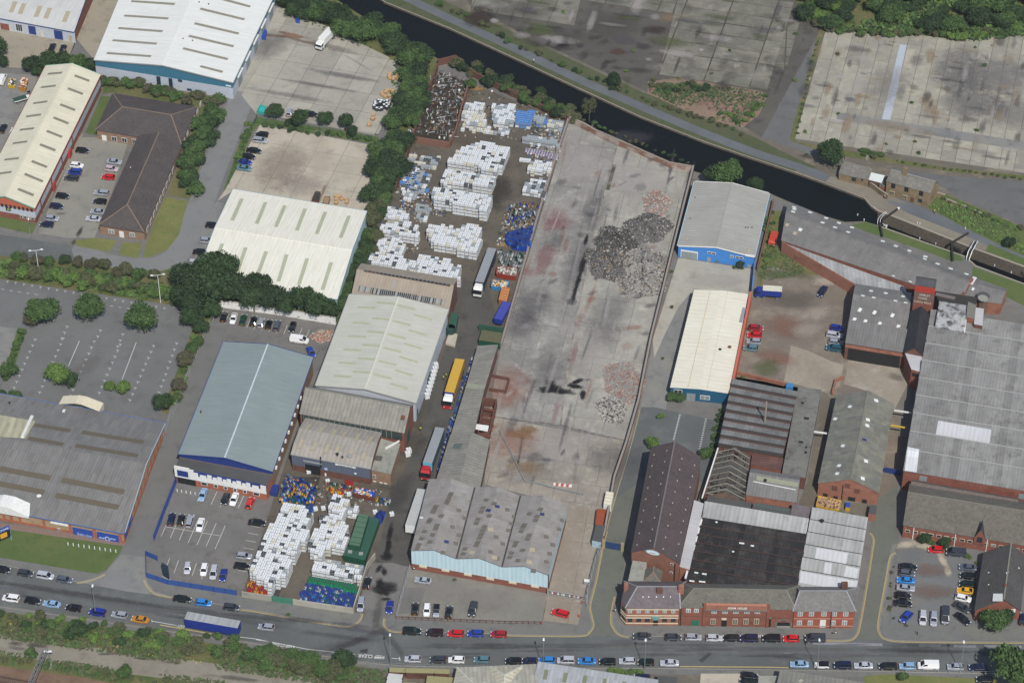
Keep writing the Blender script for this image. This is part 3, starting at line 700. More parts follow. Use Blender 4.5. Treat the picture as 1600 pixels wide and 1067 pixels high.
patch('rear_yard',[(1262,776),(1372,786),(1358,812),(1262,796)],GRAVEL)
patch('visitor_car_park',[(1405,840),(1600,872),(1620,980),(1390,975),(1396,900)],ground('visitor_asphalt',hx('#67676a'),hx('#707073'),hx('#7a706a'),.06,.9,grain=.16))
# pavements beside the road
patch('pavement',RT[:]+[(120,909),(150,903),(163,896),(150,896),(0,871),(-60,861)],PAVE)
patch('pavement',[(228,903),(232,912),(270,932),(400,954),(540,977),(552,974),(566,955),(556,957),(378,931),(240,905)],PAVE)
patch('pavement',[(603,967),(606,980),(629,986),(800,992),(905,992),(920,986),(925,974),(905,976),(846,973),(625,963),(612,960)],PAVE)
patch('pavement',[(957,955),(957,975),(964,986),(982,993),(1200,995),(1328,997),(1338,984),(1344,960),(1334,981),(1240,981),(1060,978),(975,976),(968,966)],PAVE)
patch('pavement',[(1374,975),(1380,992),(1392,999),(1640,1001),(1640,978),(1388,978),(1392,900),(1400,850),(1394,850),(1386,880)],PAVE)
patch('pavement',[(-60,946),(0,947),(200,976),(400,1006),(555,1034),(625,1041),(800,1045),(1060,1046),(1200,1048),(1400,1051),(1640,1054),(1640,1061),(1400,1058),(1060,1053),(620,1049),(400,1014),(200,983),(0,954),(-60,952)],PAVE)
patch('embankment',[(-80,952),(0,955),(200,984),(400,1015),(540,1038),(620,1050),(640,1090),(-80,1200)],SCRUB)
lines('cinder_track',[smooth([(-60,1000),(0,1006),(100,1020),(200,1036),(330,1052),(480,1074),(640,1110)])],7.,ground('cinder',hx('#807970'),hx('#8b847b'),hx('#6f685f'),.08,.9,grain=.16))
patch('rail_bed',[(-80,1030),(0,1041),(120,1057),(260,1080),(400,1130),(-80,1180)],ground('rail_ballast',hx('#6f574a'),hx('#7d6558'),hx('#5a473e'),.1,1.0,grain=.25))
patch('site_ground',[(555,1042),(720,1052),(1060,1054),(1200,1058),(1200,1120),(560,1120)],GRAVEL)
patch('lawn',[(1350,1056),(1380,1053),(1560,1061),(1560,1100),(1350,1100)],GRASSD)
patch('forecourt',[(1095,1052),(1178,1052),(1196,1058),(1200,1120),(1090,1120)],CONC)
# kerbs and yellow lines
YC = [smooth([(120,909),(130,908),(148,903),(163,896)]),smooth([(227,905),(232,915),(245,927),(269,932)]),
      smooth([(376,951),(400,954),(460,965),(515,974),(540,977),(553,974),(561,967),(564,958)]),
      smooth([(603,966),(602,974),(606,981),(614,985),(629,986)]),smooth([(790,991),(850,992),(908,992),(919,987),(925,977),(922,962),(920,945),(930,905),(938,862),(946,830)]),
      smooth([(963,932),(958,955),(957,972),(962,983),(970,991),(983,994)]),smooth([(1290,999),(1325,999),(1336,992),(1341,978),(1349,935),(1361,860),(1363,842),(1357,833)]),
      smooth([(1401,865),(1393,872),(1386,910),(1375,970),(1376,988),(1387,998),(1420,1001),(1500,1002),(1640,1003)])]
for q in YC: kerb(q,KERB)
kerb([(629,985),(700,988),(790,990)],KERB); kerb([(983,993),(1100,995),(1290,997)],KERB); kerb([(269,931),(376,950)],KERB)
kerb(RT,KERB); kerb([(-60,944),(0,948),(200,977),(400,1006),(555,1033),(625,1040),(800,1043),(1060,1044),(1200,1046),(1400,1049),(1640,1053)],KERB)
zz = nz()+.012
lines('double_yellow_line',YC,.14,YELP,zz,.32); lines('double_yellow_line',YC,.14,YELP,zz,.55)
lines('yellow_line',[[(1062,1041),(1200,1042),(1232,1043)],[(250,976),(330,990)]],.3,YELP,zz)
lines('double_yellow_line',[smooth([(1000,640),(985,700),(958,790),(945,838)])],.25,YELF,zz)
# road markings
lines('edge_line',[[(237,970),(276,977)],[(375,995),(400,998),(480,1014),(555,1022)],[(400,999),(425,1003)],[(586,1027),(600,1027)],[(612,1028),(624,1029)]],.18,WHITEP,zz)
lines('edge_line',[[(624,1026),(625,1032)],[(237,968),(238,972)]],.18,WHITEP,zz)
lines('centre_line',[[(x,y),(x+14,y+d)] for x,y,d in ((654,1011.5,.4),(668,1012,.2),(870,1016,.2),(1040,1015,0),(1225,1020,.2),(1262,1020.5,.2),(1325,1021,.2),(1360,1021.5,.2),(40,915,2),(82,921,2),(120,929,2))],.12,plain('road_paint_worn',hx('#8d8d8b')),zz)
lines('bus_bay_band',[[(1270,1004.5),(1379,1007)],[(1436,1008),(1470,1008.5)],[(1490,1009),(1525,1009.5)],[(1538,1009),(1600,1010.5)]],.9,plain('worn_band',hx('#85858a')),zz)
RM = ground('tar_patch',hx('#3d3d40'),hx('#46464a'),None,.1,1.)
patch('tar_patch',[(1092,1031),(1107,1019),(1113,1021),(1097,1035)],RM,zz)
patch('tar_patch',[(563,1015),(575,1013),(574,1020),(562,1019)],RM,zz)
# parking bay lines
bay = []
for x,y in ((258,815),(272,818),(286,821),(300,825),(314,828),(328,831),(342,835)): bay += [[(x-6,y+23),(x+10,y-14)]]
bay += [[(260,823),(344,837)]]
for x,y in ((258,895),(272,898),(287,900),(300,903),(315,907),(329,908),(343,911)): bay += [[(x,y-3),(x+7,y-23)]]
for x,y in ((308,784),(330,788),(344,792),(372,794),(384,795)): bay += [[(x,y),(x+9,y-20)]]
for k in range(7): bay += [[(391-k*3.6,821+k*11.5),(407-k*3.6,824+k*11.5)]]
for k in range(12): bay += [[(351+k*11.5,506+k*2.1),(357+k*11.5,492+k*2.1)]]
lines('parking_bay_line',bay,.12,WHITEP)
tm = []
for (x0,y0,n,dx,dy) in ((55,530,11,-4.1,9.4),(99,528,10,-4.1,9.4),(147,533,11,-4.1,9.4),(188,538,9,-4.1,9.4),(240,540,10,-4.1,9.4),(276,536,9,-3.4,9.6),(157,516,2,-4,9.4),(192,522,3,-4,9.4),(105,510,3,-4,9.4)):
    for k in range(n):
        x,y = x0+dx*k,y0+dy*k; tm += [[(x-2.6,y-.4),(x+2.6,y+.4)],[(x+.6,y),(x-.6,y+3)]]
for k in range(20): x = 12+k*12.9; tm += [[(x-2,439+k*2.2),(x+2,439.6+k*2.2)],[(x,439+k*2.2),(x-.8,442+k*2.2)]]
for k in range(5): tm += [[(2+k*13,452+k*2),(7+k*13,453+k*2)]]
for k in range(3): tm += [[(172+k*13,478+k*2),(177+k*13,479+k*2)]]
tm += [[(124,533),(107,572)],[(213,535),(190,595)],[(45,627),(52,628)],[(59,629),(66,630)],[(72,631),(80,633)],[(172,646),(178,647)],[(186,648),(191,649)],[(199,650),(204,651)],[(212,652),(216,653)]]
lines('bay_mark',tm,.22,plain('bay_paint',hx('#b8b8b8')))
tm = []
for k in range(17): tm += [[(1061-k*.6,648+k*2.4),(1063.5-k*.6,648.4+k*2.4)]]
for k in range(16): tm += [[(1101.5-k*.75,655+k*3.5),(1104.5-k*.75,655.4+k*3.5)]]
lines('bay_mark',tm,.35,plain('bay_paint',hx('#b8b8b8')))
lines('bay_mark',[[(764,702),(792,707)],[(762,711),(788,716)],[(759,721),(784,726)],[(766,734),(782,736)],[(884,712),(892,660)],[(884,718),(878,760)]],.12,plain('bay_paint',hx('#b8b8b8')),.05)
lines('yellow_line',[[(884,812),(876,845),(866,905),(858,970)]],.12,YELF,.05)
for q in (((904.5,866),(905.5,888)),((890,866),(889,888))):
    m = MB(); a,b = P(*q[0],.05),P(*q[1],.05); ribbon(m,[a,b],.15,plain('bay_paint',hx('#b8b8b8')),.05)
    d = (b-a).normalized(); s = d.cross(ZV); m.face([drop(b,.05)+d*1.2,drop(b,.05)+s*.45-d*.4,drop(b,.05)-s*.45-d*.4][::-1],plain('bay_paint',hx('#b8b8b8'))); m.build('road_arrow',kind='structure')
# ------------------------------------------------------------------ building materials
WROOF = sheet('white_metal_roof',hx('#d6d7d2'),hx('#dadbd6'),rib=.05,vary=.012,pitch=1.0)
CROOF = sheet('cream_metal_roof',hx('#d6d0ba'),hx('#cdc7b1'),rib=.16,vary=.02,pitch=1.1,dirt=hx('#bfb79f'),dlo=.6,dhi=.85)
IROOF = sheet('ivory_metal_roof',hx('#d9d6c8'),hx('#dcd9cc'),rib=.12,vary=.02,pitch=1.2,dirt=hx('#c9bfa8'),dlo=.58,dhi=.9)
GROOF = sheet('grey_metal_roof',hx('#a3a19a'),hx('#9a9891'),rib=.5,vary=.03,pitch=1.1)
LROOF = sheet('light_grey_roof',hx('#b9b9b6'),hx('#c3c3bf'),rib=.15,vary=.02,pitch=1.)
BROOF = sheet('blue_grey_roof',hx('#848f8f'),hx('#7f8a89'),rib=.06,vary=.01,pitch=1.)
SROOF = sheet('stone_grey_roof',hx('#bdbcb1'),hx('#b5b4a9'),rib=.08,vary=.012,pitch=1.)
FROOF = sheet('fibre_cement_roof',hx('#86837a'),hx('#7b7972'),rib=.4,vary=.08,pitch=1.1,sheeth=1.8,dirt=hx('#9b978a'),dlo=.5,dhi=.8)
FROOF2 = sheet('fibre_cement_roof_warm',hx('#9d978e'),hx('#938d84'),rib=.42,vary=.05,pitch=1.3,sheeth=2.2,dirt=hx('#aba29a'),dlo=.5,dhi=.8)
TROOF = sheet('tan_roof',hx('#9d9182'),hx('#94887a'),rib=.25,vary=.03,pitch=.9,dirt=hx('#867a6c'),dlo=.5,dhi=.8)
DGROOF = sheet('dark_ribbed_roof',hx('#7b7976'),hx('#72706d'),rib=.35,vary=.11,pitch=.9,sheeth=3,dirt=hx('#77767a'),dlo=.5,dhi=.8)
PATCHR = sheet('patched_sheet_roof',hx('#8a8581'),hx('#928e8a'),rib=.15,vary=.09,sheetw=2.0,sheeth=1.6,pitch=.8,dirt=hx('#756f69'),dlo=.5,dhi=.75)
MILLR = sheet('mill_sheet_roof',hx('#7b7a78'),hx('#8b8a87'),rib=.3,vary=.17,sheetw=2.4,sheeth=8,pitch=.9,dirt=hx('#5a5855'),dlo=.5,dhi=.74)
MILLR2 = sheet('mill_sheet_roof_pale',hx('#979795'),hx('#a6a6a4'),rib=.35,vary=.12,sheetw=2.4,sheeth=8,pitch=1.2,dirt=hx('#6d6d6c'),dlo=.55,dhi=.8)
BLACKR = sheet('black_felt_roof',hx('#2f2d2c'),hx('#272525'),rib=.3,vary=.4,sheetw=2.0,sheeth=6,pitch=1.0,dirt=hx('#4f4740'),dlo=.5,dhi=.72)
SHEDR = sheet('canal_shed_roof',hx('#716f6c'),hx('#7c7976'),rib=.25,vary=.07,sheetw=1.2,sheeth=2.2,pitch=.8,dirt=hx('#5b5956'),dlo=.5,dhi=.8)
MOTT = sheet('mottled_roof',hx('#b2b2b2'),hx('#a0a0a0'),rib=.2,vary=.05,dirt=hx('#3f3e3e'),dlo=.47,dhi=.6)
ZINC = sheet('zinc_roof',hx('#b4b2b4'),hx('#bdbbbd'),rib=.35,vary=.03,pitch=.8)
FLATG = ground('flat_roof_felt',hx('#8b8984'),hx('#9a9893'),hx('#75716c'),.15,.9,grain=.2)
FLATD = ground('flat_roof_dark',hx('#4e4d4f'),hx('#555457'),None,.15,.9,grain=.12)
SLT = slate('slate_purple',hx('#5f585a'),hx('#6b6265'),hx('#76706c'),.6,.85)
SLTG = slate('slate_mossy',hx('#5c5a54'),hx('#67645c'),hx('#7d7a66'),.5,.8)
SLTD = slate('slate_dark',hx('#4a4847'),hx('#545150'),hx('#65615a'),.6,.85)
TILEB = slate('brown_tile',hx('#544d4b'),hx('#4a4443'),hx('#635b57'),.55,.85)
SLTW = slate('slate_warm_grey',hx('#6b6967'),hx('#767371'),hx('#83807a'),.55,.85)
STSL = slate('stone_slate',hx('#77746d'),hx('#68655f'),hx('#8d8a7c'),.55,.8,.6,.5)
BRO = brick('brick_orange',hx('#995c47'),hx('#864d3b'),hx('#9a8574'),patch=hx('#7b4a39'))
BRR = brick('brick_red',hx('#874738'),hx('#753d30'),hx('#8a6f60'),patch=hx('#6e3d30'))
BRD = brick('brick_dark',hx('#6b4034'),hx('#5a352b'),hx('#6d5a4e'),patch=hx('#4b332b'))
BRB = brick('brick_buff',hx('#a58a68'),hx('#97795a'),hx('#a39480'))
BRBN = brick('brick_brown',hx('#8f7058'),hx('#7d6150'),hx('#94826f'))
BRT = brick('brick_terracotta',hx('#a4553b'),hx('#96482f'),hx('#a08068'))
STN = brick('sandstone',hx('#8e7b5f'),hx('#75664f'),hx('#6d6250'),.5,.28,patch=hx('#665a48'))
WHT = plain('white_paint',hx('#dcdcd8'),.6); WALLG = plain('pale_grey_cladding',hx('#b4bac4'),.5); TEAL = plain('teal_cladding',hx('#3f7188'),.5)
NAVY = plain('navy_trim',hx('#263a78'),.45); BLUEP = plain('blue_paint',hx('#2a4a9c'),.45); SKYB = plain('bright_blue_wall',hx('#3f7fc4'),.6)
PALEB = sheet('pale_blue_cladding',hx('#b9d0d8'),hx('#b4ccd5'),rib=.3,vary=.02,pitch=1.2); GREYW = sheet('slate_grey_cladding',hx('#5f6675'),hx('#596070'),rib=.3,vary=.02,pitch=.8)
DTEAL = plain('dark_teal_wall',hx('#1f5672'),.55); CRM = plain('cream_paint',hx('#cfc6ae'),.6); TRIM = plain('grey_trim',hx('#8f9190'),.5)
GRN = plain('green_steel',hx('#2f5445'),.6); GRND = plain('green_steel_dark',hx('#1f4a38'),.6); BLK = plain('black_metal',hx('#232325'),.5)
REDW = plain('red_paint',hx('#a83a30'),.6); ORG = plain('orange_red_band',hx('#b0604a'),.7); GLS = glass('window_glass'); GLSL = glass('window_glass_pale',(.22,.26,.28),.25)
RLT = plain('rooflight_sheet',hx('#7f7b6c'),.5); RLT2 = plain('rooflight_pale',hx('#a7ab92'),.5); RLTB = plain('rooflight_brown',hx('#635b4d'),.5); RLW = plain('rooflight_white',hx('#d8dcd8'),.4); RLT3 = plain('rooflight_grey',hx('#8a8577'),.5); RLTT = plain('rooflight_tan',hx('#a89e86'),.5)
RLBL = plain('blue_patch',hx('#323a66'),.5); RUST = plain('rust',hx('#6d4030'),.9); SHUT = sheet('shutter',hx('#8e9698'),hx('#8e9698'),rib=.5,pitch=.4)
# ------------------------------------------------------------------ top left estate
B = building('warehouse','large white-roofed warehouse with teal band and pale grey walls at the top left','warehouse',[(148,94),(363,129),(437,-26),(212,-62)],6.6,WROOF,TEAL,gable(2.3),'y',bands=[(4.3,WALLG)],gut=TRIM,cap=WHT,edge=TRIM)
for x0,y0,x1,y1 in ((205,2.5,273,7),(194,25,263,29.5),(185,44.5,254,49.5),(176,63.5,245,69),(167,83.5,236,88.5)): strip(B,'R0',x0,y0,x1,y1,1.1,RLT3)
for x0,y0,x1,y1 in ((340,-3,391,11),(313,14,382,31),(304,37,373,53),(295,56.5,365,73),(286,76,356,93),(313,104,348,113)): strip(B,'R1',x0,y0,x1,y1,1.1,RLT3)
for x,y in ((311,4),(326,7),(286,61),(301,64)): vent(B,'R1',x,y,BLK,.15,.5)
for r in ((244,119,252,135),(263,122,271,141),(278,124,285,129),(292,138,300,143),(305,140,313,146)): win(B,'F',r,TEAL,GLS,1)
panel(B,'F',(318,142,323,151),.08,TRIM,'door'); win(B,'F',(353,133,361,136),WHT,WHT,1,'sign')
for k in range(6): u = 6+k*9.5; slab(B,'R',u,u+4.5,.1,4.4,.08,SHUT,'loading_door'); slab(B,'R',u-.5,u+5.,4.4,4.8,.5,WHT,'canopy')
B = building('industrial_unit','grey-roofed unit with navy doors and brick side wall in the top left corner','warehouse',[(-90,12),(115,50),(160,-55),(-45,-93)],4.4,LROOF,BRR,((0,0),(.5,2.2),(1,0)),'x',gut=NAVY,edge=NAVY,cap=TRIM)
slab(B,'F',0,48,.02,4.25,.06,WALLG,'cladding',t0=0)
for x0,y0,x1,y1 in ((24,3,17,20),(38,6,31,22.5),(63,10,56,27),(78,13,71,29.5),(107,18,100,35)): strip(B,'R0',x0,y0,x1,y1,1.6,RLTT)
win(B,'F',(24,37,36,50),WHT,GLS,3,'doorway'); panel(B,'F',(44,40,57,55),.09,NAVY,'shutter_door'); panel(B,'F',(84,47,99,63),.09,NAVY,'shutter_door'); panel(B,'F',(63,47,68,59),.09,CRM,'door'); panel(B,'F',(108,56,113,66),.09,YELP,'door'); panel(B,'F',(0,36,15,48),.09,BRR,'brick_infill'); panel(B,'F',(15,38,18,50),.1,CRM,'door')
B = building('office_block','long cream-roofed office block with red fascia and green gutter on the left edge','office building',[(-34,309),(54,325),(156,118),(72,104)],6.0,CROOF,ORG,gable(2.6),'y',bands=[(2.2,BRR),(4.4,WALLG)],gut=plain('brown_gutter',hx('#7a3c34')),edge=plain('green_trim',hx('#6fa08c')),cap=CROOF)
for k,(x0,y0,x1,y1) in enumerate(((75,116,97,114),(64,137,87,134.5),(52,162,74,159),(41,182.5,64,179.5),(31,203.5,53,201),(20,224.5,42.5,221.5),(7,250,29.5,247.5),(-5,272,18,269))): strip(B,'R0',x0,y0,x1,y1,1.0,RLT,label='narrow grey rooflight' if 0 else None)
for x0,y0,x1,y1 in ((116.5,118.5,139.5,127),(106,138.5,129.5,147.5),(94,163.5,117.5,172.5),(83.5,184,107,193.5),(73,205,97,214.5),(62.5,226,86.5,235.5),(49.5,252,73.5,261.5),(38.5,272,67,284),(28,295.5,52.5,305.5)): strip(B,'R1',x0,y0,x1,y1,1.1,RLT)
for k in range(8): win(B,'F',(1+k*6.6,318+k*1.15,5.5+k*6.6,323.5+k*1.15),BLK,GLS,1)
for k in range(4): win(B,'F',(31+k*6,336+k*1.1,36+k*6,341+k*1.1),WHT,GLS,1)
w_ = panel(B,'F',(9,324,17,330),.12,BLK,'sign'); panel(B,'F',(11,325.5,15.5,328.5),.15,plain('lime',hx('#9aa63c')),'sign_logo',parent=w_)
for k in range(4): slab(B,'R',5+k*11,5.4+k*11,0,5.9,.25,BRD,'downpipe')
for u in (16,33): slab(B,'R',u,u+2.2,0,2.5,.7,REDW,'entrance_porch')
TC = plain('ridge_tile_tan',hx('#7d6b5c'),.9)
B = hipb('bungalow_office','brown-tiled hipped office block joined to a long wing, behind the planted bank','office building',[(151,203),(282,225),(307,168),(177,147)],3.7,2.9,TILEB,BRBN,'x',.22,.2,cap=TC)
panel(B,'F',(159,211,167.5,224),.08,WHT,'door')
for r in ((174,213,183,221.5),(190,215,199,223.5),(206,217,213,226)): win(B,'F',r,WHT,GLS,2)
for k in range(6): slab(B,'R',3+k*4,5+k*4,1,2.6,.07,WHT,'window')
C2 = [(155,351),(225,362),(283,228),(216,213)]
B = hipb('office_wing','long brown-tiled office wing with white door and hipped end by the lawn','office building',C2,3.6,2.95,TILEB,BRBN,'y',.17,0,cap=TC)
panel(B,'F',(186,361,194.5,374),.08,WHT,'door')
for r in ((169,358,179,366),(202,363,211,371)): win(B,'F',r,WHT,GLSL,2)
for k in range(9): w_ = slab(B,'R',2.5+k*3.7,4.6+k*3.7,1,2.7,.07,WHT,'window'); slab(B,'R',2.7+k*3.7,4.4+k*3.7,1.2,2.5,.09,GLSL,'pane',w_)
vent(B,'rL',204,262,WHT,.12,.4)
# ------------------------------------------------------------------ centre left
B = building('warehouse','wide ivory-roofed warehouse with grey-green rooflights behind the tall dark trees','warehouse',[(309,431),(526,467),(572,331),(365,297)],6.0,IROOF,PALEB,gable(1.6),'x',gut=plain('blue_gutter',hx('#7fa0ae')),edge=plain('blue_gutter',hx('#7fa0ae')),cap=IROOF)
for x0,y0,x1,y1 in ((378,311,362.5,345),(415,316.5,401,350),(445,321.5,431,355),(477,326.5,463.5,360.5),(508.5,331.5,494.5,366),(545.5,337.5,532,372)): strip(B,'R1',x0,y0,x1,y1,1.15,RLT2)
for x0,y0,x1,y1 in ((347.5,381,335,412),(384,387,371,425),(416,393,401,434),(448,398,435,440),(480,404,467,445),(517.5,410,504,453)): strip(B,'R0',x0,y0,x1,y1,1.15,RLT2)
B = building('warehouse','long warehouse with plain blue-grey roof and white ridge beside the customer car park','warehouse',[(280,709),(425,736),(488,559),(350,535)],6.4,BROOF,NAVY,gable(1.9),'y',bands=[(5.2,BRBN)],gut=NAVY,edge=NAVY,cap=plain('pale_ridge',hx('#b6c6c8')))
main = B; vent(B,'R0',314,645,BLK,.15,1.0)
m = MB(); q0,q1 = P(322,635,7.2),P(347,637,7.2)
for k in range(9): slab(B,'R',3+k*3.6,3.8+k*3.6,4.2,5,.5,WHT,'extract_hood')
A_,B_ = drop(main.a,5.3),drop(main.b,5.3)
B = building('showroom_front','flat dark-roofed showroom front with white and navy stepped fascia','showroom',[(273,733),(416,761),B_,A_],4.9,FLATD,BRT,over=.05)
f = B.f['F']; L_ = (B.b-B.a).length
slab(B,'F',0,L_,3.2,5.7,.25,NAVY,'fascia')
sg = slab(B,'F',0,L_,2.5,4.1,.3,WHT,'lower_fascia')
for a0,a1,t1 in ((0,.165,6.4),(.165,.21,6.0),(.21,.26,5.4),(.36,.41,5.5),(.47,.52,5.5),(.575,.62,5.5),(.68,.73,5.5),(.785,.83,5.5),(.94,1.0,5.6)): slab(B,'F',a0*L_,a1*L_,4.1,t1,.3,WHT,'fascia_panel')
slab(B,'F',.03*L_,.15*L_,3.1,5.2,.36,NAVY,'display_window'); slab(B,'F',.02*L_,.22*L_,.02,2.5,.1,BLK,'entrance_shadow_panel')  # black panel paints the shadow inside the recessed entrance
for k,(a0,a1) in enumerate(((.28,.35),(.42,.465),(.53,.57),(.635,.675),(.74,.78),(.85,.92))):
    slab(B,'F',a0*L_,a1*L_,3.9,5.0,.28,WHT,'window'); w_ = slab(B,'F',a0*L_,a1*L_,1.0,2.2,.08,WHT,'window'); slab(B,'F',a0*L_+.15,a1*L_-.15,1.15,2.05,.11,GLS,'pane',w_)
B = building('supermarket','wide dark grey-roofed store with brown rooflight strips and orange brick piers, lower left','shop building',[(-130,771),(192,831),(254.5,662),(-55,607)],4.2,DGROOF,BRB,((0,0),(.55,2.9),(1,0)),'x',gut=plain('blue_eaves',hx('#4a68a0')),edge=plain('pale_blue_fascia',hx('#b8c8d6')),over=.5)
for x0,y0,x1,y1 in ((54,664,110,673),(128,675,224.5,691),(44,684.5,99,694.5),(118,696,215,712)): strip(B,'R1',x0,y0,x1,y1,1.7,RLTB)
for x0,y0,x1,y1 in ((-60,721,79,747),(96,749.5,194,768.5),(-60,744,69,769),(87,773.5,185.5,792.5)): strip(B,'R0',x0,y0,x1,y1,1.75,RLTB)
f = B.f['R1']
m = MB(); q = [f[0]+f[1]*a+f[2]*b+f[3]*.06 for a,b in (hit(f,-30,681),hit(f,40,685),hit(f,55,658),hit(f,-20,645))]; m.quad(*q,sheet('cream_translucent',hx('#aeaa90'),rib=.5,pitch=2.2)); m.build('translucent_bay',B.root)
strip(B,'R1',50.5,651,35,684,.8,WHT,'upstand',.5)
for x,y in ((100,642),): strip(B,'R1',x-2,y,x+2,y+.5,1.1,RLW,'roof_hatch',.3)
vent(B,'R1',15,631,BLK,.2,1.); vent(B,'R0',61,775,WHT,.4,.5)
L_ = (B.b-B.a).length; LR = (B.c-B.b).length
slab(B,'F',0,L_,.02,.9,.08,BRT,'brick_plinth'); slab(B,'R',0,LR,.02,.9,.08,BRT,'brick_plinth')
for r in ((-2,0,3),(8,0,0)): pass
for px in (7.5,19,32.5,70,111): u = hit(B.f['F'],px,812+px*.18)[0]; slab(B,'F',u-.35,u+.35,.02,4.1,.16,BRT,'brick_pier')
for px in (148.5,189): u = hit(B.f['F'],px,812+px*.18)[0]; slab(B,'F',u-.45,u+.45,.02,4.1,.2,BRT,'brick_pier')
for k in range(13): u = .4+k*(LR-.8)/12; slab(B,'R',u-.35,u+.35,.02,4.1,.16,BRT,'brick_pier')
w1 = panel(B,'F',(113,823,146,840),.12,BLUEP,'shutter_panel'); w2 = panel(B,'F',(151,830,186.5,847.5),.12,BLUEP,'shutter_panel'); slab(B,'R',.8,8.6,.3,3.9,.12,BLUEP,'shutter_panel')
GRF = plain('pale_blue_paint',hx('#a9b6dc'));
text('Relo tion',B.f['F'],(122,835.5),(144,839.5),GRF,w1,'painted_lettering',out=.16,hk=1.5)
text('~o~',B.f['F'],(156,843),(182,846),GRF,w2,'painted_lettering',out=.16,hk=1.3)
win(B,'F',(89.5,824.5,95,832),WHT,GLSL,1,'door'); panel(B,'F',(80,815.5,107,818.5),.5,WHT,'canopy'); panel(B,'F',(52,812,53.5,824),.2,TRIM,'downpipe')
# white shaped portico gable over the front wall
f = B.f['F']; o,u,v,n = f; c0 = hit(f,10,806)[0]; m = MB(); pr = [(-7,3.6),(7,3.6),(7,4.3),(1.5,6.3),(-1.5,6.3),(-7,4.3)]
fr = [o+u*(c0+a)+v*b+n*.9 for a,b in pr]; bk = [p-n*4.5 for p in fr]; m.face(fr,WHT); m.face(bk[::-1],WHT)
for i in range(6): j = (i+1) % 6; m.face([fr[i],bk[i],bk[j],fr[j]],WHT)
m.build('entrance_gable',B.root)
f = B.f['B']; o,u,v,n = f; c0 = hit(f,124,644)[0]; m = MB(); pr = [(-6,2.2),(6,2.2),(6,4.6),(1,6.0),(-1,6.0),(-6,4.6)]
fr = [o+u*(c0+a)+v*b+n*3.6 for a,b in pr]; bk = [p-n*3.6 for p in fr]; m.face(fr,WHT)
for i in range(6): j = (i+1) % 6; m.face([fr[i],bk[i],bk[j],fr[j]],CRM if i > 1 else WHT)
m.build('rear_canopy',B.root)
# ------------------------------------------------------------------ recycling works
B = building('warehouse','pale stone-grey roofed warehouse with paired rooflights in the recycling yard','warehouse',[(494,602),(649,629),(699.5,484.5),(547,461)],7.2,SROOF,WALLG,gable(1.9),'y',gut=TRIM,cap=plain('ridge_pale',hx('#c9c8bd')),edge=TRIM)
for k in range(6):
    a = k*20.2; s = -k*7.4
    for f_,x0,y0,x1,y1 in (('R0',558.5,480,586.5,481.5),('R0',588.5,473,617,475),('R1',621,477,649,484),('R1',646.5,491.5,674.5,500)):
        if f_ == 'R0' and k == 5 and x0 > 580: pass
        strip(B,f_,x0+s,y0+a*1.03+(3.5 if f_ == 'R0' else 3.5)*(k > 0),x1+s,y1+a*1.03+3.5*(k > 0),.85,RLT2)
slab(B,'R',14,18,0,3.5,.15,GRN,'loading_door'); slab(B,'R',1.5,2.4,0,3,.15,GRN,'door')
B = building('north_light_shed','tan-roofed north-light shed with broken glazing strips at the edge of the stacked yard','industrial shed',[(549,461),(700,487),(714,441),(565,417)],7.0,TROOF,BRD,((0,-.8),(.62,3.0),(1,1.2)),'x',gut=None,over=.15)
def glazed(B,fk,x0,y0,x1,y1,wd,n,holes,grey):
    f = B.f[fk]; o,u,v,nn = f; p = hit(f,x0,y0); q = hit(f,x1,y1); p = o+u*p[0]+v*p[1]; q = o+u*q[0]+v*q[1]; d = (q-p)/n; s = nn.cross(d).normalized()*wd
    m = MB(); m.box(p-s/2+nn*.02,d*n,s,nn*.06,BLK); g = m.build('glazing_opening',B.root)
    for k in range(n+1): m = MB(); m.bar(p+d*k-s/2+nn*.16,p+d*k+s/2+nn*.16,.16,TRIM); m.build('glazing_bar',g)
    for k in range(n):
        if not holes(k): m = MB(); m.box(p+d*(k+.1)-s/2+nn*.1,d*.8,s*.96,nn*.05,grey[k % len(grey)]); m.build('glazing_pane',g)
rr = random.Random(5); hs = [rr.random() < .86 for _ in range(60)]
glazed(B,'R0',560,451,694,473,1.9,44,lambda k: 6 < k < 39 and hs[k],[RLTB,TRIM,RLT3])
glazed(B,'R1',569,423,704,446,1.0,22,lambda k: 3 < k < 21,[RLTB,RUST])
strip(B,'R0',617,440,614,452,.5,TRIM,'repair_strip')
B = building('brick_shed','dark ribbed-roof brick shed between the pale warehouse and the grey workshop','industrial shed',[(469,646),(631,676),(645.5,633),(484.5,604)],7.6,FROOF,BRR,gable(3.3,.62),'x',over=.2,gut=None,cap=FROOF)
strip(B,'R0',630.5,650,629,656,.9,RUST,'roof_hatch',.6); slab(B,'F',.5,(B.b-B.a).length-.5,4.6,7.3,.1,plain('dark_green_glazing',hx('#34403c'),.4),'clerestory_glazing')
for k in range(18): slab(B,'F',1+k*1.5,1.1+k*1.5,4.6,7.3,.14,TRIM,'glazing_bar')
for k in range(3): vent(B,'R1',(563,588,622)[k],(614,618,624)[k],TRIM,.45,.6)
slab(B,'R',3,6,0,4.5,.15,GRN,'loading_door')
B = building('workshop','grey ribbed-roof workshop with slate-grey front, open roller door and white sign','workshop',[(455.5,709),(578.5,731.5),(595,678),(477.5,655.5)],6.2,FROOF2,BRD,((0,0),(.22,1.1),(.62,1.5),(1,.2)),'x',gut=TRIM,over=.2)
B.f['RX'] = B.f['R0']
L_ = (B.b-B.a).length; slab(B,'F',0,L_,2.3,6.0,.1,GREYW,'front_cladding',t0=0)
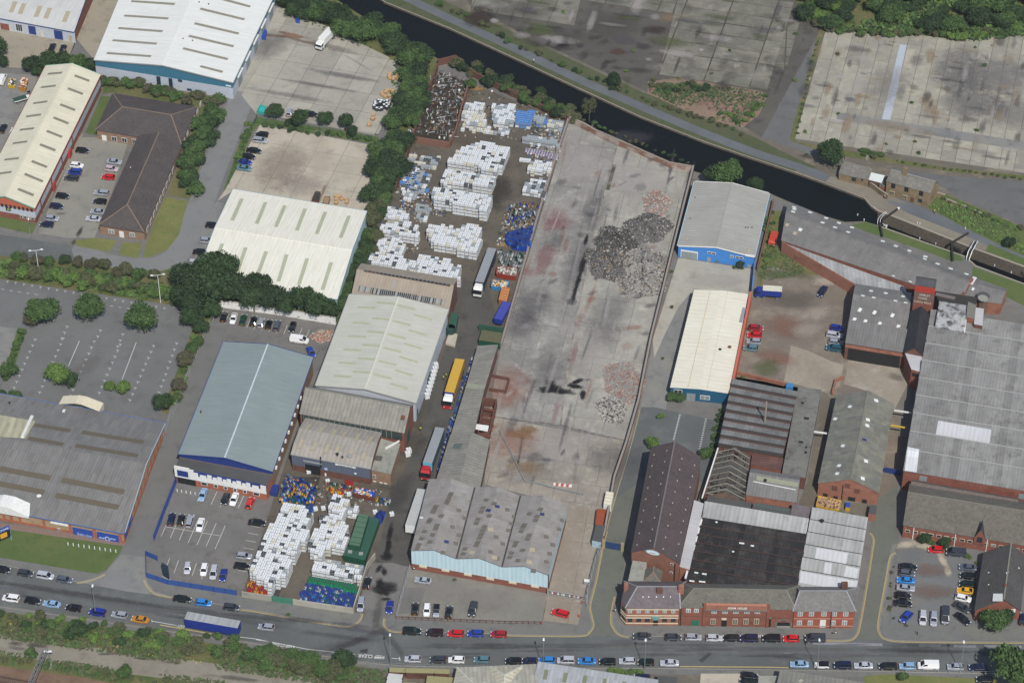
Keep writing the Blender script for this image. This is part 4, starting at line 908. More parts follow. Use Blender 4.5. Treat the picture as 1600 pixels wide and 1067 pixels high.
for x0,y0,x1,y1 in ((483.5,663,478,671.5),(504,667,498,675.5),(524.5,671,519,679.5),(541,674,535,682.5),(561,677.5,555,687.5),(581.5,682,575,691)): strip(B,'R2',x0,y0,x1,y1,.9,RLTT)
for x0,y0,x1,y1 in ((472.5,687,466.5,699.5),(494,691,488,703.5),(513.5,694,508,707.5),(529,697.5,525,707),(550.5,702,546,713),(570.5,707,565,718)): strip(B,'R1',x0,y0,x1,y1,.9,RLTT)
vent(B,'R1',527,710,BLK,.3,.6); vent(B,'R1',546,713,TRIM,.4,.7); vent(B,'R1',535,714,BLK,.2,.5)
panel(B,'F',(477,724,501,743),.16,BLK,'open_doorway'); panel(B,'F',(474.5,719,503,723.5),.5,TRIM,'roller_housing')
w_ = panel(B,'F',(524,722.5,556,731.5),.16,WHT,'sign'); text('Containers Filling Etc',B.f['F'],(529,726.5),(552,731),BLK,w_,'lettering',out=.2,hk=1.4)
u0,u1,v0,v1 = onrect(B.f['F'],(524,722.5,556,731.5))
panel(B,'F',(507,730,512,734),.15,plain('pale_blue_notice',hx('#a8b6d8')),'notice_board'); panel(B,'F',(554,738,557.5,739.5),.4,WHT,'wall_lamp'); slab(B,'F',(504.5-455)/6.0,(504.5-455)/6.0+.3,3.0,7.2,.35,BLK,'flue')
B = building('brick_annex','flat-roofed brick annex with small white windows at the end of the workshop','annex',[(578.5,733),(610,740),(624.5,694),(596,686)],4.4,FLATG,BRBN,over=.15,edge=TRIM)
win(B,'F',(582.5,741,587.5,747.5),WHT,GLS,2)
for x in (583,593,600): panel(B,'F',(x,750.5+(x-583)*.2,x+5,753+(x-583)*.2),.08,WHT,'window')
strip(B,'R0',586,715,597,716.5,2,plain('dark_stain',hx('#57524d')),'roof_patch',.02); strip(B,'R0',602,702,624,690,.2,WHT,'handrail',.6)
# long shed on the east side of the lane
B = building('lean_to_shed','upper fibre-cement lean-to on the lane next to the green skip','shed',[(727,609),(756.5,613),(777.5,544),(746.5,541)],3.4,FROOF,BRD,((0,0),(1,1.2)),'y',over=.1)
strip(B,'R0',729,602,757,606,2,plain('mossy_sheet',hx('#8f9280')),'replaced_sheets',.03)
B = building('lean_to_shed','middle stretch of the fibre-cement lean-to beside the roofless brick rooms','shed',[(704.5,681),(739,686),(756.5,613),(727,609)],3.4,FROOF,BRD,((0,0),(1,1.3)),'y',over=.1)
B = building('long_shed','lower gabled grey shed joining the triple-bay warehouse','shed',[(677.5,764),(747,775),(765,687),(704,680)],3.6,FROOF,BRD,gable(1.9,.55),'y',over=.1)
strip(B,'R0',717,693,713,701,2.4,plain('greenish_rooflight',hx('#56645f')),'rooflight',.15); strip(B,'R1',735,720,737,722,.4,BLK,'roof_hole',.1)
B = building('triple_bay_warehouse','triple-gabled warehouse with patched grey sheet roof and pale blue front','warehouse',[(642.5,860),(856,898),(885,788),(671,749)],6.9,PATCHR,BRR,((0,0),(1/6,1.7),(1/3,0),(.5,1.7),(2/3,0),(5/6,1.7),(1,0)),'y',bands=[(2.1,BRR)],over=.12,edge=BLK)
TB = B
for t in (1/3,2/3): m = MB(); m.bar(B.a.lerp(B.b,t)+ZV*.1,B.d.lerp(B.c,t)+ZV*.1,.45,plain('valley_dark',hx('#3f3c3a')),.16); m.build('valley_gutter',B.root)
for o_ in [x for x in B.root.children if x.name.startswith('cladding')]: o_.data.materials[0] = PALEB
for r in ((655,882,667,887.5),(690,888,702,893.5),(725,894.5,737,900),(760,901,772,906.5),(795,907,807,912.5),(830,913,842,918.5)): win(B,'F',r,CRM,CRM,3,'boarded_window')
for f_,x,y in (('R1',697.5,846),('R2',763,797),('R3',777,791),('R5',847,803)): strip(B,f_,x-3.5,y-.5,x+3.5,y+.6,1.0,RLBL,'blue_rooflight')
for f_,x,y in (('R3',766.5,827),('R3',772.5,870.5),('R5',831.5,858.5),('R5',827,878),('R2',737.5,863)): strip(B,f_,x-4.2,y-.5,x+4.2,y+.7,1.3,RLTT,'pale_sheet')
rr = random.Random(3)
BRS = plain('brown_sheet',hx('#6a645b'))
for f_,n,xa,ya,xb,yb in (('R0',18,650,856,690,765),('R2',15,722,864,760,775),('R4',15,792,876,830,790),('R1',7,690,862,725,770),('R3',8,760,872,795,785),('R5',7,832,890,866,800)):
    for k in range(n):
        t = k/n; x = xa+(xb-xa)*t+rr.choice((2,17)); y = ya+(yb-ya)*t+rr.uniform(-1,1); strip(B,f_,x-3.6,y-.5,x+3.6,y+.7,1.2,BRS,'brown_sheet',.05)
slab(B,'R',.3,.5,0,6.8,.2,BLK,'downpipe'); strip(B,'R0',656,808,661,809,.6,WHT,'loose_flashing')
# roofless brick rooms
RU = thing('roofless_rooms','roofless brick rooms with rusty cross beams next to the long grey shed','ruin',P(760,670),None)
for q in ([(747,690),(756,634)],[(756,634),(776,637)],[(776,637),(764,688)],[(747,690),(764,688)],[(751,665),(771,668)],[(753,650),(774,653)]):
    m = MB(); a,b = [drop(P(*p),0) for p in q]; s = (b-a).normalized().cross(ZV)*.3; m.box(a-s/2,b-a,s,ZV*3.2,BRD); m.build('brick_wall',RU)
for k in range(5): m = MB(); m.bar(P(750+k*1.6,680-k*10,3.3),P(768+k*1.8,683-k*10,3.3),.25,RUST); m.build('rusty_beam',RU)
m = MB(); m.prism([P(741,676,0),P(764,679,0),P(762,688,0),P(742,684,0)],3.3,3.5,WHT); m.build('white_roof_sheet',RU)
RU = thing('ruined_wall_room','low broken brick enclosure with rust-stained floor beside the cleared site','ruin',P(783,606),None)
for q in ([(770,590),(796,595)],[(796,595),(790,615)],[(790,615),(765,611)]):
    m = MB(); a,b = [drop(P(*p),0) for p in q]; s = (b-a).normalized().cross(ZV)*.3; m.box(a-s/2,b-a,s,ZV*1.2,BRD); m.build('brick_wall',RU)
# ------------------------------------------------------------------ east side
B = building('blue_warehouse','grey-roofed warehouse with bright blue front and grey roller door by the canal','warehouse',[(1060,383.5),(1178,401),(1201,303),(1086,285)],4.5,GROOF,SKYB,gable(1.6),'y',gut=plain('pale_blue_gutter',hx('#9fc2d0')),edge=WHT,cap=GROOF)
panel(B,'F',(1064,390,1090,406),.05,WHT,'door_frame'); panel(B,'F',(1065,392,1089,407),.12,SHUT,'roller_door')
for r in ((1105.5,393,1118.5,398),(1141,398.5,1146,403),(1149,400,1161.5,405)): win(B,'F',r,WHT,GLS,2)
panel(B,'F',(1105,402,1110,411),.1,TRIM,'door'); panel(B,'F',(1168,413,1173,419),.1,TRIM,'door'); panel(B,'F',(1165,397,1179,401),.5,WHT,'white_fascia')
for f_,x,y in (('R0',1074,372),('R1',1171,391.5)): strip(B,f_,x-2,y,x+2,y+.3,1.1,RLTT,'rooflight')
for x in (1165,1169,1175): vent(B,'R1',x,356,BLK,.15,.5)
for x,y in ((1086,309),(1078,342)): vent(B,'R0',x,y,BLK,.12,.5)
B = building('white_roof_unit','long low unit with cream-white roof and teal front east of the cleared site','warehouse',[(1047.5,605),(1139,614.5),(1168.5,460),(1085,453.5)],4.2,sheet('ivory_cream_roof',hx('#dcd7c6'),hx('#d6d0bd'),rib=.15,pitch=1.6,vary=.01),DTEAL,gable(.5),'y',edge=WHT,over=.1)
for f_,x0,y0,x1,y1 in (('R1',1163,481,1157,504),): strip(B,f_,x0,y0,x1,y1,1.0,plain('grey_rooflight',hx('#8d9096')))
SM = plain('seam_tan',hx('#c5b59b'))
for t0 in (.3,.62):
    a = B.a.lerp(B.b,t0); c = B.d.lerp(B.c,t0); m = MB(); m.bar(a+ZV*.48,c+ZV*.48,.18,SM,.05); m.build('roof_seam',B.root)
vent(B,'R1',1140,543,RUST,.35,.6); vent(B,'R1',1125,546,BLK,.3,.4)
win(B,'F',(1053,608,1066,615),WHT,GLS,2); panel(B,'F',(1073,614,1086,627),.1,SHUT,'roller_door'); win(B,'F',(1094,617,1109,625),WHT,GLSL,2)
wallrun('parapet_wall','red-orange rendered boundary wall along the white-roofed unit','wall',[(1140,634),(1172,476)],4.9,.6,plain('orange_red_render',hx('#b4553f')),plain('cap_red',hx('#b8634f')))
B = building('long_tile_hall','tall brick hall with long brown tiled roof dotted with tiny rooflights and oval sign','mill building',[(987,862),(1062,880),(1095,714.5),(1018,699)],9,slate('brown_plain_tile',hx('#55494a'),hx('#4b4344'),hx('#5f5654'),.55,.85),brick('brick_brown_red',hx('#84503d'),hx('#774535'),hx('#8a7568'),patch=hx('#6d4a3d')),gable(3.6,.46),'y',over=.2,cap=plain('ridge_grey',hx('#6c6665')))
for i in range(9):
    for j,f_ in ((0,'R0'),(1,'R0'),(0,'R1'),(1,'R1')):
        f = B.f[f_]; LL = (B.d-B.a).length; o,u,v,n = f; sl = 1 if (B.d-B.a).dot(u) > 0 else -1
        uu = (LL*(i+.45)/9.3) if sl > 0 else (LL-LL*(i+.45)/9.3); vv = (1.4,5.4)[j]; slab(B,f_,uu,uu+.4,vv,vv+.3,.1,RLT2,'rooflight',t0=0)
w_ = None; f = B.f['F']; uv0 = hit(f,1020,862.5); c = f[0]+f[1]*uv0[0]+f[2]*uv0[1]+f[3]*.1; m = MB(); u_,v_ = f[1],f[2]
el = [c+u_*1.9*math.cos(t)+v_*.85*math.sin(t) for t in [2*math.pi*i/24 for i in range(24)]]; m.face(el,plain('oval_blue',hx('#8fc3d6'))); el2 = [c+f[3]*.05+u_*1.6*math.cos(t)+v_*.62*math.sin(t) for t in [2*math.pi*i/24 for i in range(24)]]; m.face(el2,WHT)
sgn = m.build('oval_sign',B.root); text('centre',f,(1015.5,862.8),(1024.5,864.3),BLUEP,sgn,'lettering',out=.2)
for r in ((1047.5,879,1052,883),(1046.5,892,1051,896)): win(B,'F',r,WHT,GLS,1)
slab(B,'F',11.8,12,0,8.5,.2,BLK,'drainpipe')
B = building('strip_roof','narrow zinc strip roof between the brown tiled hall and the black roof','shed',[(1062.5,884.5),(1077,889),(1099,787),(1085,782)],7.5,ZINC,BRO,over=.1,edge=WHT)
B = building('flat_extension','stained flat-roofed extension behind the corner office','annex',[(982,907),(1008,908),(1010,879),(989,876)],6.5,FLATG,BRR,over=.1)
B = hipb('hipped_extension','small slate hipped extension behind the corner office','annex',[(1007,908),(1031,909),(1033,893),(1010,891)],6.6,1.6,SLTG,BRR,'y',.4,0,cap=TC)
# black saw-tooth roof and neighbours
n = 7; pr = []
for k in range(n): pr += [(k/n,.1),((k+.96)/n,.75)]
pr += [(1,.1)]
B = building('black_roof_shed','large black felt saw-tooth roof behind the long brick frontage','mill building',[(1071,905),(1243,934),(1261,837),(1097,811)],6.0,BLACKR,BRD,pr,'x',over=.05)
rr = random.Random(9)
for k in range(26): x,y = rr.uniform(1100,1240),rr.uniform(825,905); strip(B,'R%d' % 6,x,y,x+rr.uniform(1,4),y+.4,.3,RLW,'pale_fixing',.06) if 0 else None
for x,y,l in ((1085,894,6),(1097,896,7),(1092,908,10),(1077,907,8),(1155,848,8),(1173,852,5),(1118,815,3),(1144,861,3)):
    f = (B.cen,Vector((1,0,0)),Vector((0,1,0)),ZV); B.f['T'] = (drop(B.cen,6.9),Vector((1,0,0)),Vector((0,1,0)),ZV.copy()); strip(B,'T',x,y,x+l,y+1,.5,RLW,'white_sheet',.08)
for k in range(1,n):
    a = B.a.lerp(B.d,k/n)+ZV*.3; c = B.b.lerp(B.c,k/n)+ZV*.3; m = MB(); a,c = a.lerp(B.d,.02)+ZV*.5,c.lerp(B.c,.02)+ZV*.5; m.bar(a,c,.2,plain('old_rust',hx('#4d3831')),.12); m.build('rusty_valley',B.root)
a,d = B.a,B.d; m = MB(); m.bar(a+ZV*.5,d+ZV*.5,.5,WHT,.5); m.build('white_parapet',B.root)
B = building('grey_strip_shed','pale grey ribbed strip roof along the top of the black roof','shed',[(1097,811),(1259,838),(1263,817),(1101,790)],6.0,MILLR2,BRD,((0,0),(1,1.6)),'x',over=.05)
n = 6; pr = []
for k in range(n): pr += [(k/n,0),((k+.965)/n,1.3)]
pr += [(1,0)]
B = building('pale_sawtooth_shed','pale grey saw-tooth shed of six bays with brighter replaced sheets','mill building',[(1246,915),(1337,930),(1355,813),(1269.5,797)],6.0,MILLR2,BRD,pr,'x',over=.1)
for k in range(1,n): a = B.a.lerp(B.d,(k-.03)/n)+ZV*1.4; c = B.b.lerp(B.c,(k-.03)/n)+ZV*1.4; m = MB(); m.bar(a,c,.2,BLK,.1); m.build('ridge_flashing',B.root)
def rp(B,fk,pts,mat,name='replaced_sheets',t=.04):
    f = B.f[fk]; m = MB(); q = [f[0]+f[1]*a+f[2]*b+f[3]*t for a,b in (hit(f,x,y) for x,y in pts)]; m.quad(*q,mat); return m.build(name,B.root)
BR8 = sheet('bright_sheet',hx('#c0c1c3'),hx('#b8b9bb'),rib=.2,pitch=1.2,vary=.03)
rp(B,'R4',[(1273,872),(1322,881),(1325,864),(1276,855)],BR8); rp(B,'R2',[(1286,896),(1298,898),(1300,880),(1289,878)],BR8); rp(B,'R2',[(1318,901),(1338,905),(1342,888),(1322,884)],BR8)
rp(B,'R0',[(1249,910),(1336,924),(1340,908),(1251,892)],BR8)
vent(B,'R8',1284,815,BLK,.4,.8)
# brick frontage
def sash(B,x,y,w_=6.5,h_=7,fr=WHT,gl=GLSL,arch=False):
    o = win(B,'F',(x-w_/2,y-h_/2,x+w_/2,y+h_/2),fr,gl,2)
    return o
STB = plain('stone_band',hx('#cbbfa6'),.8)
B = hipb('corner_office','two-storey brick corner office with cream stone bands and slate hipped roof','office building',[(979,949.5),(1061,950),(1070,909),(977,909)],6.5,3.0,SLT,BRO,'x',.2,.06,cap=plain('lead_cap',hx('#8d8d92')))
for k,x in enumerate((984.5,998,1011.5,1025,1038.5,1052)):
    sash(B,x,954,5.5,6);
    if k != 3: win(B,'F',(x-3.5,964.5,x+3.5,971),BLK,GLS,1)
L_ = (B.b-B.a).length
for v0 in (3.65,2.75,.75): slab(B,'F',0,L_,v0,v0+.28,.14,STB,'stone_band')
slab(B,'F',0,L_,5.95,6.2,.16,STB,'stone_band'); panel(B,'F',(1021,965,1028,976),.12,BLK,'door'); w_ = panel(B,'F',(1019,962,1030,966),.6,plain('canopy_green',hx('#6f8f8c')),'door_canopy')
chimney(B,'rL',978,921,.9,1.1,2.2,BRO,BRT); chimney(B,'rF',1064,923,1.4,.9,2.0,BRO,BRT); chimney(B,'rF',1030.5,924,1.5,.9,1.2,BRD,None)
for x in (1004,1013,1025,1036,1047): strip(B,'rF',x,932,x+1.4,932.2,.3,RLW,'roof_fixing',.1)
# splayed corner bay
m = MB(); a = P(970.5,939.5,6.5); b2 = B.a; dd = drop(B.d,6.5)
for p,q in ((a,b2),(dd,a)): m.quad(drop(p,0),drop(q,0),q,p,BRO)
m.face([a+ZV*.1,b2+ZV*.1,dd+ZV*.1],SLT); bay_ = m.build('corner_bay',B.root)
for v0 in (3.65,2.75,.75):
    m = MB(); m.bar(drop(a,v0),drop(b2,v0),.22,STB,.28); m.build('stone_band',B.root)
wf = wallface(a,b2,drop(B.cen,0)); B.f['S'] = wf; ll = (drop(b2,0)-drop(a,0)).length
slab(B,'S',ll*.25,ll*.75,4.2,5.6,.08,GLS,'window'); slab(B,'S',ll*.25,ll*.75,1.2,2.5,.08,GLS,'window')
B = hipb('long_office','long two-storey brick office with arched windows, gateway and lettered parapet','office building',[(1062,948.5),(1240.5,952),(1247,915),(1070,912)],6.7,2.6,SLTG,BRR,'x',.1,.09,cap=plain('ridge_mossy',hx('#77756a')))
L_ = (B.b-B.a).length
for x in (1075.5,1088): sash(B,x,953.5,7,6)
for x in (1116,1133,1150,1167,1183.5): sash(B,x,954.5,7.5,7);
for x in (1114,1148.5,1165.5,1182): win(B,'F',(x-3.5,966,x+3.5,975),STB,plain('window_green_grey',hx('#5b5d50'),.5),2)
panel(B,'F',(1127.5,968,1135,979),.1,BLK,'door'); panel(B,'F',(1127.5,965,1135,968),.1,STB,'fanlight'); w_ = panel(B,'F',(1081,968.5,1092,976.5),.1,plain('green_door_panel',hx('#1f6a55')),'green_shutter')
panel(B,'F',(1197,965,1204,978.5),.1,BLK,'doorway'); panel(B,'F',(1195.8,963,1205.5,966),.14,plain('stone_grey',hx('#6f6a62')),'door_arch')
uA,uB,vA,vB = onrect(B.f['F'],(1212,960,1237,979.5)); o,u,v,n_ = B.f['F']; m = MB(); cc = (uA+uB)/2; rad = (uB-uA)/2
ar = [o+u*(cc+rad*math.cos(t))+v*(1.6+rad*.8*math.sin(t))+n_*.18 for t in [math.pi*i/12 for i in range(13)]]; m.face([o+u*(cc-rad)+n_*.18,o+u*(cc+rad)+n_*.18]+ar,plain('stone_grey',hx('#6f6a62'))); gt = m.build('gateway_arch',B.root)
m = MB(); rad -= .55; ar = [o+u*(cc+rad*math.cos(t))+v*(1.5+rad*.8*math.sin(t))+n_*.24 for t in [math.pi*i/12 for i in range(13)]]; m.face([o+u*(cc-rad)+n_*.24,o+u*(cc+rad)+n_*.24]+ar,BLK); m.build('gateway_opening',gt)
slab(B,'F',cc-rad,cc+rad,.05,.8,.3,plain('gate_rail',hx('#8f8a84')),'gate'); slab(B,'F',cc-rad,cc+rad,2.2,2.6,.3,BRR,'beam')
uA = hit(B.f['F'],1101,948)[0]; uB = hit(B.f['F'],1201,948)[0]
w_ = slab(B,'F',uA,uB,6.3,8.0,.25,BRO,'parapet',t0=-.35); slab(B,'F',uA,uB,6.1,6.5,.5,plain('stone_grey',hx('#6f6a62')),'cornice'); slab(B,'F',uA,uB,8.0,8.12,.3,plain('parapet_cap',hx('#b07560')),'coping',t0=-.4)
for u_ in (uA,uB): slab(B,'F',u_-.35,u_+.35,0,8.6,.35,BRR,'pilaster')
a,b = B.a,B.b; fo = B.f['F']; uc = (hit(fo,1137,946)[0],hit(fo,1167.5,946)[0]); A0 = fo[0]+fo[1]*uc[0]+ZV*6.75+fo[3]*.3; B0 = fo[0]+fo[1]*uc[1]+ZV*6.75+fo[3]*.3
text3('ADAM  HOUSE',A0,B0,fo[3],plain('bright_white_letters',(.85,.85,.83)),w_,'lettering',hk=1.35)
slab(B,'F',0,L_,3.5,3.65,.1,BRD,'string_course');
for x in (1241,): slab(B,'F',.3,.5,0,6.6,.2,BLK,'drainpipe')
B = hipb('end_office','two-storey red brick office at the street corner with plain slate roof','office building',[(1241,954.5),(1335,954.5),(1340.5,917.5),(1247,917.5)],6.4,3.0,SLTW,brick('brick_bright_red',hx('#9c4430'),hx('#8a3a29'),hx('#93705f')),'x',.05,.18,cap=plain('lead_cap',hx('#8d8d92')))
for x in (1250.5,1268,1287.5,1303.5,1321.5): sash(B,x,958.5,7,7)
for k,x in enumerate((1249,1266,1285.5,1301.5,1319.5)):
    if k == 2: panel(B,'F',(1281.5,968,1289.5,979),.1,WHT,'door')
    else: sash(B,x,972.5,7,7)
L_ = (B.b-B.a).length
for v0 in (3.55,.8): slab(B,'F',0,L_,v0,v0+.2,.1,plain('stone_band_warm',hx('#a58a78')),'stone_band')
slab(B,'F',9.6,9.8,0,6.2,.2,BLK,'drainpipe')
chimney(B,'rB',1319,919,1.6,1.2,2.0,BRD,None)
B.f['T'] = (drop(B.cen,8.3),Vector((1,0,0)),Vector((0,1,0)),ZV.copy())
# ------------------------------------------------------------------ saw-tooth ruin group
n = 8; pr = []
for k in range(n): pr += [(k/n,0),((k+.12)/n,.8)]
pr += [(1,0)]
B = building('derelict_sawtooth_mill','derelict saw-tooth mill shed with red iron gutters and weeds along its wall','mill building',[(1122.5,697),(1222,714),(1246.5,612),(1145,592)],5,MILLR,BRD,pr,'x',over=.05,seg=[plain('shadowed_glazing',hx('#2f2b29'),.5) if k % 2 == 0 else None for k in range(16)])  # near-black steep faces stand for the shadow band along each gutter
REDG = plain('red_gutter',hx('#553a36'),.8)
for k in range(1,n): a = B.a.lerp(B.d,k/n)+ZV*.25; c = B.b.lerp(B.c,k/n)+ZV*.25; m = MB(); m.bar(a,c,.4,REDG,.2); m.build('iron_gutter',B.root)
for x,y,l in ((1196,634,1),(1144,655,1.2),(1152,690,1.2)): pass
fl = thing('flue_pipe','thin steel flue rising from the derelict saw-tooth roof','flue',P(1195,661,0)); m = MB(); q = P(1195,661,5.5); m.cyl(drop(q,0),.25,13.5,plain('flue_steel',hx('#8f8578')),8); m.build('pipe',fl)
B = building('flat_ruin','narrow flat felted roof with open holes beside the alley','ruin',[(1222.5,739),(1258,746.5),(1283,609),(1247.5,605.5)],4.4,ground('broken_felt',hx('#6b6967'),hx('#777472'),hx('#4e4b49'),.12,.7,grain=.3),BRD,over=.1,edge=BRO)
for x,y,l in ((1252,629,4),(1256,653,8),(1248,690,7),(1258,698,3),(1257,706,4)): strip(B,'R0',x,y,x+l,y+1,.9,BLK,'roof_hole',.02)
# burnt-out truss roof
RU = thing('roofless_mill','roofless brick mill with bare slate battens and white trusses','ruin',P(1135,745),None)
qa = [P(1101,775,4.5),P(1163,784,4.5),P(1172,712,4.5),P(1122,702,4.5)]
for i in range(4):
    a,b = drop(qa[i],0),drop(qa[(i+1) % 4],0); s = (b-a).normalized().cross(ZV)*.35; m = MB(); m.box(a-s/2,b-a,s,ZV*4.5,BRD); m.build('brick_wall',RU)
m = MB(); a,b = qa[0],qa[1]; ap = a.lerp(b,.5)+ZV*2.6; n_ = Vector((0,-.02,0)); m.face([a,b,ap],BRO,[(0,0),(10,0),(5,2.6)]); m.face([b,a,ap],BRO); m.build('brick_gable',RU)
wt = plain('bleached_timber',hx('#8d887d'),.9); GT = plain('grey_batten',hx('#55524d'),.9)
for k in range(8):
    t = (k+.5)/8; a = qa[0].lerp(qa[3],t); b = qa[1].lerp(qa[2],t); c = a.lerp(b,.5)+ZV*2.6; m = MB(); m.bar(a,c,.22,wt); m.bar(c,b,.22,wt); m.bar(a,b,.2,wt); m.bar(a.lerp(b,.3),a.lerp(c,.7),.15,wt); m.build('roof_truss',RU)
m = MB(); rr = random.Random(2)
for s_ in (0,1):
    for k in range(18):
        t = (k+.5)/18; a0 = (qa[0] if s_ == 0 else qa[1]); a1 = (qa[3] if s_ == 0 else qa[2]); c0 = qa[0].lerp(qa[1],.5)+ZV*2.6; c1 = qa[3].lerp(qa[2],.5)+ZV*2.6
        u0,u1 = sorted((rr.uniform(0,.5),rr.uniform(.6,1))); m.bar(a0.lerp(c0,t).lerp(a1.lerp(c1,t),u0),a0.lerp(c0,t).lerp(a1.lerp(c1,t),u1),.2,GT,.06)
for k in range(60):
    t = k/60; s_ = rr.random() < .5; a = qa[0].lerp(qa[3],t) if s_ else qa[1].lerp(qa[2],t); c = (qa[0].lerp(qa[1],.5)).lerp(qa[3].lerp(qa[2],.5),t)+ZV*2.6
    m.bar(a,c,.1,GT)
m.build('batten',RU,kind='stuff')
m = MB(); m.bar(P(1097,778,4.6),P(1122,700,4.6),.35,WHT); m.build('white_gutter',RU)
B = building('slatted_link_roof','narrow red slatted roof and brick wall below the derelict saw-tooth mill','ruin',[(1173,726),(1220,734),(1224,716),(1176,708)],4.2,sheet('red_slats',hx('#6f5048'),hx('#5e4a44'),rib=1.,pitch=.9,vary=.2),BRR,over=.05)
B = building('grey_roof_shed','plain grey-roofed shed with a pale glazed strip behind the brick frontage','shed',[(1166,773),(1244,785),(1250,748),(1173,735.5)],5.2,DGROOF,BRO,((0,0),(.72,1.9),(1,.8)),'x',over=.1)
strip(B,'R0',1182,746.5,1247,757.5,1.4,plain('olive_glazing',hx('#8b8d78'),.5),'glazed_strip'); strip(B,'R0',1177,752,1243,765,.2,WHT,'white_flashing'); strip(B,'R0',1193,750,1198,751,1.0,BLK,'missing_pane',.1)
B = building('small_grey_roof','small dark flat roof squeezed behind the pale grey strip, left one','shed',[(1101,790),(1172,801),(1174,786),(1106,775)],5,FLATD,BRD,over=.05)
B = building('small_grey_roof','dark flat roof with a row of glazed lights behind the pale grey strip','shed',[(1174,800),(1235,811),(1238,795),(1178,785)],5,FLATD,BRD,over=.05)
for k in range(11): strip(B,'R0',1178+k*5,788+k*.9,1181.5+k*5,788.7+k*.9,1.0,plain('green_glazing',hx('#4f5f58')),'glazed_light')
B = building('slate_house','tiny slate-roofed brick building with white boarded window','annex',[(1236,806),(1262,811),(1267,797),(1238,792)],5,SLT,BRD,((0,0),(1,1)),'x',over=.1)
panel(B,'F',(1238,810,1262,817),.15,WHT,'boarded_window')
B = building('brick_shed','long grey-roofed brick shed with orange gable beside the yellow skip','mill building',[(1279,754),(1372.5,769),(1396,632),(1308,618)],4.8,sheet('mossy_sheet_roof',hx('#6f6e66'),hx('#7a786f'),rib=.35,vary=.14,sheetw=1.3,sheeth=2.4,pitch=.9,dirt=hx('#8e8c78'),dlo=.5,dhi=.72),BRO,gable(3.4,.53),'y',over=.2,cap=plain('ridge_mossy',hx('#77756a')))
for x,y in ((1328,635),(1305,654),(1317,696),(1311,727),(1308,739.5)): strip(B,'R0',x-2.6,y,x+2.6,y+.5,1.0,RLW,'rooflight')
for x,y in ((1369,625.5),(1356,655.5),(1355,664.5),(1353,720),(1348,747)): strip(B,'R1',x-3,y-.5,x+3,y+1,1.1,RLW,'rooflight')
strip(B,'R1',1347,686,1354,687.5,.9,RLBL,'blue_rooflight')
for r in ((1300,758,1308,767),(1320,755,1328,763),(1335,763,1343,771)): panel(B,'F',r,.05,BRD,'bricked_window')
for r in ((1286,770,1293,777),(1302,774,1309,781),(1325,775,1336,786),(1347,779,1354,790)): win(B,'F',r,BRD,BLK,1,'doorway')
slab(B,'F',6.6,6.8,0,5.5,.2,BLK,'drainpipe')
# ------------------------------------------------------------------ canal mills
B = building('canal_shed','long canal-side mill shed with dark sheet roof dotted with white rooflights','mill building',[(1221,376),(1503,470),(1520,432.5),(1232,316)],4.4,SHEDR,BRR,gable(1.8,.6),'x',over=.1,cap=SHEDR)
for x,y in ((1240.5,324),(1241,327),(1239,331),(1265.5,332),(1290.5,341),(1285,348),(1310.5,348.5),(1304.5,355.5),(1331,355.5),(1325,363),(1350.5,372),(1379,377),(1377,381.5),(1399.5,384.5),(1398,389),(1420.5,392),(1418.5,396.5),(1446,401),(1444.5,405),(1465,412.5),(1485.5,420),(1510,428.5)):
    strip(B,'R1',x-3.2 if x > 1440 and x != 1444.5 else x-2.6,y-.9,x+3.2,y+.9,1.0,RLW)
for x,y in ((1230,351.5),(1250.5,359),(1242,364.5),(1271,366.5),(1291,374),(1283.5,388),(1316.5,383.5),(1337,391),(1404,416),(1397,429.5),(1431,424.5),(1423.5,438.5),(1443.5,420),(1449,431),(1456,432),(1473,439.5),(1480,442),(1497,448.5)):
    strip(B,'R0',x-2.4,y-.7,x+2.4,y+1,1.2,RLW if (x*7) % 3 > 1 else RLTT)
m = MB(); pl = [P(*p,4.0) for p in ((1222,379),(1337,446),(1345,452),(1420,462),(1412,447))]; m.prism(pl,3.7,4.0,MILLR2,BRR); rt = m.build('lean_to_roof',B.root)
m = MB(); q = [drop(p,0) for p in pl[:3]]
for i in range(2): s = (q[i+1]-q[i]).normalized().cross(ZV)*.3; m.box(q[i]-s/2,q[i+1]-q[i],s,ZV*4.3,BRO)
m.build('brick_wall',B.root)
B = building('canal_shed_end','lower end section of the canal shed with firewall and plain dark roof','mill building',[(1499,467),(1564,475),(1574,453),(1522,434)],4.2,SHEDR,BRO,gable(.9,.7),'x',over=.1)
for x,y in ((1521,452),(1537,458),(1560,461)): strip(B,'R0',x-2.5,y-.7,x+2.5,y+.8,1.1,RLW)
strip(B,'R1',1523,433,1516,444,1.4,WHT,'white_flashing',.1); strip(B,'R0',1519,437,1501,468,.8,BRR,'firewall',.7)
tk = thing('water_tank','round flat concrete water tank on the end of the canal shed','tank',P(1536,480,0)); m = MB(); m.cyl(P(1536,466,5.2)-ZV*5.2,1.6,5.2,BRD,8); m.build('pedestal',tk); m = MB(); m.cyl(P(1536,466,5.2),1.9,.9,FLATG,20,1.9,FLATD); m.cyl(P(1536,466,6.1),1.5,.05,FLATG,20); m.build('bowl',tk)
B = building('tower','square red brick mill tower with painted red band and white lettering','tower',[(1430,445.5),(1461.5,450.5),(1463.5,437),(1432,432)],15.5,sheet('tower_roof',hx('#47474a'),hx('#525255'),rib=.3),BRR,gable(.8,.6),'x',over=.05)
L_ = (B.b-B.a).length
w_ = slab(B,'F',0,L_,13.3,15.4,.08,REDW,'painted_band'); slab(B,'F',0,L_,10.2,13.2,.05,plain('faded_paint_panel',hx('#6d5550')),'painted_panel')
LET = plain('tower_letters',hx('#c9c2b0'))
o,u,v,n_ = B.f['F']
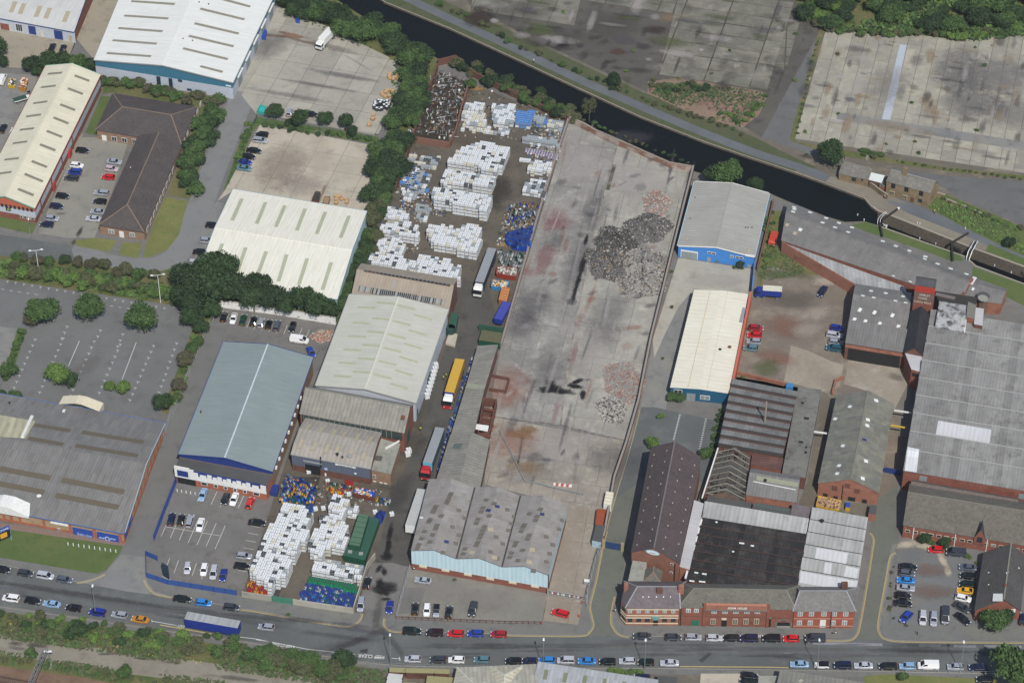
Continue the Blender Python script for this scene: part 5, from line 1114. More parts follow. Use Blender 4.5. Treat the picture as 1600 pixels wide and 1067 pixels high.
for s,a0,a1,z0,hk in (('ARMLEY',.24,.8,12.0,1.25),('TOWER',.22,.68,10.8,1.25),('CANAL MILLS',.05,.88,9.35,1.25)):
    text3(s,o+u*L_*a0+v*z0+n_*.16,o+u*L_*a1+v*z0+n_*.16,n_,LET,w_,'lettering',hk=hk)
B = building('dark_slate_wing','steep near-black roof wing running forward from the red tower','mill building',[(1413.5,550),(1443,556),(1453,491.5),(1423.5,487)],7.5,sheet('near_black_roof',hx('#353236'),hx('#2d2b2e'),rib=.4,pitch=1.1),BRD,gable(2.4),'y',over=.2)
B = building('brick_porch_block','small zinc-roofed brick block below the near-black roof','mill building',[(1424,577),(1437,581),(1444,556),(1413.5,550)],7,ZINC,BRR,over=.05)
panel(B,'F',(1426,582,1436,590),.1,BLK,'opening')
B = building('mill_bay_roof','double-pitch grey roof with square white rooflights and open loading canopy','mill building',[(1321,538),(1412.5,553),(1424,458),(1337,444)],5.6,SHEDR,BRD,((0,.5),(.33,1.6),(.34,.1),(.74,2.0),(1,0)),'x',over=.1,seg=[DGROOF,None,None,None])
for x,y in ((1361,454.5),(1384,458),(1348,462),(1365,465),(1399,470),(1411,463),(1415,473)): strip(B,'R3',x-2.6,y-.5,x+2.8,y+.8,1.1,RLW)
for x,y in ((1343.5,484),(1366.5,488),(1394.5,492.5),(1335,499),(1352,502),(1374.5,505.5),(1403.5,510)): strip(B,'R2',x-2.3,y-.6,x+2.3,y+1.2,1.4,RLW)
L_ = (B.b-B.a).length; slab(B,'F',1,L_-1,.05,4.6,.15,BLK,'canopy_shadow_panel'); slab(B,'F',0,L_,4.7,5.6,.3,BRO,'canopy_beam')  # black panel stands for the shadow under the open canopy
# big multi-bay roof on the right
n = 9; pr = []
for k in range(n): pr += [(k/n,0),((k+.93)/n,1.5)]
pr += [(1,0)]
B = building('weaving_shed','huge grey multi-bay weaving shed roof at the right edge','mill building',[(1412,735),(1700,783),(1745,535),(1455,488)],7,MILLR,BRR,pr,'x',over=.15)
for k in range(1,n): a = B.a.lerp(B.d,(k-.07)/n)+ZV*1.6; c = B.b.lerp(B.c,(k-.07)/n)+ZV*1.6; m = MB(); m.bar(a,c,.3,plain('valley_pale',hx('#9c9c9a')),.1); m.build('valley_flashing',B.root)
rp(B,'R0',[(1413.5,735),(1432,738),(1436.5,702),(1418,698)],sheet('new_white_sheet',hx('#d2d3d5'),hx('#cccdd0'),rib=.2,pitch=1.),'white_sheets')
rp(B,'R4',[(1546,693),(1462,679),(1466,657),(1549,671)],BR8)
for r in ((1437,743,1448,752),): panel(B,'F',r,.15,SHUT,'roller_door')
panel(B,'F',(1592,771,1602,780),.15,SHUT,'roller_door'); slab(B,'L',0,44,6.9,7.3,.3,plain('left_gutter',hx('#a09a98')),'gutter')
B = building('mottled_block','black and white mottled roof block behind the red tower','mill building',[(1461,512),(1507,519),(1512,478),(1468,471)],8.6,MOTT,BRD,((0,0),(.5,.9),(1,0)),'x',over=.05)
m = MB(); m.bar(P(1507,519,8.8),P(1512,478,8.8),.35,WHT); m.build('white_edge',B.root)
B = building('lift_housing','narrow tan flat-roofed housing behind the weaving shed','mill building',[(1510,495.5),(1522,498),(1525,477),(1513,472)],10,plain('tan_felt',hx('#77736a')),BRR,over=.05)
B = building('lift_housing','narrow zinc-roofed housing with white edges behind the weaving shed','mill building',[(1522,506),(1535,508.5),(1537,483),(1525,481)],9.2,ZINC,BRD,over=.05,edge=WHT)
B = building('dark_link_roof','dark flat link roof between the canal shed and the mottled block','mill building',[(1467,471),(1525,480),(1526,465),(1460,455)],6.5,plain('tar_roof',hx('#35322f')),BRD,over=.05)
strip(B,'R0',1462,460,1492,467,1.2,plain('old_timber_roof',hx('#6f6765')),'roof_panel',.3)
# long slate office by the visitor car park
B = building('long_brick_office','long brick building with mossy slate roof and small dormer above the visitor car park','mill building',[(1412,820),(1645,859),(1655,797),(1421.5,760)],4.6,slate('slate_mossy_brown',hx('#5b5750'),hx('#67615a'),hx('#7d7868'),.48,.8),BRR,((0,0),(.6,3.4),(1,1.0)),'x',over=.2,cap=plain('ridge_mossy',hx('#77756a')))
for k in range(16):
    x = 1418+k*12.2; y = 829+k*2.05; win(B,'F',(x-3.6,y-2.6,x+3.6,y+2.8),STB,GLS if k not in (5,11) else GLSL,1)
for x in (1426,1492.5,1543.5): u = hit(B.f['F'],x,840)[0]; slab(B,'F',u-.1,u+.1,0,4.4,.2,WHT,'drainpipe')
f = B.f['R0']; q = hit(f,1530,846); c = f[0]+f[1]*q[0]; m = MB(); u = f[1]; nn = B.f['F'][3]
for sgn_ in (-1,1): pass
pk = c+ZV*3.4+nn*.3; bl,br_ = c-u*1.5+nn*.3,c+u*1.5+nn*.3; bk = pk-nn*4.0
m.face([bl-ZV*2,br_-ZV*2,br_,pk,bl],BRR,[(0,0),(3,0),(3,2),(1.5,5),(0,2)]); m.face([bl,pk,bk],SLTD); m.face([pk,br_,bk],SLTD); dm = m.build('gabled_dormer',B.root)
m = MB(); m.box(c-u*.7+nn*.32-ZV*1.2,u*1.4,nn*.08,ZV*1.8,GLS); m.build('window',dm)
B = building('rear_slate_range','second parallel slate range behind the long brick office','mill building',[(1421,779),(1588,806),(1590,783),(1424,754)],4.4,slate('slate_brown2',hx('#635852'),hx('#6d625c'),hx('#756c66'),.55,.8),BRR,((0,0),(.75,1.9),(1,1.0)),'x',over=.1)
B = building('slate_lodge','dark slate-roofed lodge with dormer at the right edge','lodge',[(1524,952),(1594,952),(1603,870),(1538,864)],3.8,SLTD,BRR,gable(4.0,.6),'y',over=.3,cap=plain('ridge_mossy',hx('#77756a')))
rp(B,'R0',[(1552,941),(1568,941),(1568,929),(1553,929)],WHT,'white_lattice',.5); vent(B,'R1',1571,915,RUST,.3,.6)
for x,y in ((1544,894),(1544,913)): strip(B,'R0',x,y,x+1.5,y+.2,.4,RLW,'slipped_slate')
for x,y in ((1574,893),(1572,895),(1591,887)): strip(B,'R1',x,y,x+1.5,y+.2,.4,RLW,'slipped_slate')
panel(B,'F',(1574,951,1586,955),.3,WHT,'sign')
ST_ = thing('fire_stair','steel external stair against the long brick building','staircase',P(1575,874)); a,b = P(1561,866,4.2),P(1590,878,1.2); m = MB(); m.box(a,b-a,Vector((0,1.2,0)),ZV*.12,FLATG); m.build('stair_flight',ST_)
for p in (a,a.lerp(b,.5)): m = MB(); m.bar(drop(p,0),p,.15,TRIM); m.build('leg',ST_)
# ------------------------------------------------------------------ lock cottages
B = building('lock_cottage','two-storey sandstone lock cottage with boarded windows and stone chimney','cottage',[(1385.5,283.5),(1453,302),(1466.5,286),(1399,268)],5.3,STSL,STN,gable(2.4),'x',over=.2,cap=plain('stone_ridge',hx('#8e8c85')))
for r in ((1393,286,1398.5,295),(1413.5,292,1419,300.5),(1436.5,298.5,1442,307)): panel(B,'F',r,.06,BLK,'boarded_window')
for r in ((1391,298,1397,305),(1411,304.5,1417,311),(1435,310.5,1440.5,317)): win(B,'F',r,STB if r[0] < 1430 else BLK,GLS,2)
panel(B,'F',(1423,308,1427.5,316.5),.08,BRD,'door'); chimney(B,'R0',1414,272,1.4,1.0,2.4,STN,BRT)
B = building('stone_store','low stone store with sagging stone-slate roof next to the lock cottage','outbuilding',[(1311,271.5),(1356.5,281.5),(1361.5,270.5),(1317,259)],2.6,STSL,STN,((0,0),(1,1.6)),'x',over=.15)
win(B,'F',(1331,277,1337,284),BLK,GLS,2); panel(B,'F',(1345.5,280,1348,283),.05,BLK,'vent_opening')
B = building('sheet_lean_to','pale sheet-roofed lean-to between the stone store and the cottage','outbuilding',[(1358,281),(1377,286),(1382,275),(1361.5,270.5)],2.8,RLW,BRD,over=.1)
B = building('brick_privy','tiny brick outhouse with slate roof beside the lock cottage','outbuilding',[(1374,291),(1382,292.5),(1385,284),(1377,282)],2.6,SLTG,BRR,over=.1)
wallrun('yard_wall','sloping stone yard wall in front of the stone store','wall',[(1356,290),(1366,297),(1376,305),(1387,312)],1.8,.4,STN,COPE)
wallrun('garden_wall','low stone wall running from the cottage gable to the rough bank','wall',[(1456,305),(1476,311)],1.6,.5,STN,COPE)
wallrun('garden_wall','long low stone wall along the towpath bank','wall',[(1478,314),(1520,330),(1536,338)],.8,.4,STN,COPE)
# ------------------------------------------------------------------ roofs along the bottom edge
B = hipb('cream_roof_block','cream hipped roof block below the main road','industrial unit',[(700,1112),(835,1122),(842,1038),(716,1044)],4.5,2.2,sheet('cream_grey_roof',hx('#b5b1a2'),hx('#aaa697'),rib=.4,pitch=1.1),GREYW,'x',.25,0,cap=plain('cap_pale',hx('#c5c2b6')))
B = hipb('cream_roof_cross_wing','cream cross wing roof beside the hipped block below the main road','industrial unit',[(760,1110),(810,1118),(815,1042),(766,1043)],5.0,2.2,sheet('cream_roof2',hx('#c4bda9'),hx('#b9b29f'),rib=.6,pitch=1.3),GREYW,'y',0,.3,cap=plain('cap_pale',hx('#c5c2b6')))
B = building('grey_white_roof_unit','pale grey roofed unit with olive rooflights below the main road','industrial unit',[(822,1120),(1018,1150),(1027,1063),(842,1035)],5,sheet('pale_cool_roof',hx('#aeb0b2'),hx('#a6a8aa'),rib=.25,pitch=1.1),GREYW,gable(1.2),'x',over=.2,gut=TRIM,edge=TRIM)
for k in range(6): x = 854+k*30.5; y = 1046+k*4.6; strip(B,'R1',x,y,x-3,y+15,1.0,plain('rooflight_olive',hx('#7f8367')))
B = building('grey_roof_unit','dark grey roofed unit below the road next to the dry lawn','industrial unit',[(1203,1125),(1375,1150),(1384,1072),(1220,1047)],4.5,FROOF,GREYW,gable(1.0),'x',over=.2)
strip(B,'R1',1249,1062,1253,1064,1.2,RLT2)
B = building('low_grey_unit','low flat grey roof beside the parked cars at the bottom edge','industrial unit',[(1183,1100),(1215,1100),(1217,1056),(1186,1056)],3,FLATG,GREYW,over=.1)
B = building('low_grey_unit','small dark shed roof behind the pale roof at the bottom edge','industrial unit',[(1026,1085),(1056,1085),(1058,1058),(1028,1056)],3,FLATD,GREYW,over=.1)
OLV = plain('olive_felt',hx('#8f8a63'),.9)
for k,(q,lb) in enumerate((([(609,1049),(632,1050),(632,1044),(609,1043)],'leftmost olive-roofed hut just below the road'),([(634,1050),(677,1051),(678,1045),(634,1044)],'longest olive-roofed hut just below the road'),([(679,1051),(702,1052),(702,1046),(679,1045)],'rightmost olive-roofed hut just below the road'),
    ([(605,1059),(627,1062),(629,1054),(608,1052)],'pale-roofed hut below the row of olive huts'),([(604,1066),(626,1069),(628,1063),(606,1060)],'pale-roofed hut at the bottom edge under another pale hut'),([(664,1078),(712,1080),(712,1059),(668,1056)],'large olive-roofed hut cut by the bottom edge'),([(628,1075),(650,1075),(650,1067),(630,1066)],'yellowish roof at the bottom edge beside the blue bins'))):
    building('hut',lb,'hut',q,2.4,OLV if k not in (3,4) else LROOF,BRD,over=.1)
# ------------------------------------------------------------------ vegetation
LM = {'dark': leafmat('leaf_dark',hl('#2f4527'),hl('#38502b'),hl('#46603a')),'mid': leafmat('leaf_mid',hl('#3f5b2c'),hl('#4a6632'),hl('#59753c')),
      'bright': leafmat('leaf_bright',hl('#55742c'),hl('#628034'),hl('#6f8c3c')),'dull': leafmat('leaf_dull',hl('#4e5637'),hl('#5b5f40'),hl('#666a44')),'brown': leafmat('leaf_brown',hl('#5c5440'),hl('#655c48'),hl('#4f5a38')),
      'darkest': leafmat('leaf_darkest',hl('#2b3f28'),hl('#33482c'),hl('#3d5233'))}  # deepest leaf green of the set, the foliage's own colour
BARK = plain('bark',hx('#5a4c3f'),.95)
def crownmesh(seed,nl,lobes,spread,core=.86,leaf=.085,tall=1.):
    r = np.random.RandomState(seed); V = []; Fc = []
    cs = []
    for i in range(lobes):
        d = r.normal(size=3); d /= np.linalg.norm(d); d[2] = abs(d[2])*.9-.25; rad = r.uniform(.3,.5)
        cs.append((np.array([d[0]*spread,d[1]*spread,.95+d[2]*spread*.8*tall])*[1,1,1],rad))
    cs.append((np.array([0,0,.85]),.55))
    nv = 0
    for c,rad in cs:       # lumpy cores
        nu,nw = 8,5; vv = []
        for j in range(1,nw):
            ph = math.pi*j/nw
            for i in range(nu):
                th = 2*math.pi*i/nu; k = rad*core*r.uniform(.68,1.05); vv.append([c[0]+k*math.sin(ph)*math.cos(th),c[1]+k*math.sin(ph)*math.sin(th),c[2]+k*math.cos(ph)*.9])
        vv.append([c[0],c[1],c[2]+rad*core*.9]); vv.append([c[0],c[1],c[2]-rad*core*.9]); V += vv
        for j in range(nw-2):
            for i in range(nu): a = nv+j*nu+i; b = nv+j*nu+(i+1) % nu; Fc.append((a,a+nu,b+nu,b))
        tp = nv+(nw-1)*nu
        for i in range(nu): Fc.append((tp,nv+i,nv+(i+1) % nu)); Fc.append((tp+1,nv+(nw-2)*nu+(i+1) % nu,nv+(nw-2)*nu+i))
        nv += len(vv)
    w_ = np.array([rad**2 for _,rad in cs]); w_ /= w_.sum()
    for _ in range(nl):
        c,rad = cs[r.choice(len(cs),p=w_)]; d = r.normal(size=3); d /= np.linalg.norm(d)
        if d[2] < -.5: d[2] *= -1
        p = c+d*rad*r.uniform(.72,1.28)*[1,1,.92]; n_ = d*.7+r.normal(size=3)*.6; n_ /= np.linalg.norm(n_)
        a = np.cross(n_,r.normal(size=3)); a /= np.linalg.norm(a); b = np.cross(n_,a); s = leaf*r.uniform(.6,1.3)
        V += [list(p-a*s),list(p-b*s*.6),list(p+a*s),list(p+b*s*.6)]; Fc.append((nv,nv+1,nv+2,nv+3)); nv += 4
    me = bpy.data.meshes.new('crown'); me.from_pydata([tuple(v) for v in V],[],Fc); me.update(); return me
CR0 = [crownmesh(s,2500,12,.6) for s in range(5)]
CRT = [crownmesh(40+s,1700,8,.5,tall=1.5) for s in range(2)]
CRS = [crownmesh(20+s,700,6,.58,leaf=.13) for s in range(4)]
CRW = [crownmesh(60,900,7,.62,core=.45,leaf=.09)]
CRME = {}
def crown(base,k,mat):
    key = (id(base),k,mat)
    if key not in CRME:
        me = base[k].copy(); me.materials.clear(); me.materials.append(LM[mat]); CRME[key] = me
    return CRME[key]
_tm = MB(); _tm.cyl((0,0,0),.5,1,BARK,8,.3)
for a_ in range(4): _tm.cyl((0,0,.7),.16,.9,BARK,5,.05,z=Vector((math.cos(a_*1.6),math.sin(a_*1.6),.9)),cap=False)
TRUNK = _tm.data('trunk')
tr = random.Random(77)
def tree(px,py,rp,mat='mid',label=None,hr=1.0,group=None,name=None,kind='tree',small=False,thin=False,tall=False):
    s = 4350*(math.sin(TH)+math.cos(TH)*(py-533.5)/F)/530; r = rp/s; h = r*2.0*hr if not small else r*1.5*hr
    c = P(px,py,h*.5); c.z = 0; nm = name or ('shrub' if small else 'tree')
    root = thing(nm,label,'shrub' if small else 'tree',c,group,tr.uniform(0,6.28))
    base = CRS if small or r < 1.6 else (CRW if thin else (CRT if tall else CR0)); me = crown(base,tr.randrange(len(base)),mat)
    put('crown',me,root,(0,0,h*.06),0,(r*tr.uniform(.95,1.1),r*tr.uniform(.95,1.1),h*.56))
    if not small or h > 2.2:
        tk_ = max(.12,r*.12); put('trunk',TRUNK,root,(0,0,-.2),0,(tk_,tk_,h*.5))
    return root
STF = []
def belt(pts,wpx,n,r0,r1,mats,label,group,small=False,hr=1.,stuff=False):
    L_ = [math.dist(pts[i],pts[i+1]) for i in range(len(pts)-1)]; T = sum(L_)
    for k in range(n):
        t = (k+tr.uniform(.1,.9))/n*T; i = 0
        while i < len(L_)-1 and t > L_[i]: t -= L_[i]; i += 1
        q = t/L_[i]; x = pts[i][0]+(pts[i+1][0]-pts[i][0])*q+tr.uniform(-wpx,wpx)/2; y = pts[i][1]+(pts[i+1][1]-pts[i][1])*q+tr.uniform(-wpx,wpx)/2
        hz = abs(pts[-1][0]-pts[0][0]) > abs(pts[-1][1]-pts[0][1]); fr = (x-pts[0][0])/((pts[-1][0]-pts[0][0]) or 1) if hz else (y-pts[0][1])/((pts[-1][1]-pts[0][1]) or 1); lab = label+', '+((('left','middle','right') if pts[-1][0] > pts[0][0] else ('right','middle','left')) if hz else (('top','middle','bottom') if pts[-1][1] > pts[0][1] else ('bottom','middle','top')))[max(0,min(2,int(fr*3)))]+' part'
        if small and r0 < 5.1: STF.append((x,y,tr.uniform(r0,r1),tr.choice(mats))); continue
        tree(x,y,tr.uniform(r0,r1),tr.choice(mats),lab,hr*tr.uniform(.85,1.1),group,small=small)
belt([(425,-6),(470,8),(530,28),(580,48),(630,78),(668,92)],26,40,14,22,['dark','dark','mid','darkest'],'dark bushy tree in the belt between the delivery yard and the canal','trees along the canal side of the delivery yard',hr=.8)
belt([(650,108),(652,140),(638,175),(622,215),(606,250),(594,300)],40,58,12,19,['mid','dark','mid','darkest'],'bushy tree in the belt between the storage yards and the recycling yard','trees between the storage yards and the recycling yard',hr=.75)
belt([(598,290),(584,340),(574,385),(556,432),(540,475)],20,50,10,15,['mid','dark','dull','mid'],'bush in the narrow strip between the ivory-roofed warehouse and the stacked containers','bushes beside the ivory-roofed warehouse',hr=.8)
for x,y,r,mt,lb in ((430,176,14,'dark','leftmost of the four trees along the fence between the two upper yards'),(467,186,15,'dark','second tree from the left along the fence between the two upper yards'),(509,187,13,'dark','third tree from the left along the fence between the two upper yards'),(540,190,13,'dark','rightmost of the four trees along the fence between the two upper yards'),
    (452,192,8,'darkest','small dark bush between the two leftmost fence trees'),(552,206,10,'darkest','dark bush at the end of the fence between the upper yards'),(478,178,7,'mid','small bush squeezed between fence trees beside a parked car'),
    (65,486,25,'mid','big round tree at the left of the empty car park'),(47,500,13,'brown','brownish bush leaning on the big round car park tree'),(139,484,25,'mid','middle of the three big round car park trees'),(223,500,27,'mid','rightmost and largest round car park tree'),(91,586,19,'bright','bright green tree on the planted island in the car park'),(108,592,15,'dark','dark tree beside the bright green one on the car park island'),
    (171,604,9,'bright','small bright tree on the little car park island'),(193,606,12,'bright','taller bright tree on the little car park island'),(14,580,15,'mid','tree at the foot of the hedge by the left edge'),(255,630,16,'dark','dark tree by the blue gate beside the grey store'),(291,562,14,'brown','bronze-leaved bush beside the palisade fence'),(300,546,11,'mid','green bush beside the palisade fence'),(279,603,12,'brown','bronze bush near the lower end of the palisade fence'),(309,534,10,'mid','bush under the tall dark trees at the top of the lane'),(278,622,9,'mid','low green bush at the lower end of the palisade fence'),(22,622,12,'mid','clipped bush behind the grey store'),(5,618,9,'dark','dark bush behind the grey store at the edge'),
    (-4,78,18,'dark','dark tree at the top left edge'),(4,98,10,'darkest','dull tree at the top left edge below a bigger one'),(50,102,15,'darkest','purple-brown tree left of the end of the cream-roofed office block'),(74,98,18,'dark','largest tree behind the cream-roofed office block'),(98,95,14,'dark','tree behind the ridge of the cream-roofed office block'),(121,100,16,'mid','tree between the office block and the white warehouse'),(140,104,13,'dark','tree touching the corner of the white warehouse'),(60,112,10,'dark','low bush behind the yellow skip'),
    (1135,271,25,'mid','big tree by the canal behind the blue warehouse'),(1112,276,15,'darkest','dark tree left of the big canal tree'),(1180,290,13,'dark','tree at the right corner of the blue warehouse'),(1156,415,8,'darkest','small conifer in front of the blue warehouse'),(1301,240,23,'dark','large dark tree beside the stone store'),(961,126,12,'darkest','lone dark tree by the towpath'),(1019,694,12,'bright','round bright tree at the back end of the tiled hall'),(1032,650,7,'bright','thin yellow-green sapling by the rear car park'),
    (1103,710,11,'mid','tree squeezed between the tiled hall and the roofless mill'),(1051,621,9,'mid','left clipped bush in front of the teal unit'),(1063,623,9,'mid','right clipped bush in front of the teal unit'),(1584,1046,40,'mid','very large tree at the lower right corner'),(1553,972,21,'mid','wide bush in front of the slate lodge'),(1572,968,16,'dark','dark bush at the right end of the lodge bushes'),(1540,962,11,'bright','small light bush at the left of the lodge bushes'),
    (1246,110,0,'',''),(1240,150,0,'',''),(1445,842,10,'dark','dark bush against the long brick office'),(1476,848,10,'dark','bush behind the red car in the visitor car park'),(1578,380,10,'darkest','dark bush on the rough bank below the derelict road'),
    (736,132,9,'mid','bush on the canal wall beside the scrapyard'),(762,128,10,'darkest','dark bush hanging over the canal near the scrapyard'),(856,168,9,'mid','bush on the canal bank above the blue containers'),(1412,1058,9,'mid','young tree by the bus shelter at the bottom'),(1545,30,0,'','')):
    if r: tree(x,y,r,mt,lb,small=r < 9,tall='conifer' in lb)
tree(921,172,13,'dull','slender birch with white stem over the canal',1.7,thin=True)
for x,y,r in ((288,440,21),(318,432,23),(345,425,24),(300,470,21),(340,455,24),(372,452,21),(330,484,14),(404,450,19),(396,470,17),(428,468,18),(446,478,14),(474,466,17),(493,480,17),(516,484,13),(300,498,14),(315,512,10),(330,415,16),(283,462,14)):
    tree(x,y,r*1.22,tr.choice(['dark','darkest','dark']),'tall dark tree in the dense group in front of the ivory-roofed warehouse, '+('left' if x < 322 else 'middle' if x < 410 else 'right')+' part',1.1,'tall dark trees in front of the ivory-roofed warehouse')
belt([(8,422),(80,432),(150,440),(210,448),(272,462)],16,56,9,14,['mid','bright','mid','dull'],'low bush in the hedge between the car park and the estate road','hedge bushes along the car park',small=True)
belt([(12,400),(50,404),(90,410),(130,408),(180,424),(250,428)],10,12,9,13,['dark','mid','dull','brown'],'small tree standing behind the car park hedge','trees behind the car park hedge')
belt([(158,128),(200,132),(250,142),(300,152),(340,160)],14,30,7,12,['mid','dull','brown','mid'],'shrub in the planted bank below the white warehouse','shrubs on the bank below the white warehouse',small=True)
belt([(330,165),(322,195),(312,225),(300,250),(298,290)],26,40,10,15,['mid','dark','mid'],'shrub in the planting beside the tiled office wing','shrubs beside the tiled office wing',small=True)
belt([(392,190),(384,215),(372,245),(368,265)],6,12,5,8,['bright','mid'],'clipped hedge shrub by the storage yard fence','hedge shrubs by the storage yard fence',small=True)
belt([(405,196),(470,206),(540,214),(600,224)],5,16,5,8,['dark','mid'],'low scrub bush along the storage yard fence','scrub along the storage yard fence',small=True)
belt([(36,515),(22,555),(8,600)],5,9,6,9,['mid'],'hedge bush beside the side lot at the left edge','hedge bushes at the left edge',small=True)
belt([(306,520),(292,575),(275,635)],5,12,5,8,['mid','bright'],'low bush along the palisade fence by the lane','bushes along the palisade fence',small=True)
for k in range(72):
    x = tr.uniform(1236,1625); y = tr.uniform(-25,42) if x > 1290 else tr.uniform(-25,25)
    tree(x,y,tr.uniform(11,21),tr.choice(['mid','dark','mid','darkest','bright' if x < 1400 else 'dark']),'tree in the wild wood beyond the derelict concrete yard, %s part' % ('left' if x < 1330 else 'middle' if x < 1450 else 'right'),.7,'trees of the wild wood at the top right')
belt([(1240,18),(1280,42),(1320,50),(1400,55),(1440,46),(1480,52),(1510,58),(1600,44)],8,36,6,10,['mid','bright','dull'],'bush at the edge of the derelict concrete yard','bushes at the wood edge',small=True)
belt([(5,968),(90,976),(190,990),(260,1002),(340,1008),(420,1018)],26,64,6,13,['mid','mid','dull','dark','bright'],'scrub bush on the embankment below the main road','scrub on the railway embankment',small=True)
belt([(400,1022),(460,1032),(530,1046)],24,26,11,17,['mid','dull','mid'],'dense bush in the thicket at the end of the embankment','thicket bushes at the end of the embankment',hr=.75)
for x,y,r,mt,lb in ((124,984,15,'dark','dark tree on the embankment opposite the dark blue car'),(225,990,11,'dark','dark bush on the embankment opposite the orange car'),(250,1002,12,'mid','round bush on the embankment right of the orange car'),(540,1030,17,'dark','dark tree at the right end of the embankment thicket'),(50,1022,12,'mid','bush beside the railway gantry foot'),(193,1050,14,'mid','leafy bush between the cinder track and the railway'),(70,975,12,'dark','dark bush on the embankment between white and black parked cars')):
    tree(x,y,r,mt,lb,small=r < 12.5)
belt([(0,1030),(60,1036),(150,1050),(260,1065)],8,18,4,7,['mid','dull'],'low weeds bush between the cinder track and the rails','weeds between track and rails',small=True)
belt([(672,5),(720,20),(800,68),(850,88),(885,108),(940,128),(990,150)],6,26,4,9,['darkest','dull','brown','mid'],'scrub bush between the towpath and the derelict site','scrub along the towpath',small=True)
belt([(1000,152),(1050,172),(1100,188),(1160,210)],6,16,4,8,['mid','brown','dull'],'scrub bush on the bank above the towpath bend','scrub along the upper towpath',small=True)
belt([(1015,130),(1045,140),(1080,135),(1110,142)],14,26,4,8,['mid','dull','darkest'],'weedy bush at the foot of the raised platform','weeds below the raised platform',small=True)
belt([(1120,180),(1160,188),(1192,160),(1196,145)],10,20,3.5,7,['bright','mid'],'light green weed bush round the pinkish rubble patch','weeds round the rubble patch',small=True)
belt([(1342,238),(1360,242),(1378,246)],8,10,5,8,['mid','dull'],'low mixed bush on the edge of the derelict concrete behind the cottages','low bushes behind the cottages',small=True)
belt([(1244,212),(1262,130),(1278,60)],3,20,2,4,['mid','dull'],'weed clump along the left edge of the derelict concrete','weeds along the derelict concrete edge',small=True)
belt([(1400,252),(1480,264),(1600,280)],3,18,2,4.5,['mid','dull'],'weed clump along the front edge of the derelict concrete','weeds along the front of the derelict concrete',small=True)
belt([(1205,335),(1200,365),(1205,385),(1190,420)],12,20,3,6,['mid','bright'],'weed clump in the overgrown corner by the red lorry cab','weeds in the overgrown corner',small=True)
belt([(1125,640),(1118,680),(1108,720)],4,14,4,7,['dark','mid'],'bush on the wall between rear car park and derelict mill','bushes against the derelict mill wall',small=True)
belt([(1466,310),(1500,322),(1560,345),(1600,362)],7,16,3,7,['mid','dull','bright'],'weed clump on the rough bank behind the lock','weeds on the rough bank',small=True)
belt([(1430,841),(1500,862),(1530,880)],5,12,3,6,['mid','bright'],'weed clump at the foot of the long brick office','weeds at the long brick office',small=True)
belt([(955,1049),(980,1050),(1004,1050)],3,10,4,6,['mid','bright'],'clipped roadside hedge bush below the parked cars','clipped roadside hedge',small=True)
belt([(1396,880),(1392,920),(1390,960),(1420,980)],3,10,2,3.5,['dull','brown'],'dry weed clump at the edge of the visitor car park','dry weeds at the visitor car park',small=True)
belt([(1290,803),(1320,800),(1345,806)],6,8,2.5,5,['mid','bright'],'weed clump in the rear yard by the yellow skip','weeds in the rear yard',small=True)
belt([(900,181),(985,220),(1080,257)],5,18,3,6,['darkest','dull','mid'],'w','w',small=True)
belt([(704,98),(750,112),(800,135),(880,172),(900,184)],20,52,6,12,['darkest','dull','mid'],'overhanging bush on the canal side of the scrapyard wall','bushes on the canal side of the scrapyard',small=True)
for (x,y) in ((1309,86),(1310,178),(1258,206),(1424,161),(1526,204),(1539,103),(1524,74),(990,80),(978,112),(1060,122),(1112,116),(1140,80),(1243,54),(1242,126),(1215,34),(880,20),(1260,242),(1385,225),(1435,240),(1430,222),(1050,425),(1049,480),(1035,560),(1120,408),(1147,418),(1160,420),(1165,515),(1160,590),(1223,600),(1228,675),(1222,710),(1246,618),(710,905),(450,960)):
    STF.append((x,y,tr.uniform(3,5),tr.choice(['mid','bright','dull'])))
def mergemesh(name,items,parent=None,kind='stuff'):
    """join many placed copies (mesh, loc, rz, scale) into one mesh"""
    V,Fs,Mi,mats,base = [],[],[],[],0; cache = {}
    for me,loc,rz,sc in items:
        if me.name not in cache:
            co = np.empty(len(me.vertices)*3); me.vertices.foreach_get('co',co); cache[me.name] = (co.reshape(-1,3),[tuple(p.vertices) for p in me.polygons],[p.material_index for p in me.polygons],list(me.materials))
        co,fs,mi,ms = cache[me.name]; ca,sa = math.cos(rz),math.sin(rz); q = co*np.array(sc)
        V.append(np.c_[q[:,0]*ca-q[:,1]*sa+loc[0],q[:,0]*sa+q[:,1]*ca+loc[1],q[:,2]+loc[2]]); Fs += [tuple(i+base for i in f) for f in fs]; base += len(co)
        for m_ in ms:
            if m_ not in mats: mats.append(m_)
        mp = [mats.index(m_) for m_ in ms]; Mi += [mp[i] for i in mi]
    me = bpy.data.meshes.new(name); me.from_pydata(np.concatenate(V).tolist(),[],Fs)
    for m_ in mats: me.materials.append(m_)
    me.polygons.foreach_set('material_index',Mi); me.update(); return put(name,me,parent,kind=kind)
it = []
for x,y,rp,mt in STF:
    r = rp/5.3; c = P(x,y,.3); it.append((crown(CRS,tr.randrange(4),mt),(c.x,c.y,0),tr.uniform(0,6),(r,r,r*.7)))
mergemesh('weeds',it)
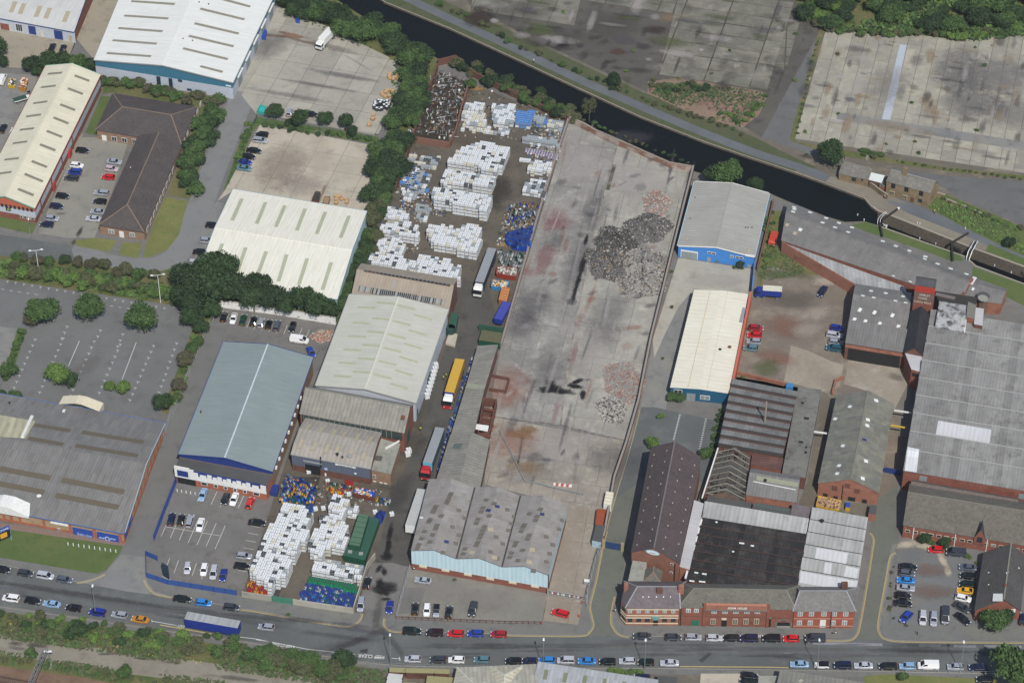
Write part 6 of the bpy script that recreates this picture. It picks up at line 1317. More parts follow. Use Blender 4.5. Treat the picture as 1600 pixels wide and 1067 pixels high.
def scatter(name,polyp,n,mats,size,hmax,seed=1,kind='stuff'):
    r = random.Random(seed); W = [(p.x,p.y) for p in wpts(polyp)]; x0,x1 = min(p[0] for p in W),max(p[0] for p in W); y0,y1 = min(p[1] for p in W),max(p[1] for p in W)
    m = MB(); k = 0
    nA = [(r.uniform(0,6.28),r.uniform(.05,.25),r.uniform(0,6.28),r.uniform(.05,.25)) for _ in range(5)]
    while k < n:
        x,y = r.uniform(x0,x1),r.uniform(y0,y1)
        if not inpoly(x,y,W): k += .2; continue
        d = sum(math.sin(x*b+a)*math.sin(y*e+c) for a,b,c,e in nA)
        if d < r.uniform(-1.2,.9): k += .3; continue
        k += 1; a = r.uniform(0,3.14); s = size*r.uniform(.5,1.4); z = r.uniform(0,hmax); dx,dy = math.cos(a)*s,math.sin(a)*s
        mt = mats[0] if len(mats) == 1 else mats[min(len(mats)-1,int(r.random()**1.6*len(mats)))]
        m.face([(x-dx,y-dy,z+.12),(x+dy*.7,y-dx*.7,z+.12+r.uniform(0,s)),(x+dx,y+dy,z+.14+r.uniform(0,s)),(x-dy*.7,y+dx*.7,z+.12)],mt)
    return m.build(name,kind=kind)
scatter('ground_cover',[(-60,958),(0,960),(200,988),(400,1018),(540,1042),(620,1052),(600,1085),(470,1066),(300,1040),(0,998),(-60,990)],9000,[LM['mid'],LM['dull'],LM['brown']],.45,.6,1)
YFL = plain('ragwort_yellow',hx('#b5a22c')); scatter('wild_flowers',[(0,965),(400,1022),(380,1045),(0,1000)],110,[YFL],.22,.9,5)
scatter('ground_cover',[(-60,1012),(0,1018),(200,1048),(360,1066),(300,1085),(100,1052),(-60,1030)],2600,[LM['dull'],LM['mid']],.4,.3,2)
scatter('ground_cover',[(1462,302),(1530,328),(1600,358),(1600,398),(1500,350),(1450,322)],1500,[LM['bright'],LM['mid'],LM['dull']],.35,.3,3)
scatter('ground_cover',[(1012,128),(1190,143),(1197,160),(1160,200),(1060,168),(1014,145)],2000,[LM['mid'],LM['dull'],LM['darkest']],.4,.3,4)
scatter('ground_cover',[(1225,-60),(1275,42),(1520,66),(1640,54),(1700,-60)],6000,[LM['mid'],LM['bright'],LM['dark']],.8,1.0,6)
scatter('ground_cover',[(425,-10),(620,95),(640,150),(550,440),(530,508),(345,478),(280,475),(300,420),(535,478),(600,240),(615,100),(450,22)],4500,[LM['mid'],LM['dark']],.5,.6,7)
scatter('ground_cover',[(0,408),(275,455),(276,476),(0,434)],2500,[LM['mid'],LM['bright']],.4,.5,8)
scatter('ground_cover',[(1200,330),(1215,385),(1260,425),(1200,440),(1185,440),(1200,380)],900,[LM['mid'],LM['dull']],.35,.3,9)
# ------------------------------------------------------------------ vehicles
def carpaint(key,col,metal=.0,rough=.3):
    k = 'paint_'+key
    if k in MT: return MT[k]
    t = NT(k); t.b.inputs['Base Color'].default_value = (*col,1); t.b.inputs['Roughness'].default_value = rough; t.b.inputs['Metallic'].default_value = metal
    t.b.inputs['Coat Weight'].default_value = .6; t.b.inputs['Coat Roughness'].default_value = .08; MT[k] = t.m; return t.m
PC = {'black': ('#15161a',0),'navy': ('#1a2040',.1),'darkgrey': ('#3c4048',.2),'grey': ('#5a6270',.25),'silver': ('#a9adb6',.3),'palesilver': ('#c2c4cc',.25),'blue': ('#24409c',.1),'brightblue': ('#2f80c8',.1),'skyblue': ('#8fb0d0',.2),'white': ('#e2e2e2',0),
      'red': ('#c0161c',0),'darkred': ('#9a1c28',0),'maroon': ('#2e1518',.1),'green': ('#1c4434',.1),'darkgreen': ('#14201c',.1),'teal': ('#5f858f',.25),'deepteal': ('#23586a',.2),'orange': ('#c0842c',.15),'yellow': ('#d8a01c',0),'pink': ('#c8b4bc',.2),'royal': ('#1c2f8a',.1)}
def paint(c): h,mt = PC[c]; return carpaint(c,hx(h),mt)
CG = glass('car_glass',(.012,.015,.018),.06); TYRE = plain('tyre',hx('#1c1c1d'),.9); RIM = plain('wheel_rim',hx('#8d9096'),.35,.5); HL = glass('headlamp',(.62,.65,.68),.1); TL = plain('tail_lamp',hx('#8f1a1c'),.3); PLT = plain('number_plate_white',hx('#c9c9c4'),.5); PLY = plain('number_plate_yellow',hx('#c8a83a'),.5); PLAS = plain('black_plastic',hx('#1f2022'),.6)
# body sections: x, z bottom, z top, half width ; cabin: rear base, rear top, front top, windscreen base, roof z, belt z
SP = {'hatch': (4.1,.86,[(-2.05,.42,.78,.70),(-1.98,.3,.95,.80),(-1.2,.25,.98,.86),(.5,.25,.95,.86),(1.1,.25,.90,.85),(1.75,.28,.76,.80),(2.02,.35,.62,.68)],(-1.98,-1.5,.35,1.05,1.47,.95),.63),
      'saloon': (4.6,.88,[(-2.3,.42,.80,.70),(-2.2,.3,.96,.80),(-1.4,.25,.98,.88),(.5,.25,.95,.88),(1.2,.25,.90,.87),(1.95,.28,.76,.82),(2.28,.35,.60,.68)],(-1.62,-.9,.35,1.1,1.43,.95),.65),
      'estate': (4.6,.88,[(-2.3,.42,.85,.74),(-2.22,.3,.96,.82),(-1.4,.25,.98,.88),(.5,.25,.95,.88),(1.2,.25,.90,.87),(1.95,.28,.76,.82),(2.28,.35,.60,.68)],(-2.22,-1.95,.35,1.1,1.48,.95),.65),
      'mpv': (4.4,.9,[(-2.2,.42,.9,.78),(-2.12,.3,1.02,.86),(-1.3,.25,1.04,.9),(.5,.25,1.02,.9),(1.2,.25,.98,.88),(1.8,.28,.82,.82),(2.15,.35,.66,.70)],(-2.12,-1.9,.45,1.35,1.66,1.02),.66),
      'suv': (4.6,.92,[(-2.3,.5,.98,.80),(-2.22,.38,1.1,.88),(-1.3,.35,1.12,.93),(.5,.35,1.1,.93),(1.2,.35,1.08,.92),(1.95,.38,.98,.88),(2.25,.42,.8,.78)],(-2.22,-2.0,.4,1.1,1.78,1.1),.74),
      'van': (5.2,.98,[(-2.6,.45,1.1,.95),(-2.55,.35,1.2,.98),(-1.3,.3,1.2,.99),(.8,.3,1.2,.99),(1.5,.3,1.15,.97),(2.2,.32,.98,.92),(2.55,.4,.7,.82)],(-2.58,-2.5,.95,1.85,2.0,1.2),.68),
      'coupe': (4.3,.87,[(-2.15,.4,.78,.70),(-2.05,.3,.9,.80),(-1.3,.24,.92,.87),(.5,.24,.88,.87),(1.1,.24,.85,.86),(1.8,.26,.72,.80),(2.12,.34,.56,.66)],(-1.9,-.9,.15,.95,1.3,.88),.64),
      'mini': (3.7,.84,[(-1.82,.42,.78,.70),(-1.76,.3,.92,.78),(-1.1,.25,.94,.83),(.5,.25,.92,.83),(1.0,.25,.9,.82),(1.55,.28,.78,.78),(1.8,.35,.62,.66)],(-1.76,-1.55,.3,.85,1.42,.92),.6)}
CARC = {}
def carparts(ty,col,roof=None,openhood=False):
    key = (ty,col,roof)
    if key in CARC: return CARC[key]
    L_,hw,sec,cab,wr = SP[ty]; bp = paint(col); rp_ = paint(roof) if roof and roof != 'open' else bp
    m = MB(); rows = []
    for x,zb,zt,w2 in sec: rows.append([Vector((x,-w2*.93,zb)),Vector((x,-w2,(zb+zt)/2)),Vector((x,-w2*.94,zt-.06)),Vector((x,-w2*.84,zt)),Vector((x,w2*.84,zt)),Vector((x,w2*.94,zt-.06)),Vector((x,w2,(zb+zt)/2)),Vector((x,w2*.93,zb))])
    for i in range(len(rows)-1):
        for j in range(7): m.face([rows[i][j],rows[i+1][j],rows[i+1][j+1],rows[i][j+1]][::-1],bp)
        m.face([rows[i][7],rows[i+1][7],rows[i+1][0],rows[i][0]][::-1],PLAS)
    m.face(rows[0],bp); m.face(rows[-1][::-1],bp)
    x0,x1,x2,x3,zr,zb = cab; b = hw*.88; t_ = hw*.70
    if roof == 'open':
        body = m.data('body',smooth=False); g = MB(); g.box(Vector((x1+.3,-b*.8,zb-.02)),Vector((x2-x1,0,0)),Vector((0,b*1.6,0)),Vector((0,0,.08)),PLAS)
        g.quad(Vector((x2+.2,-t_,zr-.05)),Vector((x3,-b,zb)),Vector((x3,b,zb)),Vector((x2+.2,t_,zr-.05)),CG); glz = g.data('cabin')
    else:
        # roof and pillars in body colour
        A = [Vector((x1,-t_,zr)),Vector((x2,-t_,zr)),Vector((x2,t_,zr)),Vector((x1,t_,zr))]
        for off in (0,):
            m.face([A[0],A[1],A[2],A[3]],rp_); m.face([A[0]-ZV*.1+Vector((-.06,-.03,0)),A[1]-ZV*.1+Vector((.1,-.03,0)),A[1],A[0]],rp_); m.face([A[2]-ZV*.1+Vector((.1,.03,0)),A[3]-ZV*.1+Vector((-.06,.03,0)),A[3],A[2]],rp_)
            m.face([A[1]-ZV*.1+Vector((.1,-.03,0)),A[2]-ZV*.1+Vector((.1,.03,0)),A[2],A[1]],rp_); m.face([A[3]-ZV*.1+Vector((-.08,.03,0)),A[0]-ZV*.1+Vector((-.08,-.03,0)),A[0],A[3]],rp_)
        for sg in (-1,1):
            for (xa,xb_) in ((x1,x0),(x2,x3),((x1*.45+x2*.55),(x1*.45+x2*.55))): m.bar(Vector((xa,sg*(t_+.012),zr-.04)),Vector((xb_,sg*(b+.012),zb)),.09,rp_)
            m.bar(Vector((x3-.35,sg*(b+.14),zb+.1)),Vector((x3-.2,sg*(b+.14),zb+.1)),.16,bp)
        body = m.data('body')
        g = MB(); lo = [Vector((x0,-b,zb-.03)),Vector((x3,-b,zb-.03)),Vector((x3,b,zb-.03)),Vector((x0,b,zb-.03))]; hi = [p-ZV*.05 for p in A]
        gm = bp if ty == 'van' else CG
        for i in range(4): j = (i+1) % 4; g.face([lo[i],lo[j],hi[j],hi[i]],(CG if i == 1 else gm))
        if ty == 'van':
            for sg in (-1,1): g.face([Vector((x2-.7,sg*(b*.8+t_*.2+.03),zb+.15)),Vector((x3-.3,sg*(b+.01),zb+.05)),Vector((x2+.05,sg*(t_*.85+b*.15+.03),zr-.25)),Vector((x2-.7,sg*(t_*.85+b*.15+.03),zr-.25))][::sg],CG)
        glz = g.data('glazing')
    wh = MB(); wh.cyl((0,-.1,0),.32,.2,TYRE,14,z=Vector((0,1,0)),mtop=RIM); wh = wh.data('wheel')
    hl = MB(); hl.box(Vector((-.12,-.16,-.07)),Vector((.22,0,-.03)),Vector((0,.32,0)),Vector((0,0,.14)),HL); hl = hl.data('headlight')
    tl = MB(); tl.box(Vector((-.06,-.14,-.1)),Vector((.14,0,0)),Vector((0,.28,0)),Vector((0,0,.2)),TL); tl = tl.data('tail_light')
    pl = MB(); pl.box(Vector((-.02,-.26,-.06)),Vector((.04,0,0)),Vector((0,.52,0)),Vector((0,0,.12)),PLT); pl = pl.data('number_plate')
    pr_ = MB(); pr_.box(Vector((-.02,-.26,-.06)),Vector((.04,0,0)),Vector((0,.52,0)),Vector((0,0,.12)),PLY); pr_ = pr_.data('number_plate')
    CARC[key] = (body,glz,wh,hl,tl,pl,pr_); return CARC[key]
def heading(px,py,ang,z=0):
    a = P(px,py,z); b = P(px+math.cos(math.radians(ang))*8,py-math.sin(math.radians(ang))*8,z); return math.atan2(b.y-a.y,b.x-a.x)
CATS = {'hatch': 'car','saloon': 'car','estate': 'car','mpv': 'car','suv': 'car','van': 'van','coupe': 'car','mini': 'car'}
def car(px,py,ang,col,ty,label,roof=None,group=None,sc=1.0):
    L_,hw,sec,cab,wr = SP[ty]; p = P(px,py,.65); p.z = .1; body,glz,wh,hl,tl,pl,pr_ = carparts(ty,col,roof)
    root = thing('parked_van' if ty == 'van' else 'parked_car',label,CATS[ty],p,group,heading(px,py,ang))
    root.scale = (1.05,1.08,1.08); put('body',body,root); put('glazing' if roof != 'open' else 'cabin',glz,root); wb = L_*.29
    for x in (wb,-wb):
        for y in (-1,1): put('wheel',wh,root,(x,y*(hw-.1),.32),0 if y > 0 else math.pi)
    fx,rx = sec[-2][0]+.1,sec[0][0]+.02
    for y in (-1,1): put('headlight',hl,root,(fx+.05,y*hw*.68,sec[-2][2]-.02)); put('tail_light',tl,root,(rx,y*hw*.76,sec[0][2]+.02))
    put('number_plate',pl,root,(sec[-1][0]+.02,0,.48)); put('number_plate',pr_,root,(rx-.03,0,.62)); return root
CN = {'black': 'black','navy': 'navy blue','darkgrey': 'dark grey','grey': 'blue-grey','silver': 'silver','palesilver': 'pale silver','blue': 'blue','brightblue': 'bright blue','skyblue': 'pale blue','white': 'white','red': 'red','darkred': 'dark red','maroon': 'maroon','green': 'green','darkgreen': 'dark green','teal': 'grey-blue','deepteal': 'deep teal','orange': 'orange-gold','yellow': 'yellow','pink': 'pinkish silver','royal': 'royal blue'}
TN = {'hatch': 'hatchback','saloon': 'saloon','estate': 'estate car','mpv': 'people carrier','suv': 'tall off-roader','van': 'van','coupe': 'coupe','mini': 'small car'}
SETS = [
 ('on the road by the lawn','cars on the road by the lawn',[(4,890,-9,'black','hatch','cut by the picture edge'),(40,896,-9,'darkgrey','hatch','second from the left'),(71,900,-9,'palesilver','mpv','between two dark ones'),(101,906,-9,'grey','hatch','nearest the lane mouth')]),
 ('on the embankment kerb','cars along the embankment kerb',[(17,935,172,'white','mpv','leftmost of the row'),(51,939,-9,'black','hatch','between the white one and the pale blue one'),(81,944,171,'skyblue','saloon','third of the row'),(115,950,171,'black','hatch','left of the lamp post'),(152,957,171,'royal','mpv','at the foot of the lamp post'),(187,961,171,'silver','hatch','next to the orange one'),(219,968,171,'orange','saloon','nearest the blue trailer')]),
 ('at the kerb by the blue hoarding','cars by the blue hoarding',[(285,936,-7,'darkgreen','saloon','leftmost of three'),(318,942,-7,'brightblue','hatch','middle of three'),(362,949,-7,'darkgrey','hatch','rightmost of three')]),
 ('driving on the main road','moving car',[(416,980,173,'silver','hatch','alone in the lane')]),
 ('at the kerb below the forecourt','cars along the forecourt kerb',[(644,987,-2,'darkgreen','suv','leftmost'),(679,989,178,'maroon','mpv','second from the left'),(712,990,178,'red','hatch','middle'),(743,990,178,'blue','hatch','between two red ones'),(779,991,178,'darkred','hatch','rightmost')]),
 ('in the near road row','cars in the near row of the main road',[(645,1030,178,'palesilver','hatch','first right of the painted line'),(684,1031,178,'darkgrey','hatch','beside the white one'),(713,1031,178,'white','hatch','fourth from the right of the olive huts'),(753,1031,178,'teal','hatch','standing alone'),(802,1033,179,'black','hatch','left of the navy one'),(827,1033,179,'navy','mini','next to the lamp post'),(854,1032,179,'brightblue','hatch','half hidden by the pale roof'),(884,1032,179,'palesilver','mpv','right of the lamp post'),(917,1033,179,'brightblue','saloon','standing clear of the roof'),(949,1034,179,'black','hatch','right of the blue saloon'),(980,1033,179,'palesilver','hatch','left of the second lamp post'),(1009,1035,179,'darkgreen','hatch','behind the second lamp post'),(1046,1036,179,'palesilver','saloon','at the end before the yellow line')]),
 ('by the brick frontage kerb','cars in front of the brick frontage',[(1003,994,179,'darkgrey','saloon','nearest the side street'),(1052,996,-1,'darkgrey','hatch','second from the side street'),(1083,996,-1,'silver','hatch','below the green shutter'),(1116,997,-1,'palesilver','hatch','left of the black one'),(1142,997,179,'black','hatch','below the lettered parapet'),(1170,998,179,'navy','suv','left of the road lettering'),(1205,998,179,'black','suv','below the gateway'),(1236,998,179,'red','hatch','beside the dark van'),(1273,998,179,'darkgrey','van','last before the street corner')]),
 ('in the near road row, right end','cars in the near row at the right',[(1249,1038,179,'skyblue','saloon','leftmost'),(1284,1039,179,'white','mini','with a black roof'),(1316,1040,179,'navy','mpv','third from the left'),(1349,1040,179,'palesilver','saloon','fourth from the left'),(1387,1041,179,'black','estate','the long one'),(1418,1041,179,'skyblue','hatch','left of the white van'),(1450,1040,179,'white','van','with plain sides'),(1493,1042,179,'silver','hatch','at the lamp post'),(1528,1043,179,'navy','saloon','beside the big tree')]),
 ('in the visitor car park, left side','left column of the visitor car park',[(1419,886,-6,'black','saloon','topmost'),(1417,896,-6,'grey','hatch','second from the top'),(1415,907,175,'brightblue','saloon','third from the top'),(1415,919,-6,'silver','saloon','fourth from the top'),(1411,931,-6,'black','hatch','second from the bottom'),(1411,943,-6,'black','saloon','lowest')]),
 ('in the visitor car park, lodge side','right column of the visitor car park',[(1512,887,174,'grey','saloon','topmost'),(1512,900,174,'black','hatch','second from the top'),(1511,913,174,'darkgreen','hatch','above the yellow one'),(1508,923,174,'yellow','coupe','with a dark roof box'),(1505,935,-12,'white','hatch','below the yellow one'),(1503,949,-27,'darkgrey','saloon','slanted above the last black one'),(1504,967,-38,'black','saloon','slanted at the gate')]),
 ('in the visitor car park, bottom row','bottom row of the visitor car park',[(1416,964,225,'blue','hatch','parked diagonally'),(1442,966,268,'palesilver','mpv','left of the estate'),(1459,967,267,'silver','estate','middle of the row'),(1477,963,267,'darkgrey','van','with raised bonnet')]),
 ('at the top of the visitor car park','top of the visitor car park',[(1462,859,176,'red','hatch','against the bushes'),(1493,864,175,'darkgrey','van','next to the red one')]),
 ('on the gated concrete yard entrance','gated yard',[(875,958,165,'red','estate','alone behind the pavement')]),
 ('in the warehouse forecourt','forecourt cars',[(661,907,172,'silver','coupe','with its black hood, apart from the row'),(649,951,85,'black','hatch','leftmost of the row'),(667,953,265,'white','hatch','second of the row'),(682,954,265,'silver','hatch','with a black roof'),(702,956,80,'black','hatch','fourth of the row'),(739,953,255,'darkgrey','suv','rightmost of the row')]),
 ('in the yard lane mouth','cars at the yard lane mouth',[(574,911,75,'black','hatch','beside the container stacks'),(564,945,260,'silver','mpv','at the wall corner'),(609,949,262,'royal','hatch','opposite the wall corner')]),
 ('before the navy and white showroom','cars in front of the showroom',[(317,773,250,'skyblue','saloon','nearest the entrance'),(352,780,250,'black','hatch','beside the white one'),(366,780,250,'white','saloon','beside the black one'),(391,786,68,'red','hatch','at the corner')]),
 ('in the customer car park middle row','middle row of the customer car park',[(268,811,75,'navy','estate','leftmost'),(283,812,75,'black','hatch','second'),(297,815,75,'silver','suv','third'),(313,820,255,'white','saloon','rightmost')]),
 ('at the customer car park right side','right side of the customer car park',[(402,817,-6,'black','saloon','topmost'),(381,869,-6,'silver','hatch','middle'),(378,885,-6,'black','hatch','lowest')]),
 ('in the customer car park bottom row','bottom row of the customer car park',[(293,888,262,'palesilver','mini','leftmost'),(319,890,258,'white','hatch','second'),(334,895,258,'palesilver','mpv','third'),(349,899,258,'royal','hatch','rightmost')]),
 ('in the row behind the warehouse','top row behind the warehouse',[(350,495,73,'black','coupe','leftmost'),(365,498,253,'white','coupe','second'),(380,500,73,'green','saloon','the only green one'),(396,502,73,'black','hatch','fourth'),(408,505,73,'silver','hatch','fifth'),(420,507,73,'black','mini','sixth'),(433,509,73,'grey','mpv','the tall one'),(457,512,253,'black','hatch','rightmost')]),
 ('by the warehouse back corner','by the warehouse corner',[(468,532,-8,'white','van','near the rubble'),(486,551,-62,'blue','hatch','nose to the fence')]),
 ('at the storage yard fence','left side of the storage yard',[(409,211,174,'black','hatch','topmost'),(407,220,-7,'silver','estate','second from the top'),(397,236,-7,'black','saloon','third from the top'),(389,245.5,-7,'black','hatch','fourth from the top'),(383,254,-7,'royal','coupe','fifth from the top'),(382,263.5,-7,'teal','saloon','lowest')]),
 ('beside the cream-roofed office block','beside the cream-roofed office block',[(129,236,-5,'black','hatch','topmost'),(120,259,-5,'white','hatch','second'),(116.5,269.5,174,'blue','mpv','third'),(111.5,279,174,'darkgrey','estate','fourth'),(98,307,-5,'black','hatch','fifth'),(88.5,323,-5,'navy','hatch','sixth'),(81,342,-5,'silver','hatch','second from the bottom'),(73,351.5,174,'navy','hatch','lowest')]),
 ('along the tiled office wing','along the tiled office wing',[(178.5,253.5,-7,'silver','saloon','topmost'),(174,264.5,-7,'pink','hatch','second'),(169,277.5,174,'red','hatch','third'),(158.5,302,174,'silver','estate','fourth'),(156,315.5,174,'black','hatch','fifth'),(153,331.5,174,'silver','saloon','second from the bottom'),(146,342.5,174,'palesilver','saloon','lowest')]),
 ('in front of the top left unit','top left unit',[(82,74.5,68,'black','estate','left of two'),(99,76,68,'black','hatch','right of two')]),
 ('in the lot behind the office block','lot left of the office block',[(4,125,66,'white','van','at the picture edge'),(5,201,62,'black','saloon','lower left'),(22,205,62,'white','hatch','half under the eaves')]),
 ('by the ivory-roofed warehouse','beside the ivory-roofed warehouse',[(332,353,-4,'black','hatch','topmost'),(323,376.5,-4,'silver','hatch','second'),(314,394.5,-4,'black','saloon','third'),(305,411,-4,'palesilver','hatch','lowest')]),
 ('half hidden by delivery yard trees','under the delivery yard trees',[(452.5,176,75,'silver','hatch','leftmost'),(486,179.5,-5,'black','hatch','middle'),(544,197,75,'black','hatch','rightmost')]),
 ('on the left side of the mill yard','left side of the mill yard',[(1181.5,513,-3,'darkred','hatch','topmost'),(1179,524,176,'red','hatch','second'),(1178,534,176,'silver','hatch','third'),(1173,544.5,176,'teal','hatch','lowest')]),
 ('on the right side of the mill yard','right side of the mill yard',[(1307.5,513,-8,'royal','mini','topmost'),(1304,524,-8,'palesilver','estate','second'),(1306,535.5,-8,'silver','hatch','third'),(1303,545,172,'deepteal','suv','lowest')]),
 ('in the open middle of the mill yard','middle of the mill yard',[(1285,456,238,'navy','saloon','parked on its own')]),
 ('under the loading canopy of the mill bay','under the canopy',[(1352,552,178,'white','hatch','mostly hidden')]),
 ('below the road at the bottom edge','cars below the road',[(1003,1059,176,'navy','hatch','by the pale roof'),(1171,1056,-5,'black','hatch','upper of two'),(1168,1066,174,'darkgreen','hatch','lower of two'),(1538,1062,178,'black','hatch','under the big tree'),(1598,967,85,'navy','hatch','cut by the right edge')])]
for where,grp,lst in SETS:
    for x,y,a,c,ty,pos in lst:
        rf = 'black' if 'black roof' in pos else None
        car(x,y,a,c,ty,('%s %s %s, %s' % (CN[c],TN[ty],pos,where)),rf,grp)
# open bonnet and roof box details
# ---- lorries
def wheelset(m,x,hw,r=.5):
    pass
def lorry(label,px0,py0,px1,py1,z,w_,roofm,sidem,cabm=None,cab2=None,hgt=3.9,cabgap=.4,group=None,name='articulated_lorry',cat='lorry',frontm=None,ribs=0):
    """box between two pixel points (rear centre, front centre of the roof); optional tractor in front"""
    a,b = P(px0,py0,hgt),P(px1,py1,hgt); d = (b-a); L_ = d.length; yaw = math.atan2(d.y,d.x); root = thing(name,label,cat,drop(a,.05),group,yaw)
    X = lambda *c: Vector(c)
    def add(nm,m,parent=root): o = bpy.data.objects.new(nm,m.data(nm)); COL.objects.link(o); o.parent = parent; return o
    m = MB(); zb = 1.15; hw = w_/2
    m.quad(X(0,-hw,zb),X(L_,-hw,zb),X(L_,-hw,hgt),X(0,-hw,hgt),sidem); m.quad(X(L_,hw,zb),X(0,hw,zb),X(0,hw,hgt),X(L_,hw,hgt),sidem)
    m.quad(X(0,hw,zb),X(0,-hw,zb),X(0,-hw,hgt),X(0,hw,hgt),sidem); m.quad(X(L_,-hw,zb),X(L_,hw,zb),X(L_,hw,hgt),X(L_,-hw,hgt),frontm or sidem); m.quad(X(0,hw,zb),X(L_,hw,zb),X(L_,-hw,zb),X(0,-hw,zb),PLAS)
    body = add('box_body',m); m = MB(); m.quad(X(0,-hw,hgt),X(L_,-hw,hgt),X(L_,hw,hgt),X(0,hw,hgt),roofm)
    m.box(X(0,-hw,hgt+.0),X(L_,0,0),X(0,w_,0),X(0,0,.04),roofm); add('roof',m)
    for k in range(ribs): m = MB(); m.box(X(L_*(k+.5)/ribs,-hw*.97,hgt+.04),X(.12,0,0),X(0,w_*.97,0),X(0,0,.05),TRIM); add('roof_bow',m,body)
    m = MB(); m.box(X(.3,-hw*.5,.8),X(L_-.3,0,0),X(0,hw,0),X(0,0,.35),PLAS); add('chassis',m)
    wx = [1.2,2.5,3.8] if L_ > 9 else [1.2]
    if L_ <= 9 and cabm: wx += [L_-.6]
    for x in wx:
        for sg in (-1,1): m = MB(); m.cyl(X(x,sg*(hw-.15),.5),.5,.28,TYRE,14,z=Vector((0,sg,0)),mtop=RIM); add('wheel',m)
    if cabm:
        x0 = L_+cabgap; cw_ = w_*.48; ch = min(3.4,hgt-.1) if L_ > 9 else min(2.7,hgt-.3); cl = 2.1
        m = MB(); pts = [(0,.55),(cl,.55),(cl+.1,1.6),(cl-.25,ch-.5),(cl-.7,ch),(0,ch)]
        for i in range(len(pts)):
            (xa,za),(xb,zb2) = pts[i],pts[(i+1) % len(pts)]; mt = CG if i == 2 else (cab2 or cabm) if i == 1 else cabm
            m.quad(X(x0+xa,cw_*2*.5,za),X(x0+xa,-cw_,za),X(x0+xb,-cw_,zb2),X(x0+xb,cw_,zb2),mt)
        for sg in (-1,1): m.face([X(x0+x,sg*cw_,z_) for x,z_ in pts][::sg],cabm);
        cb = add('cab',m)
        for sg in (-1,1):
            m = MB(); m.box(X(x0+cl*.35,sg*(cw_+.01)-.02,1.75),X(cl*.5,0,0),X(0,.04,0),X(0,0,.75),CG); add('side_window',m,cb)
            m = MB(); m.box(X(x0+cl*.8,sg*(cw_+.2)-.1,1.8),X(.1,0,0),X(0,.2,0),X(0,0,.6),PLAS); add('mirror',m,cb)
            m = MB(); m.cyl(X(x0+1.2,sg*(cw_-.1),.5),.5,.25,TYRE,14,z=Vector((0,sg,0)),mtop=RIM); add('wheel',m)
            m = MB(); m.box(X(x0+cl+.06,sg*cw_*.7-.15,.75),X(.05,0,0),X(0,.3,0),X(0,0,.2),HL); add('headlight',m,cb)
        m = MB(); m.box(X(x0+cl+.02,-cw_,.4),X(.12,0,0),X(0,cw_*2,0),X(0,0,.35),cab2 or PLAS); add('bumper',m,cb)
        if L_ > 9:
            m = MB(); m.box(X(x0-.3,-cw_*.85,ch-.2),X(1.2,0,0),X(0,cw_*1.7,0),X(0,0,.6),cabm); add('wind_deflector',m,cb)
            for sg in (-1,1): m = MB(); m.cyl(X(L_-1.2,sg*(hw-.2),.5),.5,.28,TYRE,14,z=Vector((0,sg,0)),mtop=RIM); add('wheel',m)
    return root
GC = sheet('curtain_roof_grey',hx('#8f9398'),hx('#8a8e93'),rib=.0,vary=.02); YC_ = plain('yellow_tarp',hx('#c09a3a'),.6); PB = plain('curtain_blue',hx('#1f3382'),.55); GTL = plain('trailer_pale_roof',hx('#adadab'),.6); TQ = plain('tractor_cyan',hx('#5fb0cc'),.4)
lorry('parked articulated lorry with grey-roofed dark curtain trailer and white cab in the yard',769,388,749,441,0,2.6,GC,plain('dark_curtain',hx('#22283c')),WHT,hgt=4.0,cabgap=.7,group='lorries in the recycling yard lane',ribs=14)
lorry('articulated lorry with yellow-topped trailer and white and red cab queuing in the lane',718.5,561,702,613,0,2.7,YC_,plain('ochre_side',hx('#a8813a')),WHT,plain('cab_red',hx('#a82228')),hgt=4.0,cabgap=.8,group='lorries in the recycling yard lane',frontm=PB)
lorry('articulated lorry with grey-roofed trailer and red cab in the lane',687.5,668,668,723,0,2.6,GC,plain('teal_curtain',hx('#37535e')),plain('cab_red',hx('#a82228')),hgt=4.0,cabgap=1.2,group='lorries in the recycling yard lane',frontm=TQ,ribs=14)
lorry('detached white trailer standing against the long shed at the lower end of the lane',659.5,764,640.5,821,0,2.6,GTL,WHT,hgt=3.9,name='trailer',cat='trailer')
lorry('long dark blue curtain-sided trailer with grey roof parked on the main road',373.5,975.5,290.5,961,0,2.7,sheet('trailer_grey_roof',hx('#a3a7a8'),hx('#9ca0a1'),rib=.3,pitch=1.6),PB,hgt=4.1,name='trailer',cat='trailer',ribs=10)
lorry('white box lorry standing at an angle in the delivery yard',518,44,502,61,0,2.4,WHT,WHT,WHT,hgt=3.5,cabgap=.1,name='box_lorry')
lorry('blue box van with cream roof in the mill yard',1222,452,1192,450,0,2.5,plain('cream_van_roof',hx('#c9c6b4')),PB,PB,hgt=3.2,cabgap=.05,name='box_lorry')
lorry('blue container lorry beside the green gate',792,472,778,499,0,2.5,plain('container_blue_top',hx('#3c4496')),PB,hgt=2.9,name='container',cat='container')
# flatbed with green bed and small recovery items
root = lorry('small white flatbed truck with green load bed behind the office block',21,157,41,151,0,2.1,plain('bed_green',hx('#2f4a40')),WHT,WHT,hgt=1.5,cabgap=.05,name='flatbed_truck',cat='truck')
root = lorry('red lorry cab standing in the weeds by the canal shed',1211,362,1208,371,0,2.2,plain('cab_red2',hx('#b5402f')),plain('cab_red2',hx('#b5402f')),plain('cab_red2',hx('#b5402f')),hgt=2.2,cabgap=.02,name='lorry_cab',cat='lorry')
